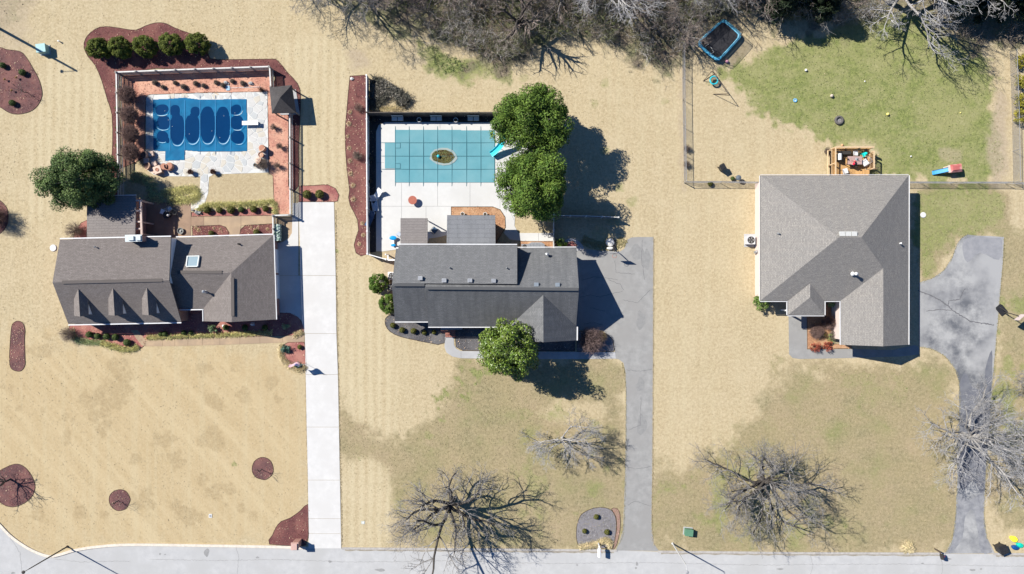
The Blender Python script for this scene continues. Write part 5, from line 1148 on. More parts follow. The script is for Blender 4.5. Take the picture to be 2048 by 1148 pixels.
# the wood along the back: seven big trees, then smaller copies of three of them, all at their own places
WT = [('bare_tree', 'white limbed bare tree in the thicket left of the chain link fence', 1210, -30, 12, 6, 41, bark_pale, twig_pale, dict(limbs=12, trunk_r=.3, nch=(8, 7, 5), el=(.2, 1.2))),
      ('bare_tree', 'large pale bare tree shading the green back lawn', 1778, 4, 13, 7.0, 42, bark_pale, twig_pale, dict(limbs=14, trunk_r=.36, nch=(9, 7, 5), el=(.15, 1.2))),
      ('bare_tree', 'pale bare tree with two arching limbs by the dark cedars', 1930, -10, 11, 4.6, 43, bark_pale, twig_pale, dict(limbs=9, trunk_r=.28, nch=(7, 6, 4), el=(.2, 1.0))),
      ('bare_tree', 'pale bare tree in the upper right corner beyond the cedars', 2068, -40, 10, 5.5, 44, bark_pale, twig_pale, dict(limbs=9, trunk_r=.3, nch=(6, 5, 4), el=(.2, 1.1))),
      ('bare_tree', 'dark limbed bare tree with a long shadow over the tan lawn end of the wood', 706, -20, 9.5, 6.4, 45, bark_grey, twig_grey, dict(limbs=13, trunk_r=.2, nch=(9, 8, 6), el=(.1, 1.1), rmin=.008)),
      ('bare_tree', 'dark trunked bare tree among brown brush above the privacy fence', 905, -20, 10, 5.0, 46, bark_dark, twig_brown, dict(limbs=10, trunk_r=.24, nch=(6, 5, 4), el=(.2, 1.2))),
      ('bare_tree', 'dark bare tree with a broken stub casting a thick shadow on tan grass', 1040, 62, 7.5, 3.2, 47, bark_dark, twig_brown, dict(limbs=7, trunk_r=.45, nch=(6, 5), el=(.3, 1.2), fork=.45, maxlev=2)),
      ('bare_tree', 'purplish bare tree with fine twigs above the ivy patch', 1010, -10, 9, 4.4, 48, bark_grey, twig_brown, dict(limbs=11, trunk_r=.24, nch=(7, 6, 4), el=(.2, 1.2)))]
wt = []
for nm, lb, x, y, h_, R_, sd, bk, tw, kw in WT: wt.append(bare_tree(nm, lb, x, y, h_, R_, sd, bk, tw, **kw))
for i, (x, y, src, rz, s_, lb) in enumerate([(780, -10, 7, 1.0, .8, 'slim bare tree between the dark limbed tree and brown brush'), (600, -60, 4, 2.0, .8, 'bare tree cut by the top edge over the tan lawn'), (1120, 6, 7, 2.4, .85, 'grey brown bare tree above the gap in the thicket'),
                                            (1290, 20, 7, 4.0, .8, 'bushy bare tree just left of the fence end'), (1362, 72, 7, 5.2, .62, 'round bare tree growing over the end of the chain link fence'), (1425, -20, 0, 2.2, .7, 'grey bare tree behind the trampoline'),
                                            (1640, -30, 5, 3.0, .9, 'brown bare tree in the shade left of the large pale tree'), (1520, 10, 5, 1.2, .75, 'brown bare tree right of the trampoline by a dark cedar'), (860, 30, 7, 3.3, .6, 'low bare tree at the green weedy lawn edge')]):
    dup(wt[src], P(x, y), rz, lb, None, s_)

# evergreen crowns made of leaf clumps
def leaf_tree(name, label, px, py, zc, rx, ry, rz_, n_clump, n_leaf, lsize, leafm, barkm, seed, clump_r=.9, trunk_r=.25, cone=0.0, lumpy=.18, rag=1.0, cat='tree', group=None, shell=.55, aspect=.5):
    root = thing(name, label, cat, P(px, py), 0, group); rng = np.random.default_rng(seed)
    u = rng.normal(size=(n_clump, 3)); u /= np.linalg.norm(u, axis=1, keepdims=True)
    low = u[:, 2] < -.55; u[low, 2] *= .3
    rad = np.minimum(rng.uniform(shell, 1.0, n_clump) ** .6 * (1 + lumpy * rng.normal(size=n_clump)), 1.16)
    C = u * rad[:, None] * np.array([rx, ry, rz_])
    if cone: C[:, :2] *= (1 - cone * ((C[:, 2:3] / rz_ + 1) / 2))
    C[:, 2] += zc
    k = rng.integers(0, n_clump, n_leaf); v = rng.normal(size=(n_leaf, 3)); v /= np.linalg.norm(v, axis=1, keepdims=True)
    cr = clump_r * rng.uniform(.6, 1.3, n_clump)
    Lp = C[k] + v * (cr[k] * rng.uniform(.35, 1.0, n_leaf) ** .5)[:, None] * np.array([1, 1, .75]) * rag
    Lp[:, 2] = np.maximum(Lp[:, 2], .08)
    Nn = v * .8 + rng.normal(size=(n_leaf, 3)) * .45 + np.array([0, 0, .35])
    link_mesh('crown', leaf_mesh('crown', Lp, Nn, lsize * rng.uniform(.65, 1.25, n_leaf), rng, aspect), leafm, root)
    rr = random.Random(seed); segs = []; zt = zc
    segs.append((0, 0, -.1, 0, 0, zt * .5, trunk_r * 1.2, trunk_r)); segs.append((0, 0, zt * .5, 0, 0, zt + rz_ * .4, trunk_r, trunk_r * .3))
    link_mesh('trunk', segs_mesh('trunk', segs, 7), barkm, root)
    lim = []
    for i in rng.integers(0, n_clump, min(26, n_clump)):
        a0 = (0, 0, max(.2, min(zt, C[i, 2] * .6))); lim.append((*a0, *C[i], trunk_r * .35, .03))
    link_mesh('limbs', segs_mesh('limbs', lim, 4), barkm, root)
    return root
leaf_dk = mat('evergreen_leaf', (.052, .108, .016), (.145, .215, .036), 1.2, 4, rough=.6, coords='obj', island=.5, spec=.2, trans=.15)
leaf_holly = mat('holly_leaf', (.060, .105, .034), (.135, .190, .058), 1.0, 4, rough=.6, coords='obj', island=.5, spec=.2, trans=.12)
leaf_mag = mat('magnolia_leaf', (.095, .165, .020), (.165, .215, .036), 1.4, 4, rough=.34, coords='obj', island=.55, spec=.5, trans=.12)
leaf_arb = mat('arborvitae_spray', (.140, .160, .024), (.085, .115, .020), 1.5, 4, rough=.7, coords='obj', island=.5, trans=.1)
leaf_ced = mat('cedar_spray', (.013, .024, .010), (.022, .034, .013), 1.0, 4, rough=.7, coords='obj', island=.5)
leaf_yel = mat('golden_spray', (.28, .24, .02), (.20, .19, .025), 1.5, 4, rough=.7, coords='obj', island=.45)

leaf_tree('evergreen_tree', 'broad grey green evergreen tree shading the rear addition roof', 206, 371, 4.2, 3.3, 2.7, 3.4, 110, 52000, .20, leaf_holly, bark_grey, 51, clump_r=.86, trunk_r=.25, lumpy=.13)
leaf_tree('evergreen_tree', 'larger bright evergreen tree at the corner of the teal pool', 1064, 260, 5.2, 3.65, 2.95, 4.0, 100, 52000, .23, leaf_dk, bark_grey, 52, clump_r=1.02, trunk_r=.3)
leaf_tree('evergreen_tree', 'lower bright evergreen tree beside the pool slide and planter', 1068, 384, 5.0, 3.05, 3.5, 4.0, 95, 50000, .23, leaf_dk, bark_grey, 53, clump_r=1.02, trunk_r=.3)
leaf_tree('magnolia_tree', 'glossy green magnolia in front of the black roofed house', 1018, 693, 4.9, 2.75, 2.55, 4.3, 115, 24000, .27, leaf_mag, bark_grey, 54, clump_r=.78, trunk_r=.24, aspect=.48)
for i, (x, y) in enumerate([(197, 98), (241, 95.5), (291, 92.5), (343, 88.5), (395, 87.5)]):
    q = P(x, y, 1.15); px_, py_ = q.x * K + 1024, 574 - q.y * K
    leaf_tree('arborvitae', f'rounded dark green hedge shrub, {ORD[i]} from the left in the row of five', px_, py_, 1.2, 1.22 + .04 * i, 1.2, 1.25, 110, 14000, .14, leaf_arb, bark_grey, 60 + i, clump_r=.26, trunk_r=.08, cone=.22, lumpy=.03, shell=.8, group='five hedge shrubs above the pool fence', cat='shrub')
for i, (x, y, h_, r_, lb) in enumerate([(1545, 24, 6.5, 2.2, 'dark cedar right of the trampoline'), (1630, 22, 6.0, 2.0, 'dark cedar at the shaded edge of the green lawn'), (1585, -8, 8, 2.6, 'tall dark cedar behind the shaded lawn edge'), (1888, 14, 6.5, 2.2, 'dark cedar left of the arching pale limbs'), (1946, 14, 7, 2.7, 'dark cedar under the arching pale limbs'), (2004, 20, 7, 2.6, 'dark cedar above the bare strip at the right fence'), (2052, 40, 6, 2.4, 'dark cedar cut by the right edge'), (1812, -78, 13, 3.4, 'tall cedar above the frame left of the arching limbs'), (1868, -84, 14, 3.4, 'tall cedar above the frame over the dark corner'), (1926, -84, 14, 3.4, 'tall cedar above the frame right of the arching limbs'), (1985, -74, 12, 3.2, 'tall cedar above the frame at the right corner'), (1432, -66, 12, 3.2, 'tall cedar above the frame behind the trampoline'), (1494, -74, 12.5, 3.2, 'tall cedar above the frame right of the trampoline'), (1470, -24, 7, 2.4, 'dark cedar above the trampoline')]):
    leaf_tree('cedar_tree', lb, x, y, h_ * .5, r_, r_, h_ * .5, 100, 12000, .24, leaf_ced, bark_dark, 80 + i, clump_r=.6, trunk_r=.15, cone=.72, lumpy=.1)
for i, (x, y) in enumerate([(2046, 122), (2047, 162), (2046, 200), (2045, 232)]):
    q = P(x, y, .9); leaf_tree('golden_conifer', f'golden green conifer, {ORD[i]} from the top along the right fence', q.x * K + 1024, 574 - q.y * K, .9, .75, .85, 1.0, 30, 1500, .16, leaf_yel, bark_grey, 95 + i, clump_r=.28, trunk_r=.06, cone=.3, lumpy=.1, cat='conifer', group='golden conifers at the right fence')
q = P(757, 566, 1.3); leaf_tree('evergreen_shrub', 'round green shrub beside the white air conditioner', q.x * K + 1024, 574 - q.y * K, 1.2, 1.05, 1.05, 1.25, 90, 11000, .13, leaf_dk, bark_grey, 101, clump_r=.22, trunk_r=.07, lumpy=.03, shell=.8, cat='shrub')
q = P(777, 608, 1.3); leaf_tree('evergreen_shrub', 'round green shrub at the lower left corner of the black roof', q.x * K + 1024, 574 - q.y * K, 1.2, .98, 1.0, 1.2, 90, 11000, .13, leaf_dk, bark_grey, 102, clump_r=.22, trunk_r=.07, lumpy=.03, shell=.8, cat='shrub')
q = P(1121, 488, .7); leaf_tree('evergreen_shrub', 'round green shrub behind the rear corner of the black roofed house', q.x * K + 1024, 574 - q.y * K, .65, .65, .6, .65, 26, 1300, .13, leaf_dk, bark_grey, 103, clump_r=.25, trunk_r=.05, lumpy=.06, cat='shrub')
q = P(1521, 606, 1.0); leaf_tree('evergreen_shrub', 'loose green shrub at the left front corner of the hip roofed house', q.x * K + 1024, 574 - q.y * K, .8, .85, .8, .85, 28, 1300, .2, mat('loose_green_leaf', (.09, .16, .03), (.14, .20, .05), 2, coords='obj', island=.5), bark_grey, 104, clump_r=.35, trunk_r=.05, lumpy=.15, cat='shrub')
q = P(425.5, 657.5, .5); leaf_tree('evergreen_shrub', 'round grey green shrub in the front bed below the garage wing', q.x * K + 1024, 574 - q.y * K, .5, .5, .5, .5, 20, 800, .13, mat('sage_leaf', (.13, .20, .09), (.18, .25, .13), 2, coords='obj', island=.4), bark_grey, 105, clump_r=.2, trunk_r=.04, cat='shrub')
for i, (x, y, r_) in enumerate([(1628.5, 692, .5), (1653, 691.5, .48)]):
    leaf_tree('barberry_shrub', ['red barberry shrub at the corner of the orange bed', 'red barberry shrub next to the straw pile in the orange bed'][i], x, y, .42, r_, r_, .45, 20, 900, .11, mat('red_leaf', (.24, .05, .03), (.33, .085, .045), 2, coords='obj', island=.5), bark_dark, 110 + i, clump_r=.2, trunk_r=.03, cat='shrub')
q = (1662, 675); leaf_tree('evergreen_shrub', 'small bright green shrub among the twigs in the orange bed', q[0], q[1], .35, .5, .6, .35, 18, 420, .14, mat('bright_green_leaf', (.14, .22, .05), (.2, .27, .08), 2, coords='obj', island=.4), bark_dark, 113, clump_r=.22, trunk_r=.03, cat='shrub')
leaf_tree('evergreen_shrub', 'small olive shrub between the brown twig shrubs in the orange bed', 1644, 670, .3, .32, .3, .3, 14, 350, .11, mat('olive_leaf', (.15, .12, .03), (.2, .16, .05), 2, coords='obj', island=.4), bark_dark, 114, clump_r=.16, trunk_r=.03, cat='shrub')
leaf_tree('evergreen_shrub', 'pale green plant in the dark nook by the garage wing', 1662, 610, .6, .38, .3, .5, 12, 240, .2, mat('pale_green_leaf', (.28, .36, .16), (.22, .3, .12), 2, coords='obj', island=.4), bark_dark, 115, clump_r=.2, trunk_r=.03, cat='shrub')
leaf_tree('evergreen_shrub', 'blue green spiky shrub in the flag bed', 574, 698, .4, .42, .42, .4, 16, 420, .24, mat('blue_green_leaf', (.06, .13, .10), (.09, .17, .13), 2, coords='obj', island=.4), bark_dark, 116, clump_r=.22, trunk_r=.03, cat='shrub', aspect=.3)
leaf_tree('evergreen_shrub', 'blue green shrub under the flag', 597, 728.5, .3, .45, .25, .3, 16, 420, .16, mat('blue_green_leaf2', (.07, .14, .10), (.1, .18, .13), 2, coords='obj', island=.4), bark_dark, 117, clump_r=.18, trunk_r=.03, cat='shrub', aspect=.4)
leaf_tree('evergreen_shrub', 'pale variegated shrub in the shaded end of the front bed', 574, 653, .35, .35, .3, .35, 12, 300, .14, mat('variegated_leaf', (.3, .34, .2), (.2, .27, .12), 2, coords='obj', island=.4), bark_dark, 118, clump_r=.2, trunk_r=.03, cat='shrub')

# clipped boxwoods: one prototype copied
def boxwood_proto(name, leafm, seed, n=520, rz_=.95, ls=.11):
    root = thing(name, 'x', 'shrub'); rng = np.random.default_rng(seed)
    v = rng.normal(size=(n, 3)); v /= np.linalg.norm(v, axis=1, keepdims=True); k = v[:, 2] < -.5; v[k, 2] *= -.6
    Lp = v * (.93 + .07 * rng.normal(size=(n, 1)) * .5); Lp[:, 2] = Lp[:, 2] * rz_ + rz_ * .9
    link_mesh('foliage', leaf_mesh('foliage', Lp, v + rng.normal(size=(n, 3)) * .35, ls / .4 * rng.uniform(.7, 1.2, n), rng, .7), leafm, root)
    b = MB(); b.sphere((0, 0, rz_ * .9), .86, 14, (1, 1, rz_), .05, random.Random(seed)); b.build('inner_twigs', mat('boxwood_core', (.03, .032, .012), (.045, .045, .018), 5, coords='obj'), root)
    return root
box_leaf = mat('boxwood_leaf', (.125, .120, .020), (.090, .098, .020), 2, coords='obj', island=.45, rough=.6)
box_leaf2 = mat('dark_boxwood_leaf', (.085, .125, .028), (.065, .10, .024), 2, coords='obj', island=.45, rough=.6)
bxp = boxwood_proto('boxwood', box_leaf, 5); bxq = boxwood_proto('boxwood', box_leaf2, 6); used = set()
def boxwood(px, py, r, label, group, src=None):
    src = src or bxp; q = P(px, py, r * .8); loc = (q.x, q.y, .01)
    if src.name in used: return dup(src, loc, random.uniform(0, 6), label, group, (r, r, r * random.uniform(.9, 1.1)))
    used.add(src.name); stamp(src, loc, 0, r); src['label'] = label; src['group'] = group; return src
for i, (x, y, r) in enumerate([(414.5, 420, .42), (438.6, 420.3, .36), (461.5, 420, .44), (482.5, 419.4, .34), (507.3, 418.6, .39), (531.3, 417.4, .36)]): boxwood(x, y, r, f'clipped olive boxwood, {ORD[i]} from the patio in the row of six', 'six boxwoods in the pink strip', bxq if i == 3 else bxp)
boxwood(423, 467, .33, 'clipped boxwood against the rear wall in the left red bed', 'boxwoods by the rear wall'); boxwood(513, 465, .36, 'clipped boxwood against the rear wall nearest the gate', 'boxwoods by the rear wall')
boxwood(614.5, 389, .5, 'large clipped boxwood at the drive head, the one nearer the pool fence', 'two boxwoods at the drive head'); boxwood(639.5, 388.3, .5, 'large clipped boxwood at the drive head, the one farther from the pool fence', 'two boxwoods at the drive head')
for i, (x, y, r) in enumerate([(179.5, 669, .38), (195.5, 672, .36), (213, 673, .38), (231, 674.5, .39), (254, 685, .42)]): boxwood(x, y, r, f'clipped green boxwood, {ORD[i]} from the left in the front bed of the dormer house', 'front boxwoods of the dormer house', bxq)
for i, (x, y, r) in enumerate([(785.6, 650.6, .32), (804.5, 660, .33), (827, 662, .34), (848.5, 665, .29), (868, 664.3, .27)]): boxwood(x, y, r, f'small clipped boxwood, {ORD[i]} from the left in the black mulch bed', 'boxwoods in the black mulch')
for i, (x, y, r) in enumerate([(1192.5, 1033.5, .30), (1169, 1062, .28), (1214, 1064, .32)]): boxwood(x, y, r, ['small boxwood at the top of the grey mailbox bed', 'small boxwood at the left of the grey mailbox bed', 'small boxwood in the grey mailbox bed nearest the drive'][i], 'boxwoods in the mailbox bed')
for i, (x, y, r) in enumerate([(234, 173, .22), (234, 216, .22), (235, 255, .22), (235, 291, .25), (235, 330, .25)]): boxwood(x, y, r, f'tiny boxwood outside the left pool fence, {ORD[i]} from the top', 'tiny boxwoods along the left pool fence')
for i, (x, y, r) in enumerate([(6, 131, .38), (45, 145, .42), (25, 206, .40)]): boxwood(x, y, r * .9, ['small dark boxwood at the far left of the large rounded bed', 'small dark boxwood at the upper right of the large rounded bed', 'small dark boxwood at the bottom of the large rounded bed'][i], 'dark boxwoods in the large rounded bed', bxq)
boxwood(599.5, 694, .27, 'tiny clipped boxwood in the flag bed next to the white drive', None)
boxwood(1420.5, 367.5, .3, 'small brown boxwood at the chain link fence below the tan yard', None); boxwood(1465, 357, .24, 'small green clump beside the grey lidded grill', None, bxq)
for i, (x, y, r) in enumerate([(100 * 0 + 330, 667.5, .3), (322, 668, .26), (368, 665, .28), (382, 665, .26), (452, 655, .34), (490, 655, .34), (530, 655, .34)]): boxwood(x, y, r, f'shaded boxwood under the front eaves, {ORD[i]} from the front door', 'shaded boxwoods under the front eaves', bxq)

# balls of bare twigs
def twig_ball(name, label, px, py, r, zc, n, m, seed, group=None, flat=1.0, cat='shrub', rr=.011):
    root = thing(name, label, cat, P(px, py), 0, group); rng = random.Random(seed); segs = []
    for i in range(n):
        az = rng.uniform(0, 6.283); e = math.asin(rng.uniform(-.35, 1)); L = r * rng.uniform(.75, 1.05)
        d = (math.cos(az) * math.cos(e), math.sin(az) * math.cos(e), math.sin(e) * flat); a = (rng.gauss(0, .08), rng.gauss(0, .08), max(.02, zc - r * flat * .95)); p = a
        tgt = (d[0] * L, d[1] * L, max(.05, zc + d[2] * L)); N_ = 3
        for j in range(N_):
            t = (j + 1) / N_; q = tuple(a[k] + (tgt[k] - a[k]) * t + rng.gauss(0, r * .05) for k in range(3)); segs.append((*p, *q, rr * (1.5 - .6 * t), rr * (1.2 - .6 * t))); p = q
            if j >= 1:
                for s in range(2):
                    q2 = tuple(p[k] + rng.gauss(0, r * .16) for k in range(3)); segs.append((*p, *q2, rr * .7, rr * .4))
    if zc > r: segs += [(rng.gauss(0, .1), rng.gauss(0, .1), -.05, rng.gauss(0, .1), rng.gauss(0, .1), zc - r * .6, .03, .02) for _ in range(5)]
    segs.append((0, 0, -.05, 0, 0, max(.06, zc - r * .8), rr * 3, rr * 2))
    link_mesh('twigs', segs_mesh('twigs', segs, 3), m, root); return root
twig_red = mat('reddish_twig', (.25, .165, .14), (.16, .105, .09), 3, coords='obj', island=.4, rough=.95)
for i, (x, y) in enumerate([(255, 190), (259, 230), (261, 268), (262, 304)]):
    q = P(x, y, 1.3); twig_ball('bare_bush', f'large round bare bush inside the left pool fence, {ORD[i]} from the top', q.x * K + 1024, 574 - q.y * K, .98, 1.3, 1000, twig_red, 120 + i, 'round bare bushes by the left pool fence')
twig_grn = mat('dull_twig', (.24, .19, .155), (.17, .135, .11), 3, coords='obj', island=.4, rough=.95)
src = twig_ball('dormant_plant', 'x', 312, 166.5, .30, .24, 230, twig_grn, 130)
pl = [(312, 166.5), (352, 166.5), (393, 168), (434, 166), (466, 163.5), (328, 175), (369, 174.5), (409, 172), (447, 171.5), (487, 167.5)]
for i, (x, y) in enumerate(pl):
    lb = f'small dormant brown plant, {ORD[i % 5]} from the left in the {"upper" if i < 5 else "lower"} row of the salmon bed'
    if i == 0: src['label'] = lb; src['group'] = 'dormant plants in the salmon bed'
    else: dup(src, P(x, y), i * 1.1, lb, 'dormant plants in the salmon bed', .85 + .3 * random.random())
q = P(1186, 681, .9); twig_ball('bare_bush', 'dense purplish bare bush beside the grey drive', q.x * K + 1024 - 4, 574 - q.y * K, 1.45, 1.0, 700, mat('purple_twig', (.23, .165, .15), (.14, .10, .095), 3, coords='obj', island=.45, rough=.95), 141, flat=.8, rr=.013)
q = P(1203, 673, .8); twig_ball('bare_bush', 'small yellowish twig bush tucked against the purplish bush', q.x * K + 1024, 574 - q.y * K, .62, .75, 260, mat('yellow_twig', (.30, .22, .12), (.22, .17, .08), 3, coords='obj', island=.4, rough=.95), 142)
twig_ball('bare_bush', 'round brown twig bush at the porch corner of the orange bed', 1630, 662, .78, .5, 520, twig_red, 143, flat=.8); twig_ball('bare_bush', 'tall brown twig bush against the garage wing wall', 1652, 644, .8, .7, 360, twig_red, 144, flat=.9); twig_ball('bare_bush', 'brown twig bush low on the garage wing wall', 1664, 670, .55, .5, 260, twig_grn, 145)
twig_ball('bare_bush', 'loose bare bush beside the rear addition wall', 158, 462, .95, .8, 190, twig_grn, 146); twig_ball('bare_bush', 'wispy bare bush at the front left corner of the dormer house', 143, 668, .85, .7, 200, twig_grn, 147)
twig_ball('bare_bush', 'bare bush in the half seen bed on the left edge', 0, 436, 1.5, 1.2, 420, twig_red, 148); twig_ball('bare_bush', 'small bare rose bush in the long narrow mulch bed', 716, 312, .55, .5, 130, twig_grn, 149); twig_ball('bare_bush', 'small dark rose bush at the top of the long narrow bed', 718, 217, .5, .4, 130, twig_red, 150)
twig_ball('bare_bush', 'bare bush tangled behind the wicker chairs on the right', 530, 330, .75, .6, 240, twig_grn, 151); twig_ball('bare_bush', 'thin shrub in the right pool bed below the gazebo', 549, 256, .4, .5, 80, twig_grn, 152); twig_ball('bare_bush', 'thin shrub in the right pool bed beside the fence middle', 557, 332, .4, .6, 80, twig_grn, 153); twig_ball('bare_bush', 'thin shrub in the right pool bed at the third post', 562, 294, .4, .6, 80, twig_grn, 154)
for i, (x, y, lb) in enumerate([(1372, 298, 'weedy bare shrub caught in the chain link fence, upper one'), (1372, 330, 'weedy bare shrub caught in the chain link fence, lower one'), (1652, 303, 'dry weed clump at the corner of the wooden deck')]):
    twig_ball('bare_bush', lb, x, y, .42, .4, 110, twig_grn, 160 + i)
# cut back ornamental grasses
grs = mat('straw_grass', (.78, .62, .42), (.62, .48, .30), 4, coords='obj', island=.4, rough=.95)
def grass_clump(name, label, px, py, r, seed, m=grs, n=90, group=None, hgt=.3, cat='ornamental grass'):
    root = thing(name, label, cat, P(px, py), 0, group); rng = random.Random(seed); segs = []
    for i in range(n):
        az = rng.uniform(0, 6.283); rad = r * rng.uniform(.1, 1); b0 = (math.cos(az) * rad * .35, math.sin(az) * rad * .35, 0); h_ = hgt * rng.uniform(.6, 1.1)
        m1 = (math.cos(az) * rad * .7, math.sin(az) * rad * .7, h_); e = (math.cos(az) * rad * 1.15, math.sin(az) * rad * 1.15, h_ * .55)
        segs += [(*b0, *m1, .012, .011), (*m1, *e, .011, .005)]
    link_mesh('blades', segs_mesh('blades', segs, 3), m, root); return root
gsrc = grass_clump('cut_grass', 'x', 699, 296, .30, 170, n=150, hgt=.13)
for i, (x, y) in enumerate([(700, 225), (698, 248), (696, 273), (699, 296), (700, 321), (701, 347), (706, 371), (707, 399), (725, 447), (727, 470), (719, 488)]):
    lb = f'pale cut back grass clump, {ORD[i]} from the top in the long narrow bed'
    if i == 0: gsrc.location = P(x, y); gsrc['label'] = lb; gsrc['group'] = 'cut grasses in the long narrow bed'
    else: dup(gsrc, P(x, y), i, lb, 'cut grasses in the long narrow bed', .75 + .5 * random.random())
for i, (x, y, lb) in enumerate([(384, 345, 'wispy dried grass in the urn left of the flagstone path'), (429, 344.5, 'wispy dried grass in the urn right of the flagstone path'), (524, 181, 'dried grass tuft beside the pool gazebo')]):
    grass_clump('dried_grass', lb, x, y, .5, 180 + i, mat('dried_reed', (.24, .15, .11), (.16, .10, .08), 4, coords='obj', island=.4), 70, hgt=.75)
for i, (x, y) in enumerate([(392, 456), (398, 460), (428, 456), (441, 458), (503, 455), (516, 456), (535, 458), (510, 460)]):
    dup(gsrc, P(x, y), i * 2.0, f'pale cut back grass clump by the rear wall, {ORD[i]} from the patio', 'cut grasses by the rear wall', .6 + .3 * random.random())

# liriope borders, brush and other growth nobody could count
def border(name, label, pts, m, dens, hgt, ln, seed, wid):
    """grass blades along a strip: pts centreline in px, wid half width in px"""
    rng = random.Random(seed); segs = []; fine = smooth_line(pts, 6)
    for (x0, y0), (x1, y1) in zip(fine[:-1], fine[1:]):
        L = math.hypot(x1 - x0, y1 - y0)
        for i in range(int(L * dens) + 1):
            t = rng.random(); w = rng.uniform(-1, 1) * wid; nx_, ny_ = -(y1 - y0) / (L + 1e-6), (x1 - x0) / (L + 1e-6)
            p = P(x0 + (x1 - x0) * t + nx_ * w, y0 + (y1 - y0) * t + ny_ * w); az = rng.uniform(0, 6.28); l = ln * rng.uniform(.6, 1.2); h_ = hgt * rng.uniform(.6, 1.2) * (1 - .5 * abs(w) / wid)
            a = (p.x, p.y, 0); c = (p.x + math.cos(az) * l * .4, p.y + math.sin(az) * l * .4, h_); e = (p.x + math.cos(az) * l, p.y + math.sin(az) * l, h_ * .6)
            segs += [(*a, *c, .014, .016), (*c, *e, .016, .006)]
    o = link_mesh(name, segs_mesh(name, segs, 3), m); return tag(o, label, 'ground cover', kind='stuff')
lir = mat('liriope_blade', (.72, .66, .32), (.55, .54, .22), 2, island=.5, rough=.8); lirg = mat('green_liriope_blade', (.42, .50, .25), (.52, .55, .28), 2, island=.5, rough=.8); lirt = mat('tan_liriope_blade', (.76, .63, .40), (.58, .50, .28), 2, island=.5, rough=.8)
border('liriope_border', 'green liriope edging round the left front bed of the dormer house', [(143, 660), (150, 675), (165, 683), (185, 684), (203, 685)], lirg, 9, .28, .3, 1, 5)
border('liriope_border', 'yellow green liriope edging curving to the front walk', [(203, 685), (225, 692), (245, 698), (262, 699), (278, 693)], lir, 10, .3, .3, 2, 5.5)
border('liriope_border', 'yellow green liriope strip along the tan front walk', [(294, 675), (330, 674), (380, 672), (440, 670), (500, 667), (545, 665)], lir, 8, .26, .28, 3, 4)
border('liriope_border', 'tan liriope clump at the drive end of the front bed', [(588, 671), (597, 668), (605, 662)], lirt, 12, .28, .3, 4, 4.5)
border('liriope_border', 'tan liriope edging round the flag bed', [(566, 690), (562, 703), (568, 720), (584, 733), (604, 739), (611, 731)], lirt, 11, .28, .3, 5, 5)
border('liriope_border', 'tan green liriope strip behind the six boxwoods', [(396, 420), (412, 411), (440, 409.5), (480, 409), (520, 407), (545, 404), (551, 415), (550, 428)], lir, 11, .3, .32, 6, 4.5)
border('liriope_border', 'liriope mass beside the flagstone path', [(325, 388), (345, 384), (370, 381), (390, 380), (397, 388), (390, 398), (360, 400), (335, 400)], lir, 13, .3, .34, 7, 8)
border('liriope_border', 'shaded liriope under the evergreen tree', [(262, 352), (290, 360), (310, 375), (300, 392), (330, 396)], lirg, 10, .28, .32, 8, 10)
border('dry_grass_border', 'straw coloured grass along the street edge of the mailbox bed', [(1160, 1094), (1175, 1091), (1195, 1087), (1210, 1080), (1220, 1086), (1218, 1094)], lirt, 22, .3, .3, 9, 5)
border('dry_grass_border', 'tuft of tan grass by the kerb left of the mottled drive', [(1806, 1090), (1815, 1095), (1824, 1092)], lirt, 24, .35, .4, 10, 9)
border('dry_grass_border', 'long pale grass between the shadow and the grey drive', [(1165, 478), (1190, 490), (1215, 492), (1240, 487), (1248, 478)], mat('pale_grass_blade', (.46, .40, .21), (.36, .33, .16), 2, island=.4, rough=.9), 12, .12, .22, 11, 9)
border('ivy_edge', 'dry grass edge between the bramble patch and the privacy fence', [(738, 219), (760, 220), (790, 218), (812, 212)], lirt, 14, .25, .3, 12, 5)

for lb, pts, mm in (('ragged grass along the right edge of the straight grey drive', [(1307.5, 476), (1307, 600), (1306.5, 760), (1305.5, 920), (1304, 1060), (1309, 1092)], 0), ('ragged grass along the left edge of the straight grey drive', [(1244, 725), (1251, 760), (1252, 860), (1250.5, 960), (1247, 1058), (1238, 1088)], 1),
                     ('ragged grass along the left edge of the mottled drive', [(1934, 469), (1921, 478), (1911, 497), (1898, 526), (1880, 547), (1858, 559), (1840, 565)], 1), ('ragged grass inside the curve of the mottled drive', [(1842, 694), (1866, 699), (1890, 713), (1910, 739), (1918, 768), (1919, 830), (1915, 950), (1911, 1030), (1904, 1080), (1892, 1104)], 1), ('ragged grass along the right edge of the mottled drive', [(2008, 476), (2006, 522), (2000, 592), (1996, 642), (1989, 722), (1982, 802), (1976, 892), (1971, 962), (1968, 1032), (1974, 1077)], 1),
                     ('ragged grass along the right edge of the white drive', [(671.5, 420), (673, 560), (675, 680), (678, 800), (680, 900), (683, 1000), (684, 1090)], 0), ('ragged grass along the left edge of the white drive', [(611.5, 745), (613, 850), (615.5, 940), (616.5, 1005)], 0)):
    border('grass_edge', lb, pts, [mat('edge_dry_blade', (.46, .385, .245), (.34, .275, .165), 2, island=.3, rough=1), mat('edge_olive_blade', (.33, .29, .165), (.22, .205, .105), 2, island=.4, rough=1)][mm], 1.7, .05, .13, int(pts[0][0]), 1.3)
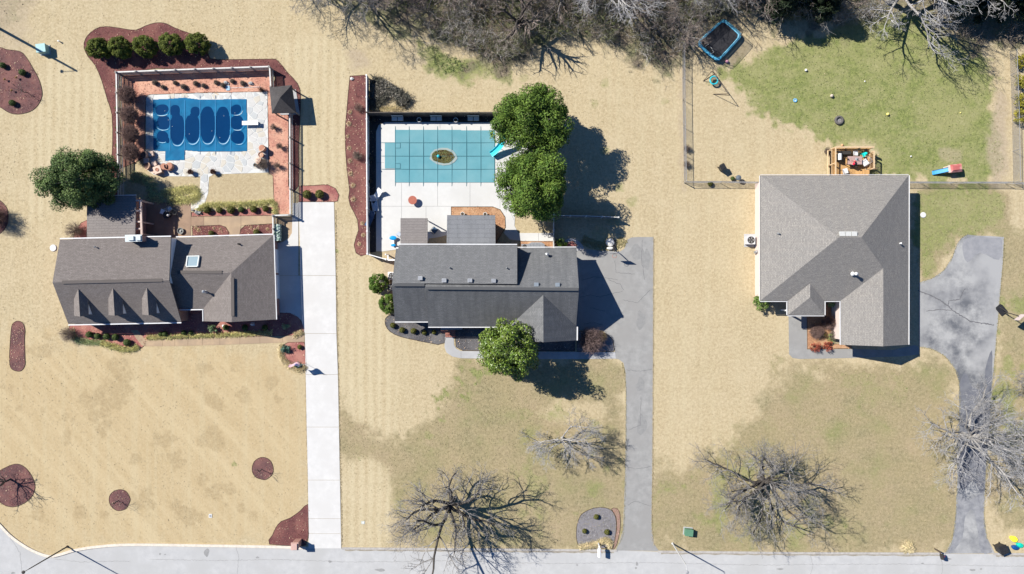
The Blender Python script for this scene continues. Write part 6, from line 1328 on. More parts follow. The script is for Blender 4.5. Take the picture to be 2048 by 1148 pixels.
def brush(name, label, poly, n, hgt, m, seed, rr=.012, spread=.9, edge=0):
    rng = np.random.default_rng(seed); xs = [p[0] for p in poly]; ys_ = [p[1] for p in poly]; segs = []
    X = rng.uniform(min(xs), max(xs), n * 3); Y = rng.uniform(min(ys_), max(ys_), n * 3); k = in_poly(poly, X, Y); X, Y = X[k][:n], Y[k][:n]
    # clumpy: drop points where a coarse noise is low
    f = fbm(X, Y, 46, 777) + .5 * fbm(X, Y, 40, seed) > -.06; X, Y = X[f], Y[f]; n = len(X)
    hh = hgt * rng.uniform(.45, 1.15, n) * (1 + .8 * fbm(X, Y, 70, seed + 3))
    B = np.stack([(X - 1024) / K, (574 - Y) / K, np.zeros(n)], 1); az = rng.uniform(0, 6.283, n); ln = rng.uniform(.15, 1, n) * spread * hh
    D = np.stack([np.cos(az) * ln, np.sin(az) * ln, hh], 1); prev = B; r0 = rr * rng.uniform(1.0, 1.8, n)
    for j in range(3):
        t = (j + 1) / 3; nxt = B + D * np.array([t ** 1.2, t ** 1.2, 1 - (1 - t) ** 1.5]) + rng.normal(size=(n, 3)) * .06 * hgt * .5
        segs.append(np.concatenate([prev, nxt, (r0 * (1.1 - .25 * j))[:, None], (r0 * (.85 - .25 * j))[:, None]], 1))
        for s in range(2 + j):
            e = nxt + (rng.normal(size=(n, 3)) * .28 + np.array([0, 0, .10])) * hh[:, None] * .55; e[:, 2] = np.maximum(e[:, 2], .05)
            segs.append(np.concatenate([nxt, e, (r0 * .6)[:, None], (r0 * .35)[:, None]], 1))
        prev = nxt
    o = link_mesh(name, segs_mesh(name, np.concatenate(segs, 0), 3), m); return tag(o, label, 'thicket', kind='stuff')
br_brown = mat('brush_brown', (.38, .325, .27), (.25, .21, .175), 2, island=.5, rough=.95); br_olive = mat('brush_olive', (.28, .285, .145), (.19, .205, .095), 2, island=.5, rough=.95); br_grey = mat('brush_grey', (.44, .415, .38), (.31, .29, .265), 2, island=.45, rough=.95)
THK = [(745, -60), (800, 20), (850, 60), (905, 85), (985, 118), (1050, 112), (1105, 80), (1150, 70), (1230, 88), (1285, 118), (1335, 126), (1360, 110), (1385, 55), (1440, 28), (1540, 30), (1600, 48), (1680, 52), (1740, 20), (1740, -90), (745, -90)]
brush('undergrowth', 'brown tangle of undergrowth along the back of the yards', THK, 5200, 1.9, br_brown, 201, rr=.013)
brush('undergrowth', 'olive privet growth mixed through the back thicket', THK, 4800, 2.0, br_olive, 202, rr=.012, spread=.7)
brush('undergrowth', 'grey twiggy growth mixed through the back thicket', THK, 3400, 2.4, br_grey, 203, rr=.012)
brush('undergrowth', 'dark brush in the upper right corner under the cedars', [(1880, -40), (1885, 70), (1960, 90), (2020, 88), (2080, 85), (2080, -60)], 500, 1.1, br_brown, 204)
brush('bramble_patch', 'dark bramble patch against the end of the white privacy fence', [(738, 153), (752, 154), (772, 160), (790, 172), (808, 186), (822, 200), (815, 210), (795, 216), (738, 216)], 2600, .55, mat('bramble', (.20, .185, .15), (.11, .115, .09), 2, island=.6, rough=.95), 205, rr=.014, spread=1.2)
brush('weeds', 'green weeds at the lawn edge below the thicket', [(860, 92), (905, 112), (940, 135), (905, 150), (870, 142)], 320, .16, mat('weed_green', (.22, .29, .10), (.27, .32, .13), 2, island=.4), 206, rr=.018, spread=2.2)
def fleck(name, label, poly, n, size, m, seed, zr=(.3, 2.2)):
    rng = np.random.default_rng(seed); xs = [p[0] for p in poly]; ys_ = [p[1] for p in poly]
    X = rng.uniform(min(xs), max(xs), n); Y = rng.uniform(min(ys_), max(ys_), n); k = in_poly(poly, X, Y); X, Y = X[k], Y[k]; f = fbm(X, Y, 60, seed) > .04; X, Y = X[f], Y[f]; n = len(X)
    C = np.stack([(X - 1024) / K, (574 - Y) / K, rng.uniform(*zr, n)], 1)
    o = link_mesh(name, leaf_mesh(name, C, rng.normal(size=(n, 3)) + [0, 0, .6], size * rng.uniform(.6, 1.3, n), rng), m); return tag(o, label, 'thicket', kind='stuff')
fleck('dead_stems', 'grey brown dead stems over the bramble patch', [(738, 153), (752, 154), (772, 160), (790, 172), (808, 186), (822, 200), (815, 210), (795, 216), (738, 216)], 9000, .13, mat('dead_stem', (.26, .235, .20), (.12, .12, .095), 1, island=.6), 213, (.2, .7))
fleck('privet_leaves', 'sparse olive leaves hanging on in the back thicket', THK, 40000, .12, mat('privet_leaf', (.19, .22, .075), (.13, .165, .055), 1, island=.5), 211)
fleck('brown_leaves', 'brown dead leaves caught in the back thicket', THK, 16000, .11, mat('dead_leaf', (.30, .19, .125), (.21, .135, .09), 1, island=.5), 212)
# ------------------------------------------------------------------ fences
greyw = mat('weathered_wood', (.34, .32, .29), (.24, .225, .205), 5, rough=.85, island=.12); rail_w = mat('pale_rail', (.58, .57, .54), (.48, .47, .45), 5, rough=.6)
darkw = mat('dark_fence_board', (.10, .085, .075), (.065, .055, .05), 5, rough=.9, island=.2)
def run_pts(pts, step):
    out = []
    for (x0, y0), (x1, y1) in zip(pts[:-1], pts[1:]):
        L = math.hypot(x1 - x0, y1 - y0) / K; n = max(1, round(L / step))
        for i in range(n): out.append((x0 + (x1 - x0) * i / n, y0 + (y1 - y0) * i / n))
    out.append(pts[-1]); return out
def picket_fence(label, pts, h, postm, railm, pickm, step=2.35, name='picket_fence', pick_step=.13, pick_w=.09, post_w=.12, rails=(.25, .97), cat='fence', wide=.14, extra=.12, side=0.0):
    root = thing(name, label, cat, P(*pts[0])); o = root.location
    pp = run_pts(pts, step); me = None
    b = MB((0, 0, 0)); b.box((0, 0, (h + extra) / 2), (post_w, post_w, h + extra)); b.box((0, 0, h + extra + .02), (post_w * 1.35, post_w * 1.35, .05)); first = None
    for x, y in pp:
        q = P(x, y)
        if first is None: first = b.build('post', postm, root); c = first
        else: c = first.copy(); col.objects.link(c)
        c.location = q - o
    pb = MB(o)
    for (x0, y0), (x1, y1) in zip(pts[:-1], pts[1:]):
        A, C = P(x0, y0), P(x1, y1); d = (C - A); L = d.length; d.normalize(); n = Vector((-d.y, d.x, 0)) * side
        for f in rails:
            b = MB(o); w = wide if f == max(rails) else .05
            b.bar(A + Vector((0, 0, h * f)), C + Vector((0, 0, h * f)), w, .05 if f == max(rails) else .09); b.build('rail', railm, root)
        k = int(L / pick_step)
        for i in range(k):
            t = (i + .5) / k; q = A.lerp(C, t) + n * .05; hh = h * .95
            pb.bar(q + Vector((0, 0, .05)) - d * 0, q + Vector((0, 0, hh)), .02, pick_w) if False else pb.box(q + Vector((0, 0, hh / 2 + .03)), (pick_w, .02, hh - .05), rz=math.atan2(d.y, d.x))
    if pb.v: tag(pb.build('pickets', pickm, root), kind='stuff')
    return root
picket_fence('grey picket fence along the top of the blue covered pool yard', [(245, 151), (400, 145), (546, 140)], 1.3, greyw, rail_w, greyw, rails=(.2, .62, .98))
picket_fence('grey picket fence down the left of the blue covered pool yard', [(245, 152.5), (247, 270), (249, 400)], 1.3, greyw, rail_w, greyw, rails=(.2, .62, .98))
picket_fence('short grey picket fence from the top corner to the pool gazebo', [(547, 141.5), (549, 180)], 1.3, greyw, rail_w, greyw, rails=(.2, .98))
picket_fence('grey picket fence down the right of the blue covered pool yard', [(585.5, 228), (586, 330), (586.5, 431.5)], 1.15, greyw, rail_w, greyw, rails=(.2, .98), pick_step=.17)
picket_fence('short grey fence across the strip end at the white drive', [(584.8, 431.8), (553, 433)], 1.15, greyw, rail_w, greyw, rails=(.2, .98), step=1.8)
picket_fence('grey picket fence from the corner down to the garage wing', [(552.5, 434.5), (553, 484)], 1.15, greyw, rail_w, greyw, rails=(.2, .98), step=1.5)
picket_fence('tall white vinyl privacy fence beside the long mulch bed', [(738, 158), (738.5, 330), (739.5, 509)], 1.45, vinyl, vinyl, vinyl, step=2.4, name='privacy_fence', pick_step=.15, pick_w=.148, rails=(.12, .99), wide=.10, extra=.02)
picket_fence('dark board fence across the top of the teal covered pool', [(740, 232.3), (870, 232.5), (1003, 232)], 1.75, darkw, darkw, darkw, step=2.4, name='board_fence', pick_step=.15, pick_w=.142, rails=(.15, .97), wide=.09, extra=.02)
picket_fence('white fence end from the privacy fence to the arched gate', [(740.5, 509.5), (776, 519.5)], 1.4, vinyl, vinyl, vinyl, step=2.4, name='privacy_fence', pick_step=.15, pick_w=.148, rails=(.12, .99), wide=.10, extra=.02)
gtm = thing('garden_gate', 'white framed gate at the left end of the black roofed house', 'gate', P(785, 519))
b = MB(gtm.location)
for x, y in ((776, 510), (776, 520), (790, 520)): b.bar(P(x, y), P(x, y) + Vector((0, 0, 1.6)), .14)
b.bar(P(776, 510, 1.6), P(776, 520, 1.6), .12); b.bar(P(776, 520, 1.6), P(790, 520, 1.6), .16); b.bar(P(776, 520, .3), P(790, 520, .3), .1); b.build('frame', vinyl, gtm)
b = MB(gtm.location)
for i in range(7): b.bar(P(778 + i * 1.7, 520, .2), P(778 + i * 1.7, 520, 1.5), .05)
tag(b.build('bars', vinyl, gtm), kind='stuff')
picket_fence('pale board fence behind the black roofed house and beneath the evergreens', [(1106, 400), (1106, 462), (1106, 498)], 1.5, rail_w, rail_w, greyw, step=2.2, name='board_fence', pick_step=.15, pick_w=.142, rails=(.15, .97), wide=.08, extra=.02)
picket_fence('pale board fence running right from the evergreen shadow to the lawn', [(1107.5, 433.7), (1170, 434.5), (1233, 437)], 1.5, rail_w, rail_w, darkw, step=2.2, name='board_fence', pick_step=.15, pick_w=.142, rails=(.15, .97), wide=.08, extra=.02)
fm = mat('chain_link_wire', (.33, .33, .34), (.25, .25, .26), 6, rough=.6, metal=.3)
def chain_fence(label, pts, h=1.2, step=2.9):
    root = thing('chain_link_fence', label, 'fence', P(*pts[0])); o = root.location; pp = run_pts(pts, step); first = None
    b = MB(); b.tube([(0, 0, -.1), (0, 0, h + .06)], .032, 6); b.sphere((0, 0, h + .07), .045, 6)
    for x, y in pp:
        if first is None: first = b.build('post', steel, root); c = first
        else: c = first.copy(); col.objects.link(c)
        c.location = P(x, y) - o
    S = []
    for (x0, y0), (x1, y1) in zip(pts[:-1], pts[1:]):
        A, C = P(x0, y0) - o, P(x1, y1) - o; d = C - A; L = d.length; d.normalize()
        b = MB(); b.tube([A + Vector((0, 0, h)), C + Vector((0, 0, h))], .028, 6); b.build('top_rail', steel, root)
        n = int(L / .085)
        for i in range(n):
            for sg in (1, -1):
                q0 = A + d * (i * .085); q1 = q0 + d * (h * sg)
                t1 = (q1 - A).dot(d); z1 = h
                if t1 > L: z1 = h - (t1 - L); q1 = C.copy()
                if t1 < 0: z1 = h + t1; q1 = A.copy()
                if z1 <= .05: continue
                S.append((q0.x, q0.y, .03, q1.x, q1.y, z1, .0042, .0042))
    tag(link_mesh('wire_mesh', segs_mesh('wire_mesh', S, 3), fm, root), kind='stuff'); return root
chain_fence('chain link fence down the left of the trampoline yard', [(1364.5, 66), (1365, 200), (1368, 365)])
chain_fence('chain link fence from the yard corner to the pink brick wall', [(1368.5, 366), (1440, 366), (1511, 367)])
chain_fence('chain link fence from the hip roofed house to the right edge', [(1781, 366.5), (1900, 367), (2010, 367), (2060, 370)])
chain_fence('chain link fence beside the golden conifers at the right edge', [(2019, 105), (2024, 240), (2026, 365)])

# ------------------------------------------------------------------ poles, boxes, lids
def streetlight(label, px, py, h, arm, m, lampm, r=.085):
    root = thing('street_light', label, 'street light', P(px, py)); b = MB(); b.tube([(0, 0, 0), (0, 0, h * .5), (0, 0, h)], [r, r * .85, r * .65], 8); b.lathe([(r * 1.7, 0), (r * 1.5, .12), (r, .16)], (0, 0, 0), 8); b.build('pole', m, root)
    b = MB(); b.tube([(0, 0, h - .15), (arm[0] * .3, arm[1] * .3, h + .05), (arm[0], arm[1], h + .1)], .035, 6); b.build('arm', m, root)
    b = MB(); d = Vector((arm[0], arm[1], 0)).normalized(); p = Vector((arm[0], arm[1], h + .08)) + d * .2; b.sphere(p, .2, 10, (1, 1, .45)); b.build('lamp_head', lampm, root); return root
lampm = mat('lamp_housing', (.3, .3, .31), (.24, .24, .25), 4, rough=.5)
streetlight('dark street light pole at the curved kerb corner', 135, 1093, 6.4, (-.35, -.2), mat('bronze_pole', (.06, .052, .045), (.05, .043, .038), 4, rough=.5), darkmetal)
streetlight('pale street light pole by the kerb right of the grey drive', 1345, 1087, 6.3, (.05, -.5), mat('pale_pole', (.46, .46, .45), (.4, .4, .39), 4, rough=.5), lampm)
streetlight('tall light pole beyond the upper left corner casting a long shadow', -14, 50, 10.2, (-1.6, 0), bark_grey, darkmetal, .17)
def utility_box(label, px, py, m, w=1.0, d=.8, h=.75, rz=0):
    root = thing('utility_box', label, 'utility box', P(px, py), rz); b = MB(); b.slab([(-w / 2, -d / 2), (w / 2, -d / 2), (w / 2, d / 2), (-w / 2, d / 2)], .06, h); b.build('cabinet', m, root)
    b = MB(); b.slab([(-w / 2 - .03, -d / 2 - .03), (w / 2 + .03, -d / 2 - .03), (w / 2 + .03, d / 2 + .03), (-w / 2 - .03, d / 2 + .03)], h, h + .06); b.build('lid', m, root)
    b = MB(); b.box((0, 0, .03), (w + .2, d + .2, .08)); b.build('pad', wcon, root); return root
q = P(81.5, 96, .8); utility_box('teal utility box beside the long pole shadow at upper left', q.x * K + 1024, 574 - q.y * K, mat('teal_box_paint', (.24, .42, .42), (.20, .37, .37), 4, rough=.5), 1.0, .9, .8, .12)
q = P(1378.5, 1066, .7); utility_box('dark green utility box on the olive lawn near the street', q.x * K + 1024, 574 - q.y * K, mat('green_box_paint', (.10, .22, .14), (.085, .19, .12), 4, rough=.5), .85, .7, .65, -.1)
lid_w = mat('pale_lid', (.62, .62, .6), (.54, .54, .52), 5, rough=.7)
for x, y, r, lb in ((107, 496, .38, 'round white tank lid left of the dormer house'), (1846, 430, .31, 'round pale tank lid in the lawn by the hip roofed house shadow')):
    t = thing('tank_lid', lb, 'tank lid', P(x, y)); b = MB(t.location); b.lathe([(r, -.05), (r, .07), (r * .93, .10), (r * .3, .11), (0.001, .11)], P(x, y), 22); b.build('cover', lid_w, t)
    b = MB(t.location); b.lathe([(r * 1.08, -.05), (r * 1.08, .03), (r, .03)], P(x, y), 22); b.build('collar', wcon, t)
t = thing('cleanout_pipe', 'short white cleanout pipe standing in the tan lawn', 'pipe', P(120, 83.5)); b = MB(); b.tube([(0, 0, -.05), (0, 0, .28)], .07, 10); b.lathe([(.09, .28), (.09, .33), (.03, .36)], (0, 0, 0), 10); b.build('pipe', white, t)
t = thing('valve_box', 'small pale valve box lid set in the front lawn', 'valve box', P(421, 1031.5)); b = MB(); b.box((0, 0, .02), (.36, .42, .06)); b.build('frame', lid_w, t); b = MB(); b.box((0, 0, .055), (.22, .28, .02)); b.build('lid', lampm, t)
t = thing('valve_box', 'small pale valve box lid in the mown strip right of the white drive', 'valve box', P(726, 1045)); b = MB(); b.box((0, 0, .015), (.4, .35, .04)); b.build('frame', mat('dull_lid', (.45, .47, .42), (.38, .40, .36), 5), t); b = MB(); b.box((.05, 0, .04), (.2, .2, .02)); b.build('lid', lid_w, t)
# mailboxes
mbx = thing('brick_mailbox', 'red brick mailbox pillar at the mouth of the white drive', 'mailbox', P(597.5, 1083)); b = MB(mbx.location); cx, cy = 597.5, 1083
for lay in range(8):
    for i in range(3):
        for j in range(3):
            if i == 1 and j == 1: continue
            ox = (i - 1) * .235; oy = (j - 1) * .235
            b = MB(); b.box((ox, oy, .09 + lay * .175), (.225, .225, .16)); br_ = b.build('brick', mat('pillar_brick', (.42, .23, .18), (.34, .18, .14), 5, island=.25), mbx)
b = MB(); b.box((0, 0, .72), (.64, .64, 1.40)); b.build('mortar_core', mort, mbx); b = MB(); b.slab([(-.42, -.42), (.42, -.42), (.42, .42), (-.42, .42)], 1.45, 1.53); b.slab([(-.3, -.34), (.3, -.34), (.3, .34), (-.3, .34)], 1.53, 1.68); b.build('cap', mat('pillar_cap', (.50, .34, .29), (.43, .28, .24), 5), mbx)
b = MB(); b.box((-.0, -.37, 1.15), (.28, .1, .32)); b.build('letter_door', darkmetal, mbx)
def mailbox(label, px, py, m, postm, rz, L=.55, w=.28):
    root = thing('mailbox', label, 'mailbox', P(px, py), rz); b = MB(); b.bar((0, .1, 0), (0, .1, 1.15), .11); b.bar((0, .1, 1.0), (0, -.5, 1.05), .1); b.build('post', postm, root)
    b = MB(); prof = [(-w / 2, 0), (w / 2, 0), (w / 2, .18), (w * .35, .28), (0, .32), (-w * .35, .28), (-w / 2, .18)]; n = len(prof)
    vs = [(x, -.1 - L, 1.1 + z) for x, z in prof] + [(x, -.1, 1.1 + z) for x, z in prof]; b.add(vs, [tuple(range(n)), tuple(range(2 * n - 1, n - 1, -1))] + [(i, n + i, n + (i + 1) % n, (i + 1) % n) for i in range(n)]); b.build('box', m, root)
    b = MB(); b.box((w / 2 + .02, -.35, 1.38), (.02, .04, .2)); b.build('flag', mat('red_flag_paint', (.5, .05, .04), (.45, .05, .04), 4), root); return root
mailbox('white mailbox on a white post at the edge of the grey bed', 1196, 1087, white, white, 0, .95, .36); mailbox('dark mailbox by the street left of the mottled drive', 1869.5, 1099, darkmetal, brownmetal, .25, .55, .36)
# trash bins
def bin_(label, px, py, m, rz, h=1.05, w=.6, fallen=False):
    root = thing('trash_bin', label, 'trash bin', P(px, py), rz); b = MB(); a = w * .42; c = w * .5
    b.add([(-a, -a, .06), (a, -a, .06), (a, a, .06), (-a, a, .06), (-c, -c, h), (c, -c, h), (c, c * 1.1, h), (-c, c * 1.1, h)], [(3, 2, 1, 0), (0, 1, 5, 4), (1, 2, 6, 5), (2, 3, 7, 6), (3, 0, 4, 7), (4, 5, 6, 7)]); b.build('body', m, root)
    b = MB(); b.slab([(-c - .03, -c - .05), (c + .03, -c - .05), (c + .03, c * 1.1 + .05), (-c - .03, c * 1.1 + .05)], h, h + .07); b.slab([(-c * .8, -c * .8), (c * .8, -c * .8), (c * .8, c * .8), (-c * .8, c * .8)], h + .07, h + .11); b.build('lid', m, root)
    for s in (-1, 1): b = MB(); b.tube([(s * a - .03, a + .03, .1), (s * a + .03, a + .03, .1)], .1, 10); b.build('wheel', black, root)
    b = MB(); b.tube([(-c * .8, c * 1.2 + .05, h - .03), (c * .8, c * 1.2 + .05, h - .03)], .02, 6); b.build('handle', black, root); return root
bin_('black wheeled trash bin at the street beside the mottled drive', 1994, 1093, black, .4, 1.1, .85)
bin_('black trash bin standing alone on the tan back yard', 1441, 337, black, .5, .95, .55)
def tub(label, px, py, r, sq, m, rz, h=.32):
    root = thing('plastic_tub', label, 'tub', P(px, py), rz); b = MB(); b.lathe([(r * .8, 0), (r, h), (r * 1.06, h), (r * 1.06, h - .03), (r * .96, h - .02), (r * .78, .04), (0.001, .04)], (0, 0, 0), 20, sq); b.build('basin', m, root)
    b = MB(); b.lathe([(r * .97, h - .05), (r * .6, h + .02), (.001, h + .04)], (0, 0, 0), 18, sq); b.build('lid', m, root); return root
tub('yellow oval plastic tub on the verge by the right drive', 2024, 1076, .42, .72, mat('yellow_plastic', (.80, .74, .05), (.74, .68, .05), 3, rough=.45), -.5); tub('teal oval plastic tub touching the blue one', 2036, 1088.5, .36, .72, mat('teal_plastic', (.01, .52, .38), (.01, .47, .35), 3, rough=.45), -.2); tub('dark blue oval plastic tub between the trash bin and teal tub', 2027, 1093, .39, .66, mat('blue_plastic', (.008, .07, .24), (.008, .06, .2), 3, rough=.3, spec=.6), -.1)
# hoops
def hoop(label, px, py, h, rz, basem, board, wide=1.1):
    root = thing('basketball_hoop', label, 'basketball hoop', P(px, py), rz); b = MB(); b.slab([(-.42, .0), (.42, .0), (.42, .95), (.3, 1.15), (-.3, 1.15), (-.42, .95)], .0, .16); b.build('base', basem, root)
    b = MB(); b.tube([(0, .15, .1), (0, .05, h * .6), (0, -.25, h + .2)], .055, 8); b.tube([(0, 1.0, .12), (0, .08, .9)], .03, 6); b.build('pole', darkmetal, root)
    b = MB(); b.box((0, -.45, h + .25), (wide, .05, .75)); bo = b.build('backboard', board, root); b = MB(); b.box((0, -.48, h + .15), (.5, .02, .03)); b.box((0, -.48, h + .45), (.5, .02, .03)); b.box((-.25, -.48, h + .3), (.03, .02, .33)); b.box((.25, -.48, h + .3), (.03, .02, .33)); b.build('target_square', mat('hoop_red', (.45, .06, .05), (.4, .05, .05), 4), bo)
    b = MB(); n = 16; b.tube([(math.cos(2 * math.pi * i / n) * .23, -.75 + math.sin(2 * math.pi * i / n) * .23, h) for i in range(n + 1)], .018, 5, False); b.bar((0, -.5, h), (0, -.53, h), .15, .05); b.build('rim', mat('hoop_rim', (.42, .12, .06), (.38, .1, .06), 4), root); return root
hp = hoop('portable basketball hoop with sandbagged base at the top of the grey drive', 1224.5, 500, 1.75, 0, black, mat('grey_board', (.3, .31, .33), (.26, .27, .29), 4))
sb = mat('white_sandbag', (.66, .64, .6), (.58, .56, .52), 5, rough=.9)
for k, (x, y, sx, sy) in enumerate([(1220, 485, .48, .34), (1220, 496.5, .42, .17)]):
    t = thing('sandbag', ['large white sandbag on the base of the grey drive hoop', 'small white sandbag on the base of the grey drive hoop'][k], 'sandbag', P(x, y, .16)); b = MB(); b.sphere((0, 0, .1), 1, 14, (sx, sy * 1.4 if k == 0 else sy, .12), .06, random.Random(k)); b.build('bag', sb, t); b = MB(); b.tube([(-sx * .6, 0, .21), (sx * .6, 0, .21)], .012, 4); b.build('seam', wcon, t)
hp2 = hoop('small basketball hoop standing on the lawn beside the mottled drive', 2008, 627, 1.85, math.radians(40), black, mat('pale_board', (.5, .42, .41), (.44, .36, .35), 4), 1.0)
# air conditioners
def aircon(label, px, py, s, h, m):
    root = thing('air_conditioner', label, 'air conditioner', P(px, py, .03)); b = MB(); b.slab([(-s / 2, -s / 2), (s / 2, -s / 2), (s / 2, s / 2), (-s / 2, s / 2)], 0, h); b.build('casing', m, root)
    b = MB(); b.lathe([(s * .42, h + .004), (s * .42, h + .03), (s * .38, h + .03), (s * .37, h + .008), (.001, h + .008)], (0, 0, 0), 24); b.build('fan_grille', darkmetal, root)
    b = MB()
    for k in range(5):
        a = k * 1.257; b.slab([(math.cos(a) * .06, math.sin(a) * .06), (math.cos(a - .25) * s * .34, math.sin(a - .25) * s * .34), (math.cos(a + .3) * s * .34, math.sin(a + .3) * s * .34)], h + .012, h + .028)
    b.build('fan_blades', steel, root); return root
aircon('pale square air conditioner on a pad by the pink brick wall', 1497, 481, .95, .85, mat('pale_casing', (.52, .52, .53), (.46, .46, .47), 4, rough=.5)); aircon('white air conditioner beside the round green shrub', 786, 552, .9, .8, white); aircon('dark air conditioner in the gap by the black roofed house', 785, 574.5, .8, .7, mat('dark_casing', (.07, .075, .09), (.06, .065, .08), 4, rough=.5))
t = thing('gas_meter', 'grey gas meter on the pink brick wall below the air conditioner', 'gas meter', P(1508, 505)); b = MB(); b.box((0, 0, .55), (.3, .3, .4)); b.sphere((0, .05, .85), .18, 10); b.build('body', steel, t); b = MB(); b.tube([(.12, 0, 0), (.12, 0, .5), (.12, 0, .9), (0, 0, .9)], .025, 6); b.build('pipe', steel, t)
t = thing('rain_tank', 'grey ribbed tank behind the rear gutter of the black roofed house', 'tank', P(1072, 495)); b = MB(); b.slab([(-.95, -.4), (.95, -.4), (.95, .35), (.55, .55), (-.55, .55), (-.95, .35)], 0, .8); b.build('body', steel, t)
b = MB()
for i in range(5): b.box((-.7 + i * .35, 0, .82), (.05, .7, .05))
b.build('ribs', steel, t)
t = thing('heat_pump', 'small grey unit beside the ribbed tank', 'heat pump', P(1049, 494)); b = MB(); b.box((0, 0, .4), (.75, .6, .8)); b.build('casing', steel, t); b = MB(); b.lathe([(.25, .8), (.25, .83), (.001, .83)], (0, 0, 0), 14); b.build('fan_grille', darkmetal, t)

# ------------------------------------------------------------------ pool furniture
wick = mat('tan_wicker', (.52, .34, .24), (.42, .265, .185), 8, rough=.85, coords='obj'); wickd = mat('brown_cushion', (.20, .13, .10), (.16, .105, .085), 6, rough=.9, coords='obj'); wickc = mat('pale_cushion', (.62, .47, .38), (.56, .42, .34), 6, rough=.9, coords='obj'); terra = mat('terracotta', (.40, .20, .135), (.34, .165, .11), 5, rough=.85, coords='obj')
def barrel_chair(label, px, py, rz, seatm=wickd, s=1.0, group=None):
    root = thing('wicker_chair', label, 'chair', P(px, py, .042), rz, group); b = MB(); n = 13; vs = []
    for i in range(n):
        a = math.pi * (.12 + .76 * i / (n - 1)) + math.pi; hh = .72 + .14 * math.sin(math.pi * i / (n - 1))
        for r, z in ((.46, .12), (.50, hh), (.40, hh), (.38, .42)): vs.append((math.cos(a) * r * s, -math.sin(a) * r * s * -1, z))
    fs = []
    for i in range(n - 1):
        for j in range(3): fs.append((i * 4 + j, (i + 1) * 4 + j, (i + 1) * 4 + j + 1, i * 4 + j + 1))
    fs += [(0, 1, 2, 3), tuple((n - 1) * 4 + j for j in (3, 2, 1, 0))]; b.add(vs, fs); b.build('backrest', wick, root)
    b = MB(); b.lathe([(.40 * s, .1), (.43 * s, .36), (.001, .36)], (0, 0, 0), 16); b.build('seat_base', wick, root)
    b = MB(); b.lathe([(.36 * s, .36), (.38 * s, .43), (.30 * s, .48), (.001, .48)], (0, .03, 0), 16); b.build('seat_cushion', seatm, root)
    for a in (.8, 2.35, 3.9, 5.5): b = MB(); b.bar((math.cos(a) * .33 * s, math.sin(a) * .33 * s, 0), (math.cos(a) * .33 * s, math.sin(a) * .33 * s, .14), .06); b.build('leg', wick, root)
    return root
def soft_block(name, label, cat, px, py, w, d, h, rz, m1, m2, z=.042):
    root = thing(name, label, cat, P(px, py, z), rz); b = MB(); b.slab([(-w / 2, -d / 2), (w / 2, -d / 2), (w / 2, d / 2), (-w / 2, d / 2)], .06, h * .75); b.build('frame', m1, root)
    b = MB(); q = .06; b.slab([(-w / 2 + q, -d / 2), (w / 2 - q, -d / 2), (w / 2, -d / 2 + q), (w / 2, d / 2 - q), (w / 2 - q, d / 2), (-w / 2 + q, d / 2), (-w / 2, d / 2 - q), (-w / 2, -d / 2 + q)], h * .75, h); b.build('cushion', m2, root)
    for sx in (-1, 1):
        for sy in (-1, 1): b = MB(); b.bar((sx * (w / 2 - .05), sy * (d / 2 - .05), 0), (sx * (w / 2 - .05), sy * (d / 2 - .05), .08), .06); b.build('leg', m1, root)
    return root
barrel_chair('wicker armchair with brown cushion, upper of the two by the evergreen shadow', 292, 311, math.radians(100), group=None); barrel_chair('wicker armchair with brown cushion, lower of the two by the evergreen shadow', 298, 333, math.radians(70))
soft_block('ottoman', 'pale square ottoman at the top of the seating group by the pool steps', 'ottoman', 305, 309, .55, .55, .42, .15, wick, wickc); soft_block('ottoman', 'pale square ottoman in the middle of the seating group', 'ottoman', 311, 328.5, .55, .55, .42, .4, wick, wickc); soft_block('side_table', 'pale square side table between the two wicker armchairs', 'table', 296, 322.5, .55, .6, .45, .05, wick, wickc); soft_block('ottoman', 'pale cushion stool at the bottom of the seating group', 'ottoman', 307.5, 342, .65, .5, .4, -.5, wick, wickc)
t = soft_block('fire_table', 'pale square fire table with a dark bowl at the patio edge', 'table', 319.5, 341, .85, .85, .6, .35, wick, wickc); b = MB(); b.lathe([(.16, .6), (.2, .66), (.17, .66), (.1, .62), (.001, .62)], (0, 0, 0), 14); b.build('bowl', terra, t)
def round_table(label, px, py, r, h, m, z=.042, legm=None, group=None):
    root = thing('round_table', label, 'table', P(px, py, z), 0, group); b = MB(); b.lathe([(r * .96, h - .05), (r, h - .03), (r, h), (.001, h + .005)], (0, 0, 0), 24); b.build('tabletop', m, root); b = MB(); b.lathe([(r * .6, 0), (r * .55, .05), (.07, .12), (.06, h - .05)], (0, 0, 0), 12); b.build('pedestal', legm or m, root); return root
round_table('round terracotta side table left of the spiral chair', 332.5, 334.5, .36, .62, terra); t = barrel_chair('round terracotta coloured chair at the pool steps with a long shadow', 342, 333.5, math.radians(-40), terra, 1.05); t.children[0].data = t.children[0].data.copy(); t.children[0].data.materials[0] = terra
barrel_chair('wicker armchair by the right pool corner, upper of the two', 526.5, 297.5, math.radians(30), terra, .9); barrel_chair('wicker armchair by the right pool corner, lower of the two', 519, 322, math.radians(60), wickc, .9)
t = thing('planter_pot', 'round tan pot between the two right wicker chairs', 'pot', P(525, 311, .042)); b = MB(); b.lathe([(.22, 0), (.3, .5), (.32, .55), (.27, .55), (.24, .45), (.001, .45)], (0, 0, 0), 18); b.build('pot', terra, t); b = MB(); b.lathe([(.25, .46), (.001, .5)], (0, 0, 0), 12); b.build('lid', wick, t)
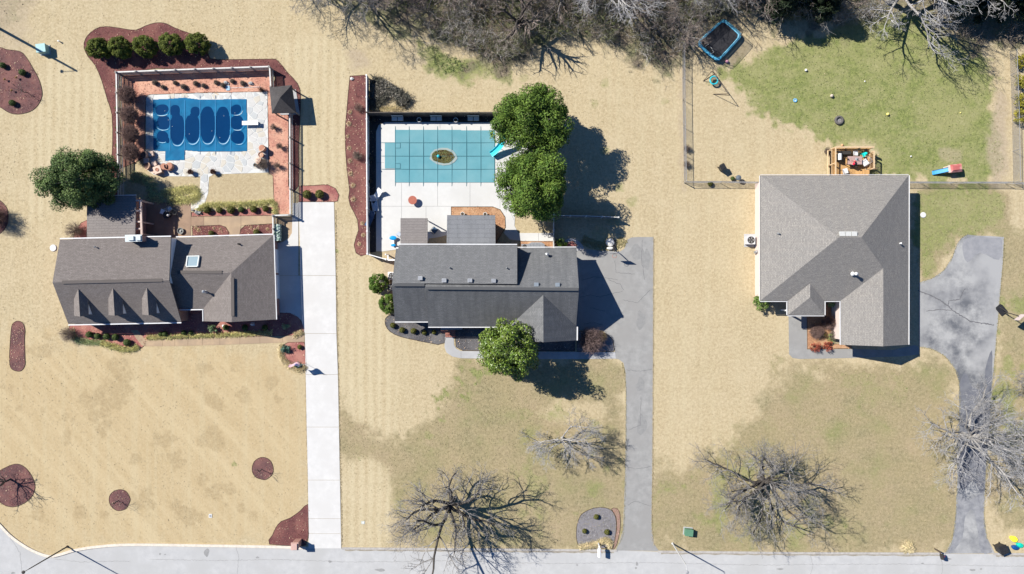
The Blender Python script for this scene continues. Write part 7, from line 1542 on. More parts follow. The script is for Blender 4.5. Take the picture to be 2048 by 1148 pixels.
t = thing('planter_pot', 'small dark pot on the flagstones near the lower right chair', 'pot', P(512, 331, .042)); b = MB(); b.lathe([(.14, 0), (.2, .3), (.21, .34), (.17, .34), (.15, .26), (.001, .26)], (0, 0, 0), 16); b.build('pot', mat('slate_pot', (.12, .16, .18), (.1, .13, .15), 5), t); b = MB(); b.lathe([(.15, .27), (.001, .29)], (0, 0, 0), 10); b.build('soil', soil, t)
for x, y, lb in ((384, 345, 'brown urn left of the flagstone path'), (429, 344.5, 'brown urn right of the flagstone path')):
    t = thing('garden_urn', lb, 'urn', P(x, y, .02)); b = MB(); b.lathe([(.2, 0), (.18, .06), (.08, .14), (.2, .28), (.28, .45), (.3, .5), (.24, .5), (.2, .4), (.001, .4)], (0, 0, 0), 16); b.build('bowl', mat('urn_brown', (.16, .09, .07), (.12, .07, .055), 5), t); b = MB(); b.box((0, 0, .0), (.42, .42, .06)); b.build('plinth', wcon, t)
# net on a pole along the top of the pool
t = thing('pool_skimmer', 'pool skimmer net with a long white pole lying on the salmon bed', 'skimmer net', P(455, 175.5)); b = MB(t.location); b.tube([P(460, 176, .06), P(522, 173.6, .06)], .022, 6); b.build('pole', white, t)
b = MB(t.location); q = [P(452, 172, .07), P(458.5, 171.5, .07), P(459, 180, .07), P(453, 180.5, .07)]
for i in range(4): b.bar(q[i], q[(i + 1) % 4], .05)
b.build('frame', mat('pale_blue', (.45, .62, .75), (.4, .56, .68), 4), t); b = MB(t.location); b.face(q); b.build('net', mat('net_blue', (.3, .45, .55), (.26, .4, .5), 8), t)
stone = mat('grey_stone', (.42, .42, .41), (.28, .28, .27), 6, rough=.9, coords='obj')
for x, y, s, lb in ((453, 166, .26, 'pale stone among the dormant plants left of the skimmer pole'), (502, 167, .26, 'pale stone at the right end of the dormant plants')):
    t = thing('garden_stone', lb, 'stone', P(x, y)); b = MB(); b.sphere((0, 0, s * .5), s, 9, (1.1, .8, .7), .16, random.Random(int(x))); b.build('boulder', stone, t); b = MB(); b.sphere((s * .9, -.1, s * .2), s * .5, 8, (1, 1, .7), .15, random.Random(int(x) + 1)); b.build('chip', stone, t)
for k, (x, y, s) in enumerate([(386, 420.5, .16), (395, 424.5, .26), (400, 425.5, .22), (396, 428, .16)]):
    t = thing('garden_stone', ['small dark stone at the patio corner of the pink strip', 'largest grey stone in the cluster left of the boxwoods', 'upright grey stone in the cluster left of the boxwoods', 'low grey stone at the front of the cluster left of the boxwoods'][k], 'stone', P(x, y)); b = MB(); b.sphere((0, 0, s * .6), s, 9, (1, .8, 1), .2, random.Random(k + 9)); b.build('boulder', stone, t); b = MB(); b.sphere((s * .7, -s * .6, s * .2), s * .45, 7, (1, 1, .6), .2, random.Random(k + 19)); b.build('chip', stone, t)
# bistro chairs on the brown patio
def iron_chair(label, px, py, rz, m, z=.03, cush=None, s=1.0):
    root = thing('patio_chair', label, 'chair', P(px, py, z), rz); b = MB(); b.slab([(-.24 * s, -.22 * s), (.24 * s, -.22 * s), (.22 * s, .24 * s), (-.22 * s, .24 * s)], .42, .45); b.build('seat', cush or m, root)
    b = MB(); b.tube([(-.23 * s, -.22 * s, .45), (-.24 * s, -.3 * s, .92), (0, -.34 * s, 1.0), (.24 * s, -.3 * s, .92), (.23 * s, -.22 * s, .45)], .022, 5)
    for x in (-.14, -.05, .05, .14): b.bar((x * s, -.23 * s, .45), (x * s, -.32 * s, .96), .02)
    b.build('backrest', m, root)
    for sx in (-1, 1):
        for sy in (-1, 1): b = MB(); b.bar((sx * .21 * s, sy * .2 * s, 0), (sx * .21 * s, sy * .2 * s, .43), .03); b.build('leg', m, root)
        b = MB(); b.tube([(sx * .24 * s, -.26 * s, .65), (sx * .26 * s, .15 * s, .66), (sx * .24 * s, .2 * s, .44)], .018, 5); b.build('armrest', m, root)
    return root
silver = mat('silver_iron', (.45, .46, .48), (.36, .37, .39), 6, rough=.4, metal=.4)
iron_chair('white iron patio chair in the shadow edge on the brown patio', 329, 424, 1.2, white); iron_chair('silver iron patio chair on the sunny brown patio', 343, 419, -.9, silver); iron_chair('dark iron patio chair turned to the house on the brown patio', 353, 426, -2.0, darkmetal)
t = round_table('small dark round table between the iron patio chairs', 339, 431, .42, .7, darkmetal, .03); ot = thing('table_lantern', 'small white lantern on the dark round patio table', 'lantern', P(336.5, 431, .735)); b = MB(); b.lathe([(.12, 0), (.14, .1), (.08, .22), (.001, .26)], (0, 0, 0), 10); b.build('body', white, ot); b = MB(); b.tube([(-.06, 0, .24), (0, 0, .34), (.06, 0, .24)], .012, 4); b.build('handle', darkmetal, ot)
t = thing('fire_ring', 'round grey metal fire bowl on the brown patio', 'fire bowl', P(362.5, 462, .03)); b = MB(); b.lathe([(.25, 0), (.34, .2), (.37, .24), (.32, .24), (.2, .1), (.001, .1)], (0, 0, 0), 22); b.build('bowl', mat('grey_iron', (.2, .21, .2), (.15, .155, .15), 6, rough=.6), t); b = MB(); b.sphere((0, 0, .16), .12, 9, (1, 1, .6), .15, random.Random(2)); b.build('ash_stone', stone, t)
# covered log rack and grille by the drive pad
t = thing('log_rack', 'green and white tarp covered log rack by the drive pad', 'log rack', P(558.5, 466)); b = MB(); b.box((0, 0, .42), (.5, 1.75, .7)); b.build('logs', mat('log_end', (.2, .14, .09), (.14, .09, .06), 7), t)
b = MB(); rr = random.Random(4); vs = []; 
for i in range(13):
    for j, (x, z) in enumerate(((-.34, .35), (-.33, .8), (-.15, .9), (.12, .9), (.32, .8), (.36, .35))): vs.append((x + rr.uniform(-.03, .03), -.95 + 1.9 * i / 12, z + rr.uniform(-.05, .05)))
b.add(vs, [(i * 6 + j, (i + 1) * 6 + j, (i + 1) * 6 + j + 1, i * 6 + j + 1) for i in range(12) for j in range(5)]); b.build('tarp', mat('green_white_tarp', (.52, .60, .55), (.05, .13, .09), 6.5, 3, lo=.42, hi=.58, coords='obj'), t)
for sy in (-1, 1): b = MB(); b.bar((-.28, sy * .9, 0), (-.28, sy * .9, 1.0), .05); b.bar((.28, sy * .9, 0), (.28, sy * .9, 1.0), .05); b.bar((-.28, sy * .9, .08), (.28, sy * .9, .08), .05); b.build('frame', darkmetal, t)
# flag
fl = thing('flag', 'striped flag on a thin pole leaning over the pink bed', 'flag', P(612, 727)); b = MB(); b.tube([(0, 0, 0), (-.05, .0, 2.6)], .02, 6); b.build('flagpole', white, fl)
nx_, ny_ = 12, 13
def fpt(u, v): return (-.08 - 1.25 * u, .16 * math.sin(u * 5.5) + .10 * u + .30 * v - .12, 2.5 - .62 * v - .25 * u * u + .06 * math.sin(u * 7 + v * 3))
fred = mat('flag_red', (.42, .05, .09), (.38, .045, .08), 4, rough=.7); fwh = mat('flag_white', (.72, .70, .72), (.66, .64, .66), 4, rough=.7); fbl = mat('flag_blue', (.035, .04, .20), (.03, .035, .17), 4, rough=.7)
for sidx in range(13):
    b = MB(); v0, v1 = sidx / 13, (sidx + 1) / 13; u0 = .42 if sidx < 7 else 0; us = [u0 + (1 - u0) * i / 10 for i in range(11)]
    b.add([fpt(u, v) for u in us for v in (v0, v1)], [(2 * i, 2 * i + 2, 2 * i + 3, 2 * i + 1) for i in range(10)]); b.build('stripe', fred if sidx % 2 == 0 else fwh, fl)
b = MB(); us = [.42 * i / 5 for i in range(6)]; vsx = [7 / 13 * j / 4 for j in range(5)]; b.add([fpt(u, v) for u in us for v in vsx], [(i * 5 + j, (i + 1) * 5 + j, (i + 1) * 5 + j + 1, i * 5 + j + 1) for i in range(5) for j in range(4)]); cn = b.build('canton', fbl, fl)
b = MB()
for r_ in range(9):
    for c_ in range(6 if r_ % 2 == 0 else 5):
        u = .42 * ((c_ + (.5 if r_ % 2 == 0 else 1)) / 6); v = 7 / 13 * (r_ + .8) / 9.6; p = Vector(fpt(u, v)) + Vector((0, .012, .012)); ax = (Vector(fpt(u + .01, v)) - Vector(fpt(u, v))).normalized(); ay = (Vector(fpt(u, v - .01)) - Vector(fpt(u, v))).normalized()
        vs = [p + (ax * math.cos(math.pi / 2 + k * math.pi / 5) + ay * math.sin(math.pi / 2 + k * math.pi / 5)) * (.022 if k % 2 == 0 else .009) for k in range(10)]; b.face(vs)
tag(b.build('stars', fwh, cn), kind='stuff')
# teal pool furniture
def bench(label, px, py, w=1.2):
    root = thing('garden_bench', label, 'bench', P(px, py, .02)); bm2 = mat('pale_bench', (.62, .60, .57), (.54, .52, .5), 5, rough=.7)
    for i, x in enumerate((-w * .26, w * .26)): b = MB(); b.box((x, -.08, .42), (w * .46, .42, .05)); b.build('seat_plank', bm2, root)
    b = MB(); b.box((0, .2, .7), (w, .05, .35)); b.build('backrest', bm2, root)
    for sx in (-1, 1): b = MB(); b.box((sx * w * .45, 0, .2), (.06, .4, .4)); b.build('leg', bm2, root)
    return root
for i, (x, y) in enumerate([(796, 238), (873, 238), (947, 238)]): bench(f'pale bench in the fence shadow above the teal pool, {ORD[i]} from the left', x, y, 1.3)
def pot(label, px, py, r, m): 
    t = thing('planter_pot', label, 'pot', P(px, py, .02)); b = MB(); b.lathe([(r * .7, 0), (r, r * 1.5), (r * 1.05, r * 1.6), (r * .85, r * 1.6), (r * .8, r * 1.3), (.001, r * 1.3)], (0, 0, 0), 18); b.build('pot', m, t); b = MB(); b.lathe([(r * .8, r * 1.31), (.001, r * 1.36)], (0, 0, 0), 12); b.build('soil', soil, t); return t
for i, (x, y, lb) in enumerate([(749, 241, 'dark pot in the upper left corner of the teal pool yard'), (839, 241, 'pale pot between the first and second pale benches'), (912, 241.5, 'pale pot between the second and third pale benches'), (991, 241.5, 'pale pot at the right end of the pale benches')]): pot(lb, x, y, .26, black if i == 0 else lid_w)
pot('dark round pot in the shaded strip, upper one beside the white loungers', 744, 318, .26, black); pot('dark round pot in the shaded strip just above the white loungers', 743, 364, .24, black)
def lounger(label, px, py, rz, m, fab):
    root = thing('lounge_chair', label, 'lounge chair', P(px, py, .042), rz); b = MB(); b.box((0, -.35, .33), (.6, 1.15, .05)); b.build('seat', fab, root); b = MB(); M_ = Matrix.Rotation(math.radians(35), 3, 'X'); b.box((0, .55, .55), (.6, .75, .05), M=M_); b.build('backrest', fab, root)
    for sx in (-1, 1):
        b = MB(); b.bar((sx * .31, -.92, .3), (sx * .31, .3, .3), .05); b.bar((sx * .31, .3, .3), (sx * .31, .85, .78), .05); b.build('side_rail', m, root)
        for y in (-.8, .25): b = MB(); b.bar((sx * .31, y, 0), (sx * .31, y, .3), .05); b.build('leg', m, root)
    return root
slate = mat('slate_fabric', (.42, .46, .52), (.36, .40, .46), 5, rough=.7)
lounger('white lounge chair angled out of the fence shadow', 754.5, 392, math.radians(-38), white, white); lounger('white lounge chair below the angled one beside the fence', 750, 407, math.radians(10), white, slate); lounger('dark blue lounge chair folded in the fence shadow', 742, 438, math.radians(-25), darkmetal, mat('navy_fabric', (.06, .11, .2), (.05, .09, .17), 5))
round_table('round terracotta table on the white pool deck', 826.5, 401.5, .49, .62, mat('terracotta_top', (.36, .115, .075), (.31, .095, .065), 3, rough=.6))
blu = mat('bright_blue_plastic', (.005, .27, .62), (.005, .24, .56), 3, rough=.4)
t = thing('kids_seesaw', 'bright blue and white childs seat set beside the small patio roof', 'toy', P(787, 478, .04)); b = MB(); b.sphere((0, .1, .38), .4, 16, (1.05, .62, .16)); b.build('seat', blu, t); b = MB(); b.sphere((.02, -.72, .3), .28, 14, (1.0, .6, .2)); b.build('footrest', blu, t); b = MB(); b.bar((0, .1, .3), (0, -.75, .24), .22, .1); b.bar((-.2, -.3, .05), (.22, -.3, .05), .12); b.build('frame', white, t)
for x, y in ((-.3, .1), (.3, .1), (0, -.75)): b = MB(); b.bar((x, y, 0), (x * .8, y, .34), .07); b.build('leg', white, t)
iron_chair('grey folding chair half under the small patio roof', 799, 469, .8, silver, .042, slate); iron_chair('dark sling chair between the two patio roofs', 869.5, 461, -.7, darkmetal, .042, mat('navy_sling', (.05, .09, .15), (.04, .075, .13), 5), 1.3)
for x, y, lb in ((925.5, 428.5, 'pale round pot at the planter edge above the grey rear roof, left one'), (970.5, 429, 'pale round pot at the planter edge above the grey rear roof, right one')): pot(lb, x, y, .22, lid_w)

# ------------------------------------------------------------------ right yard: trampoline, swing, toys, deck
tr = thing('trampoline', 'blue padded rectangular trampoline with net at the edge of the wood', 'trampoline', P(1444, 82)); zt = .62
cor = [(1396.5, 86), (1402, 77), (1438, 44), (1447, 38.5), (1456, 43), (1480, 64), (1482, 71), (1478, 79), (1443, 117), (1435, 120.5), (1426, 117), (1400, 95)]
outer = [P(x, y, zt) for x, y in smooth_poly(cor, 3)]; cen = sum(outer, Vector()) / len(outer); inner = [cen + (p - cen) * .84 for p in outer]; mid_ = [cen + (p - cen) * .92 + Vector((0, 0, .05)) for p in outer]; n = len(outer)
b = MB(tr.location); b.add([tuple(p) for p in outer + mid_ + inner], [(i, (i + 1) % n, n + (i + 1) % n, n + i) for i in range(n)] + [(n + i, n + (i + 1) % n, 2 * n + (i + 1) % n, 2 * n + i) for i in range(n)]); b.build('pad', mat('sky_blue_pad', (.075, .34, .52), (.06, .29, .46), 2.5, 6, rough=.5, c3=(.16, .44, .60), scale3=1.0), tr)
b = MB(tr.location); mp_ = [cen + (p - cen) * .86 - Vector((0, 0, .04)) for p in outer]; b.sheet(mp_); b.build('mat', mat('trampoline_mat', (.022, .022, .025), (.03, .03, .034), 6, rough=.55), tr)
netm = mat('enclosure_net', (.03, .03, .033), (.04, .04, .042), 6, rough=.7, alpha=.42)
base = [cen + (p - cen) * .88 for p in outer]; topn = [cen + (p - cen) * .90 + Vector((0, 0, 1.25)) for p in outer]
b = MB(tr.location); b.add([tuple(p) for p in base + topn], [(i, (i + 1) % n, n + (i + 1) % n, n + i) for i in range(n)]); b.build('net', netm, tr)
b = MB(tr.location); b.tube([*topn, topn[0]], .02, 4, False); b.build('net_rim', black, tr)
for i in range(0, n, n // 6):
    p = cen + (outer[i] - cen) * .99; b = MB(tr.location); b.tube([Vector((p.x, p.y, 0)), Vector((p.x, p.y, zt)), Vector((topn[i].x, topn[i].y, zt + 1.3))], .028, 6); b.build('net_pole', black, tr)
b = MB(tr.location); q = [P(1410, 93, zt + .1), P(1417, 88, zt + .1), P(1421, 94, zt + .1), P(1428, 104, zt + .1), P(1422, 108, zt + .1)]
b.bar(q[0], q[1], .05); b.bar(q[2], q[3], .05); b.bar(q[3], q[4], .05); b.build('net_zip', lid_w, tr)
def toyball(label, px, py, r, m, name='ball'):
    t = thing(name, label, 'ball', P(px, py)); b = MB(); b.sphere((0, 0, r), r, 12); b.build('shell', m, t, True); b = MB(); b.lathe([(r * .12, 2 * r - .006), (.001, 2 * r + .002)], (0, 0, 0), 6); b.build('valve', darkmetal, t)
toyball('pink ball at the foot of the trampoline net', 1453, 124, .19, mat('pink_rubber', (.72, .36, .45), (.66, .32, .4), 3, rough=.4)); toyball('white ball on the upper green lawn', 1611, 141, .15, white); toyball('yellow ball on the green lawn right of the tyre', 1774, 229, .17, mat('yellow_rubber', (.75, .66, .2), (.7, .6, .18), 3, rough=.4)); toyball('pale worn ball on the green lawn above the tyre', 1662, 192.5, .2, mat('worn_rubber', (.46, .40, .33), (.4, .35, .29), 3)); toyball('tan ball above the wooden deck', 1683, 291, .15, mat('orange_rubber', (.55, .33, .18), (.5, .29, .16), 3)); toyball('small pale ball beside the hip roofed house deck on the right', 1821, 313, .1, lid_w); toyball('tiny white ball near the shadow of the pale tree', 1729, 163, .08, white); toyball('tiny yellow ball at the far right of the green lawn', 1920, 226, .08, mat('yellow_rubber2', (.7, .62, .2), (.65, .57, .18), 3))
t = thing('toy_ring', 'small blue ring toy on the green lawn', 'toy', P(1590, 201)); b = MB(); b.tube([(math.cos(a) * .17, math.sin(a) * .17, .06) for a in [2 * math.pi * i / 16 for i in range(17)]], .06, 6, False); b.build('ring', mat('toy_blue', (.12, .38, .62), (.1, .34, .56), 3), t); b = MB(); b.lathe([(.11, .03), (.001, .05)], (0, 0, 0), 10); b.build('hub', lid_w, t)
t = thing('tyre', 'old car tyre lying on the green lawn', 'tyre', P(1677, 241)); b = MB(); b.lathe([(.30, .02), (.46, .02), (.52, .08), (.53, .15), (.52, .22), (.46, .28), (.32, .28), (.29, .24), (.29, .06), (.30, .02)], (0, 0, 0), 24); b.build('tread', mat('old_rubber', (.12, .11, .105), (.085, .08, .075), 6, rough=.9), t, True); b = MB(); b.lathe([(.29, .08), (.25, .05), (.12, .1), (.001, .12)], (0, 0, 0), 18); b.build('rim', mat('dull_rim', (.24, .23, .23), (.18, .17, .17), 6, rough=.6), t)
# swing
sw = thing('swing_set', 'brown metal swing frame standing over the teal saucer', 'swing', P(1432, 168)); zb = 1.9; A = P(1424, 142, zb); B_ = P(1456, 187, zb)
b = MB(sw.location); b.tube([A, B_], .035, 6); b.build('top_bar', brownmetal, sw)
for top_, f1, f2 in ((A, (1406.5, 162), (1430, 147)), (B_, (1426, 188), (1460, 190))):
    for f in (f1, f2): b = MB(sw.location); b.tube([top_, P(*f)], .03, 6); b.build('leg', brownmetal, sw)
    b = MB(sw.location); b.tube([P(*f1, .05), P(*f2, .05)], .03, 6); b.build('foot_bar', brownmetal, sw)
b = MB(sw.location); c = P(1428, 160.5, .5); nn = 20; b.tube([c + Vector((math.cos(2 * math.pi * i / nn) * .44, math.sin(2 * math.pi * i / nn) * .44, 0)) for i in range(nn + 1)], .085, 6, False); b.build('saucer_ring', mat('turquoise_foam', (.03, .50, .58), (.025, .45, .52), 3, rough=.5), sw)
b = MB(sw.location)
for i in range(-4, 5):
    x = i * .09; l = math.sqrt(max(.01, .42 ** 2 - x * x)); b.bar(c + Vector((x, -l, -.03)), c + Vector((x, l, -.03)), .02); b.bar(c + Vector((-l, x, -.03)), c + Vector((l, x, -.03)), .02)
tag(b.build('webbing', black, sw), kind='stuff')
b = MB(sw.location); 
for a in (.7, 2.3, 3.8, 5.4): b.tube([c + Vector((math.cos(a) * .44, math.sin(a) * .44, .05)), A.lerp(B_, .30 + (.1 if math.sin(a) < 0 else -.05))], .012, 4)
b.build('ropes', darkmetal, sw)
t = thing('kettle_grill', 'grey lidded grill at the fence corner by the pink brick wall', 'grill', P(1473, 357.5)); b = MB(); b.lathe([(.1, .5), (.28, .62), (.32, .72), (.28, .86), (.001, .95)], (0, 0, 0), 18); b.build('lid', mat('slate_metal', (.11, .13, .15), (.09, .105, .12), 5, rough=.4), t)
for a in (0, 2.1, 4.2): b = MB(); b.bar((math.cos(a) * .28, math.sin(a) * .28, 0), (math.cos(a) * .18, math.sin(a) * .18, .6), .03); b.build('leg', darkmetal, t)
# toddler slide
ts = thing('toddler_slide', 'red roofed toddler playhouse with a blue slide', 'play slide', P(1893, 340)); tanp = mat('tan_plastic', (.60, .50, .42), (.54, .45, .38), 4, rough=.5); redp = mat('faded_red_plastic', (.42, .12, .11), (.36, .10, .095), 3, rough=.5, c3=(.5, .24, .22), scale3=1.2)
b = MB(); b.box((.35, 0, .45), (1.35, .75, .08)); b.box((-.28, .3, .45), (.14, .14, .9)); b.box((-.28, -.3, .45), (.14, .14, .9)); b.box((.95, .3, .45), (.14, .14, .9)); b.box((.95, -.3, .45), (.14, .14, .9)); b.box((-.25, 0, .93), (.2, .85, .10)); b.build('tower', tanp, ts)
b = MB(); b.add([(-.15, -.46, .95), (1.15, -.46, .95), (1.15, .46, .95), (-.15, .46, .95), (.0, -.22, 1.22), (.98, -.2, 1.22), (.98, .2, 1.22), (.0, .22, 1.22)], [(3, 2, 1, 0), (0, 1, 5, 4), (1, 2, 6, 5), (2, 3, 7, 6), (3, 0, 4, 7), (4, 5, 6, 7)]); b.build('roof', redp, ts)
b = MB(); rows = []
for i in range(7):
    t_ = i / 6; x = -.35 - 1.35 * t_; z = .78 * (1 - t_) ** 1.3 + .1; 
    rows.append([(x, -.28 - .12 * t_, z + .12), (x, -.24 - .12 * t_, z), (x, .16 - .12 * t_, z), (x, .20 - .12 * t_, z + .12)])
b.add([p for r_ in rows for p in r_] + [(x, y, z - .05) for r_ in rows for x, y, z in r_], [(i * 4 + j, (i + 1) * 4 + j, (i + 1) * 4 + j + 1, i * 4 + j + 1) for i in range(6) for j in range(3)] + [(28 + i * 4 + j + 1, 28 + (i + 1) * 4 + j + 1, 28 + (i + 1) * 4 + j, 28 + i * 4 + j) for i in range(6) for j in range(3)]); b.build('slide', mat('blue_slide_plastic', (.05, .30, .58), (.045, .26, .52), 3, rough=.35, spec=.5), ts)
ts.rotation_euler = (0, 0, math.radians(6))
# wooden deck
wood = mat('honey_deck_wood', (.52, .315, .135), (.44, .255, .105), 5, rough=.75, island=.16); wood2 = mat('pale_deck_rail', (.56, .42, .26), (.48, .35, .21), 5, rough=.75, island=.12)
dk = thing('wooden_deck', 'honey coloured wooden deck with railings behind the hip roofed house', 'deck', P(1695, 330)); dz = .95
X0, X1, Y0, Y1 = 1655.5, 1730.5, 301, 366
b = MB(dk.location); k = 0; x = X0
while x < X1 - 1:
    b.slab([P(x + .15, Y0), P(min(x + 2.35, X1), Y0), P(min(x + 2.35, X1), Y1), P(x + .15, Y1)], dz - .04, dz + random.uniform(-.004, .004)); x += 2.5
tag(b.build('deck_boards', wood, dk), kind='stuff')
b = MB(dk.location)
for a_, c_ in (((X0, Y0), (X1, Y0)), ((X1, Y0), (X1, Y1)), ((X0, Y0), (X0, Y1))): b.bar(P(*a_, dz - .16), P(*c_, dz - .16), .05, .24)
b.build('rim_joist', wood2, dk)
def railing(a_, c_, n, h=1.0):
    A, C = P(*a_), P(*c_); b = MB(dk.location); b.bar(A + Vector((0, 0, dz + h)), C + Vector((0, 0, dz + h)), .15, .045); b.build('hand_rail', wood2, dk)
    b = MB(dk.location); b.bar(A + Vector((0, 0, dz + .1)), C + Vector((0, 0, dz + .1)), .05, .09); b.build('bottom_rail', wood2, dk)
    b = MB(dk.location)
    for i in range(n): q = A.lerp(C, (i + .5) / n); b.bar(q + Vector((0, 0, dz + .1)), q + Vector((0, 0, dz + h)), .04)
    tag(b.build('balusters', wood, dk), kind='stuff')
railing((X0, Y0), (X1, Y0), 30); railing((X0, Y0 + 1), (X0, Y1), 26); railing((X1, Y0 + 9), (X1, 342), 14)
for x, y in ((X0, Y0), (1680, Y0), (1706, Y0), (X1, Y0), (X0, 332), (X0, 362), (X1, 309), (X1, 342)):
    b = MB(dk.location); b.bar(P(x, y), P(x, y) + Vector((0, 0, dz + 1.02)), .11); b.build('post', wood2, dk)
for i in range(4):
    b = MB(dk.location); z = dz - .2 * (i + 1); b.slab([P(X1 + .5 + i * 4.6, 314), P(X1 + 5 + i * 4.6, 314), P(X1 + 5 + i * 4.6, 337), P(X1 + .5 + i * 4.6, 337)], z - .05, z); b.build('step', wood2 if i % 2 else greyw, dk)
for y in (312.5, 338.5):
    b = MB(dk.location); b.bar(P(X1, y, dz + .95), P(X1 + 17, y, .95), .1, .05); b.bar(P(X1 + 17, y), P(X1 + 17, y) + Vector((0, 0, .97)), .1); b.build('stair_rail', wood2, dk)
    b = MB(dk.location); b.bar(P(X1, y, dz - .1), P(X1 + 19, y, .05), .05, .22); b.build('stringer', wood2, dk)
# deck furniture
def dpt(x, y): return P(x, y, dz + .005)
tb = thing('patio_table', 'square mosaic topped table on the wooden deck', 'table', dpt(1703.5, 323)); mos = mat('mosaic_top', (.42, .29, .26), (.34, .235, .215), 7, rough=.6); 
for i in range(4):
    for j in range(3): b = MB(); b.slab([(-.80 + i * .40 + .006, -.46 + j * .307 + .006), (-.80 + (i + 1) * .40 - .006, -.46 + j * .307 + .006), (-.80 + (i + 1) * .40 - .006, -.46 + (j + 1) * .307 - .006), (-.80 + i * .40 + .006, -.46 + (j + 1) * .307 - .006)], .70, .735); b.build('tile', mos, tb)
b = MB(); b.slab([(-.83, -.49), (.83, -.49), (.83, .49), (-.83, .49)], .66, .70); b.build('tabletop', darkmetal, tb)
for sx in (-1, 1):
    for sy in (-1, 1): b = MB(); b.bar((sx * .75, sy * .42, 0), (sx * .75, sy * .42, .67), .05); b.build('leg', darkmetal, tb)
t = thing('umbrella_base', 'dark closed umbrella stem through the deck table', 'umbrella stand', dpt(1707, 321)); b = MB(); b.tube([(0, 0, .0), (0, 0, 1.15)], .03, 8); b.build('pole', darkmetal, t); b = MB(); b.lathe([(.2, .74), (.18, .78), (.05, .82)], (0, 0, 0), 12); b.build('collar', lampm, t)
t = thing('teapot', 'small dark jug on the deck table near the person', 'jug', P(1695, 318.5, dz + .74)); b = MB(); b.lathe([(.06, 0), (.09, .08), (.05, .2), (.06, .22), (.001, .22)], (0, 0, 0), 10); b.build('body', darkmetal, t); b = MB(); b.tube([(.06, 0, .18), (.12, 0, .14), (.08, 0, .06)], .012, 4); b.build('handle', darkmetal, t)
palecush = mat('pale_deck_cushion', (.62, .61, .6), (.56, .55, .54), 5, rough=.8)
iron_chair('deck chair with pale cushion at the upper side of the table', 1707.5, 307.5, math.pi, darkmetal, dz + .005, palecush, 1.15); iron_chair('wide deck chair with pale cushion right of the table', 1728 - 1.5, 326, 2.2, silver, dz + .005, palecush, 1.45); iron_chair('deck chair with pale cushion near the house wall', 1687, 343.5, .25, darkmetal, dz + .005, palecush, 1.25)
t = thing('barbecue_grill', 'black barbecue with a pale lid at the left deck railing', 'barbecue', dpt(1674.5, 316), math.pi / 2); b = MB(); b.box((0, 0, .55), (.75, .5, .35)); b.box((.5, 0, .65), (.3, .42, .04)); b.build('body', black, t); b = MB(); b.tube([(-.36, .05, .74), (.36, .05, .74)], .2, 10); b.build('lid', lid_w, t)
for sx in (-1, 1): b = MB(); b.box((sx * .33, 0, .2), (.05, .45, .4)); b.build('leg', black, t)
t = thing('toy_rocker', 'bright turquoise childs rocker in the deck corner', 'toy', dpt(1729.5 - 2, 309), .5); tq = mat('bright_turquoise', (.01, .68, .60), (.01, .62, .55), 3, rough=.4); b = MB(); b.sphere((0, 0, .28), .3, 12, (1.1, .6, .6)); b.build('seat', tq, t); b = MB(); b.box((-.28, 0, .45), (.1, .45, .4)); b.build('backrest', tq, t)
for sy in (-1, 1): b = MB(); b.tube([(-.4, sy * .2, .12), (0, sy * .2, .03), (.4, sy * .2, .12)], .03, 5); b.build('rocker', tq, t)
soft_block('storage_bench', 'dark storage bench along the upper deck railing', 'bench', 1689.5, 306.5, 1.0, .42, .5, 0, darkw, darkmetal, dz + .005); pot('small dark flower pot in the upper deck corner', 1723 - 1, 304, .16, brownmetal).location.z = dz
t = thing('cup', 'small white cup on the shaded deck floor under the table', 'cup', dpt(1712, 333.5)); b = MB(); b.lathe([(.04, 0), (.06, .12), (.05, .12), (.03, .02), (.001, .02)], (0, 0, 0), 10); b.build('body', white, t); b = MB(); b.tube([(.055, 0, .1), (.09, 0, .07), (.05, 0, .03)], .008, 4); b.build('handle', white, t)

# ------------------------------------------------------------------ person seated at the deck table
pe = thing('person', 'dark haired person in a bright red top seated at the deck table', 'person', dpt(1702, 329.5), math.radians(60))
skin = mat('skin', (.52, .31, .23), (.48, .28, .21), 5, rough=.6, coords='obj')
def skinned(name, joints, bones, m, parent, sub=2):
    """joints: name -> ((x,y,z), radius); one continuous surface grown over the skeleton"""
    ks = list(joints); me = bpy.data.meshes.new(name); me.from_pydata([joints[k][0] for k in ks], [(ks.index(a), ks.index(c)) for a, c in bones], [])
    o = bpy.data.objects.new(name, me); col.objects.link(o); md = o.modifiers.new('skin', 'SKIN'); md.use_smooth_shade = True
    for i, k in enumerate(ks): r = joints[k][1]; me.skin_vertices[0].data[i].radius = (r, r) if not hasattr(r, '__len__') else r; me.skin_vertices[0].data[i].use_root = (i == 0)
    s2 = o.modifiers.new('sub', 'SUBSURF'); s2.levels = sub; s2.render_levels = sub
    dg = bpy.context.evaluated_depsgraph_get(); dg.update(); me2 = bpy.data.meshes.new_from_object(o.evaluated_get(dg)); me2.name = name
    bpy.data.objects.remove(o); me2.materials.clear(); return link_mesh(name, me2, m, parent)
J = {'pelvis': ((0, 0, .52), (.15, .12)), 'waist': ((0, .03, .70), (.13, .10)), 'chest': ((0, .07, .90), (.16, .115)), 'neckb': ((0, .09, 1.05), .07), 'neck': ((0, .115, 1.12), .05), 'head': ((0, .14, 1.21), (.075, .085)), 'crown': ((0, .14, 1.31), (.06, .07)), 'nose': ((0, .225, 1.215), .012)}
BN = [('pelvis', 'waist'), ('waist', 'chest'), ('chest', 'neckb'), ('neckb', 'neck'), ('neck', 'head'), ('head', 'crown'), ('head', 'nose')]
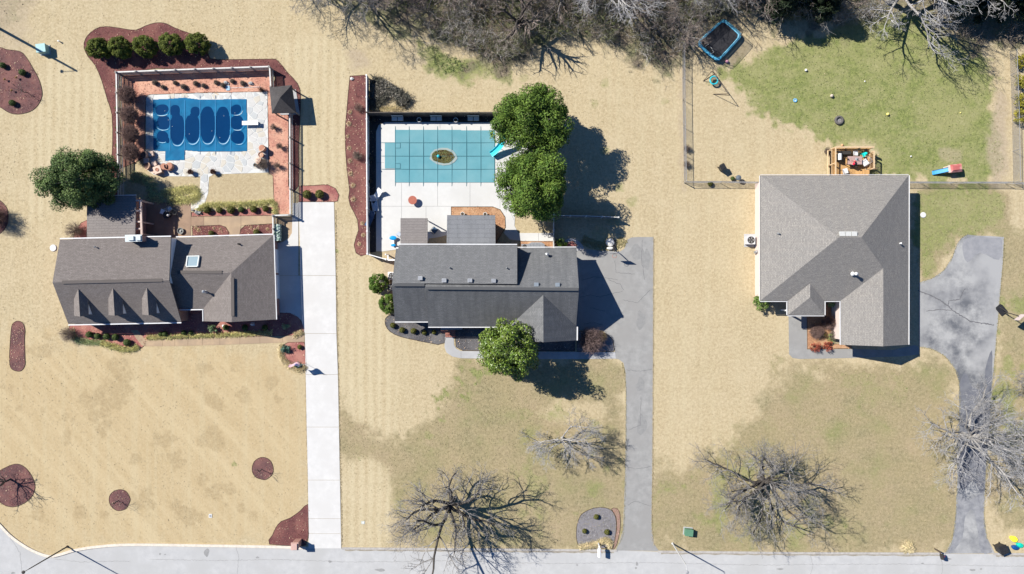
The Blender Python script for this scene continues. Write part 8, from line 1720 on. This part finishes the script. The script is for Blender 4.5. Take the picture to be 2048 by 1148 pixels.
for s, n_ in ((-1, 'l'), (1, 'r')):
    J.update({n_ + 'sh': ((s * .17, .07, 1.01), .06), n_ + 'el': ((s * .25, .22, .82), .042), n_ + 'wr': ((s * .16, .42, .80), .028), n_ + 'palm': ((s * .145, .49, .80), (.032, .016)), n_ + 'hip': ((s * .09, .03, .50), .085), n_ + 'kn': ((s * .13, .44, .50), .062), n_ + 'an': ((s * .13, .48, .09), .038), n_ + 'toe': ((s * .14, .62, .05), .034)})
    for f, (dx, L) in enumerate(((-.026, .065), (-.009, .078), (.009, .072), (.026, .055))): J[f'{n_}f{f}a'] = ((s * .145 + dx, .49 + L * .6, .79), .009); J[f'{n_}f{f}b'] = ((s * .145 + dx * 1.15, .49 + L, .775), .007); BN += [(n_ + 'palm', f'{n_}f{f}a'), (f'{n_}f{f}a', f'{n_}f{f}b')]
    J[n_ + 'th'] = ((s * .145 - s * .05, .495, .785), .010); BN += [(n_ + 'palm', n_ + 'th')]
    BN += [('chest', n_ + 'sh'), (n_ + 'sh', n_ + 'el'), (n_ + 'el', n_ + 'wr'), (n_ + 'wr', n_ + 'palm'), ('pelvis', n_ + 'hip'), (n_ + 'hip', n_ + 'kn'), (n_ + 'kn', n_ + 'an'), (n_ + 'an', n_ + 'toe')]
skinned('body', J, BN, skin, pe)
S = {'hem': ((0, 0, .55), (.175, .145)), 'waist': ((0, .03, .70), (.155, .125)), 'chest': ((0, .07, .90), (.185, .14)), 'collar': ((0, .09, 1.05), .085)}; SB = [('hem', 'waist'), ('waist', 'chest'), ('chest', 'collar')]
for s, n_ in ((-1, 'l'), (1, 'r')): S[n_ + 's'] = ((s * .18, .07, 1.01), .078); S[n_ + 'e'] = ((s * .225, .16, .89), .066); SB += [('chest', n_ + 's'), (n_ + 's', n_ + 'e')]
skinned('shirt', S, SB, mat('red_cotton', (.62, .02, .06), (.55, .018, .05), 5, rough=.8, coords='obj'), pe)
T_ = {'p': ((0, 0, .50), (.175, .14))}; TB = []
for s, n_ in ((-1, 'l'), (1, 'r')): T_[n_ + 'h'] = ((s * .09, .04, .50), .105); T_[n_ + 'k'] = ((s * .125, .36, .505), .085); TB += [('p', n_ + 'h'), (n_ + 'h', n_ + 'k')]
skinned('shorts', T_, TB, mat('violet_cotton', (.20, .14, .36), (.17, .12, .31), 5, rough=.8, coords='obj'), pe)
b = MB(); b.sphere((0, .115, 1.285), .115, 12, (.92, 1.0, .92), .03, random.Random(1)); b.sphere((0, .02, 1.22), .06, 8, (1, .8, 1.3)); b.build('hair', mat('dark_hair', (.018, .014, .012), (.03, .022, .018), 20, rough=.6, coords='obj'), pe, True)
eyem = mat('eye_dark', (.02, .02, .025), (.03, .03, .035), 5, rough=.2)
for s in (-1, 1): b = MB(); b.sphere((s * .032, .213, 1.235), .011, 8); b.build('eye', eyem, pe, True)
b = MB(); b.sphere((0, .212, 1.175), .022, 8, (1, .3, .3)); b.build('mouth', mat('lip', (.4, .14, .13), (.36, .12, .11), 5), pe, True)
t = thing('stool', 'dark stool under the person at the deck table', 'stool', dpt(1702, 329.5)); b = MB(); b.lathe([(.19, .37), (.2, .41), (.001, .41)], (0, 0, 0), 14); b.build('seat', darkmetal, t)
for a in (.8, 2.37, 3.94, 5.5): b = MB(); b.bar((math.cos(a) * .17, math.sin(a) * .17, 0), (math.cos(a) * .13, math.sin(a) * .13, .38), .03); b.build('leg', darkmetal, t)

# small bronze lights and pots of the large rounded bed, pale marker stones
for k, (x, y, lb) in enumerate([(13, 160, 'small bronze path light left in the large rounded bed'), (36, 156.5, 'small bronze path light at the centre of the large rounded bed'), (27, 182, 'small bronze path light in the lower part of the large rounded bed')]):
    t = thing('path_light', lb, 'path light', P(x, y)); b = MB(); b.tube([(0, 0, 0), (0, 0, .35)], .02, 5); b.build('stem', brownmetal, t); b = MB(); b.lathe([(.15, .33), (.001, .45)], (0, 0, 0), 10); b.build('shade', mat('bronze', (.22, .12, .05), (.17, .09, .04), 5, rough=.5), t)
for k, (x, y, s, lb) in enumerate([(704, 158, .2, 'pale round stone at the top of the long narrow bed'), (448, 652, .2, 'pale stone in the sunny patch below the garage wing'), (1652, 600, .0, '')]):
    if s == 0: continue
    t = thing('garden_stone', lb, 'stone', P(x, y)); b = MB(); b.sphere((0, 0, s * .5), s, 10, (1, .9, .7), .1, random.Random(k + 40)); b.build('boulder', lid_w, t); b = MB(); b.sphere((s * .9, .05, s * .2), s * .4, 7, (1, 1, .6), .15, random.Random(k + 50)); b.build('chip', stone, t)
t = thing('garden_statue', 'small white statue in the shaded front bed below the garage wing', 'statue', P(506, 648)); b = MB(); b.lathe([(.16, 0), (.17, .1), (.1, .16), (.14, .4), (.06, .55), (.09, .66), (.001, .76)], (0, 0, 0), 12); b.build('figure', lid_w, t); b = MB(); b.box((0, 0, .0), (.42, .42, .1)); b.build('plinth', wcon, t)
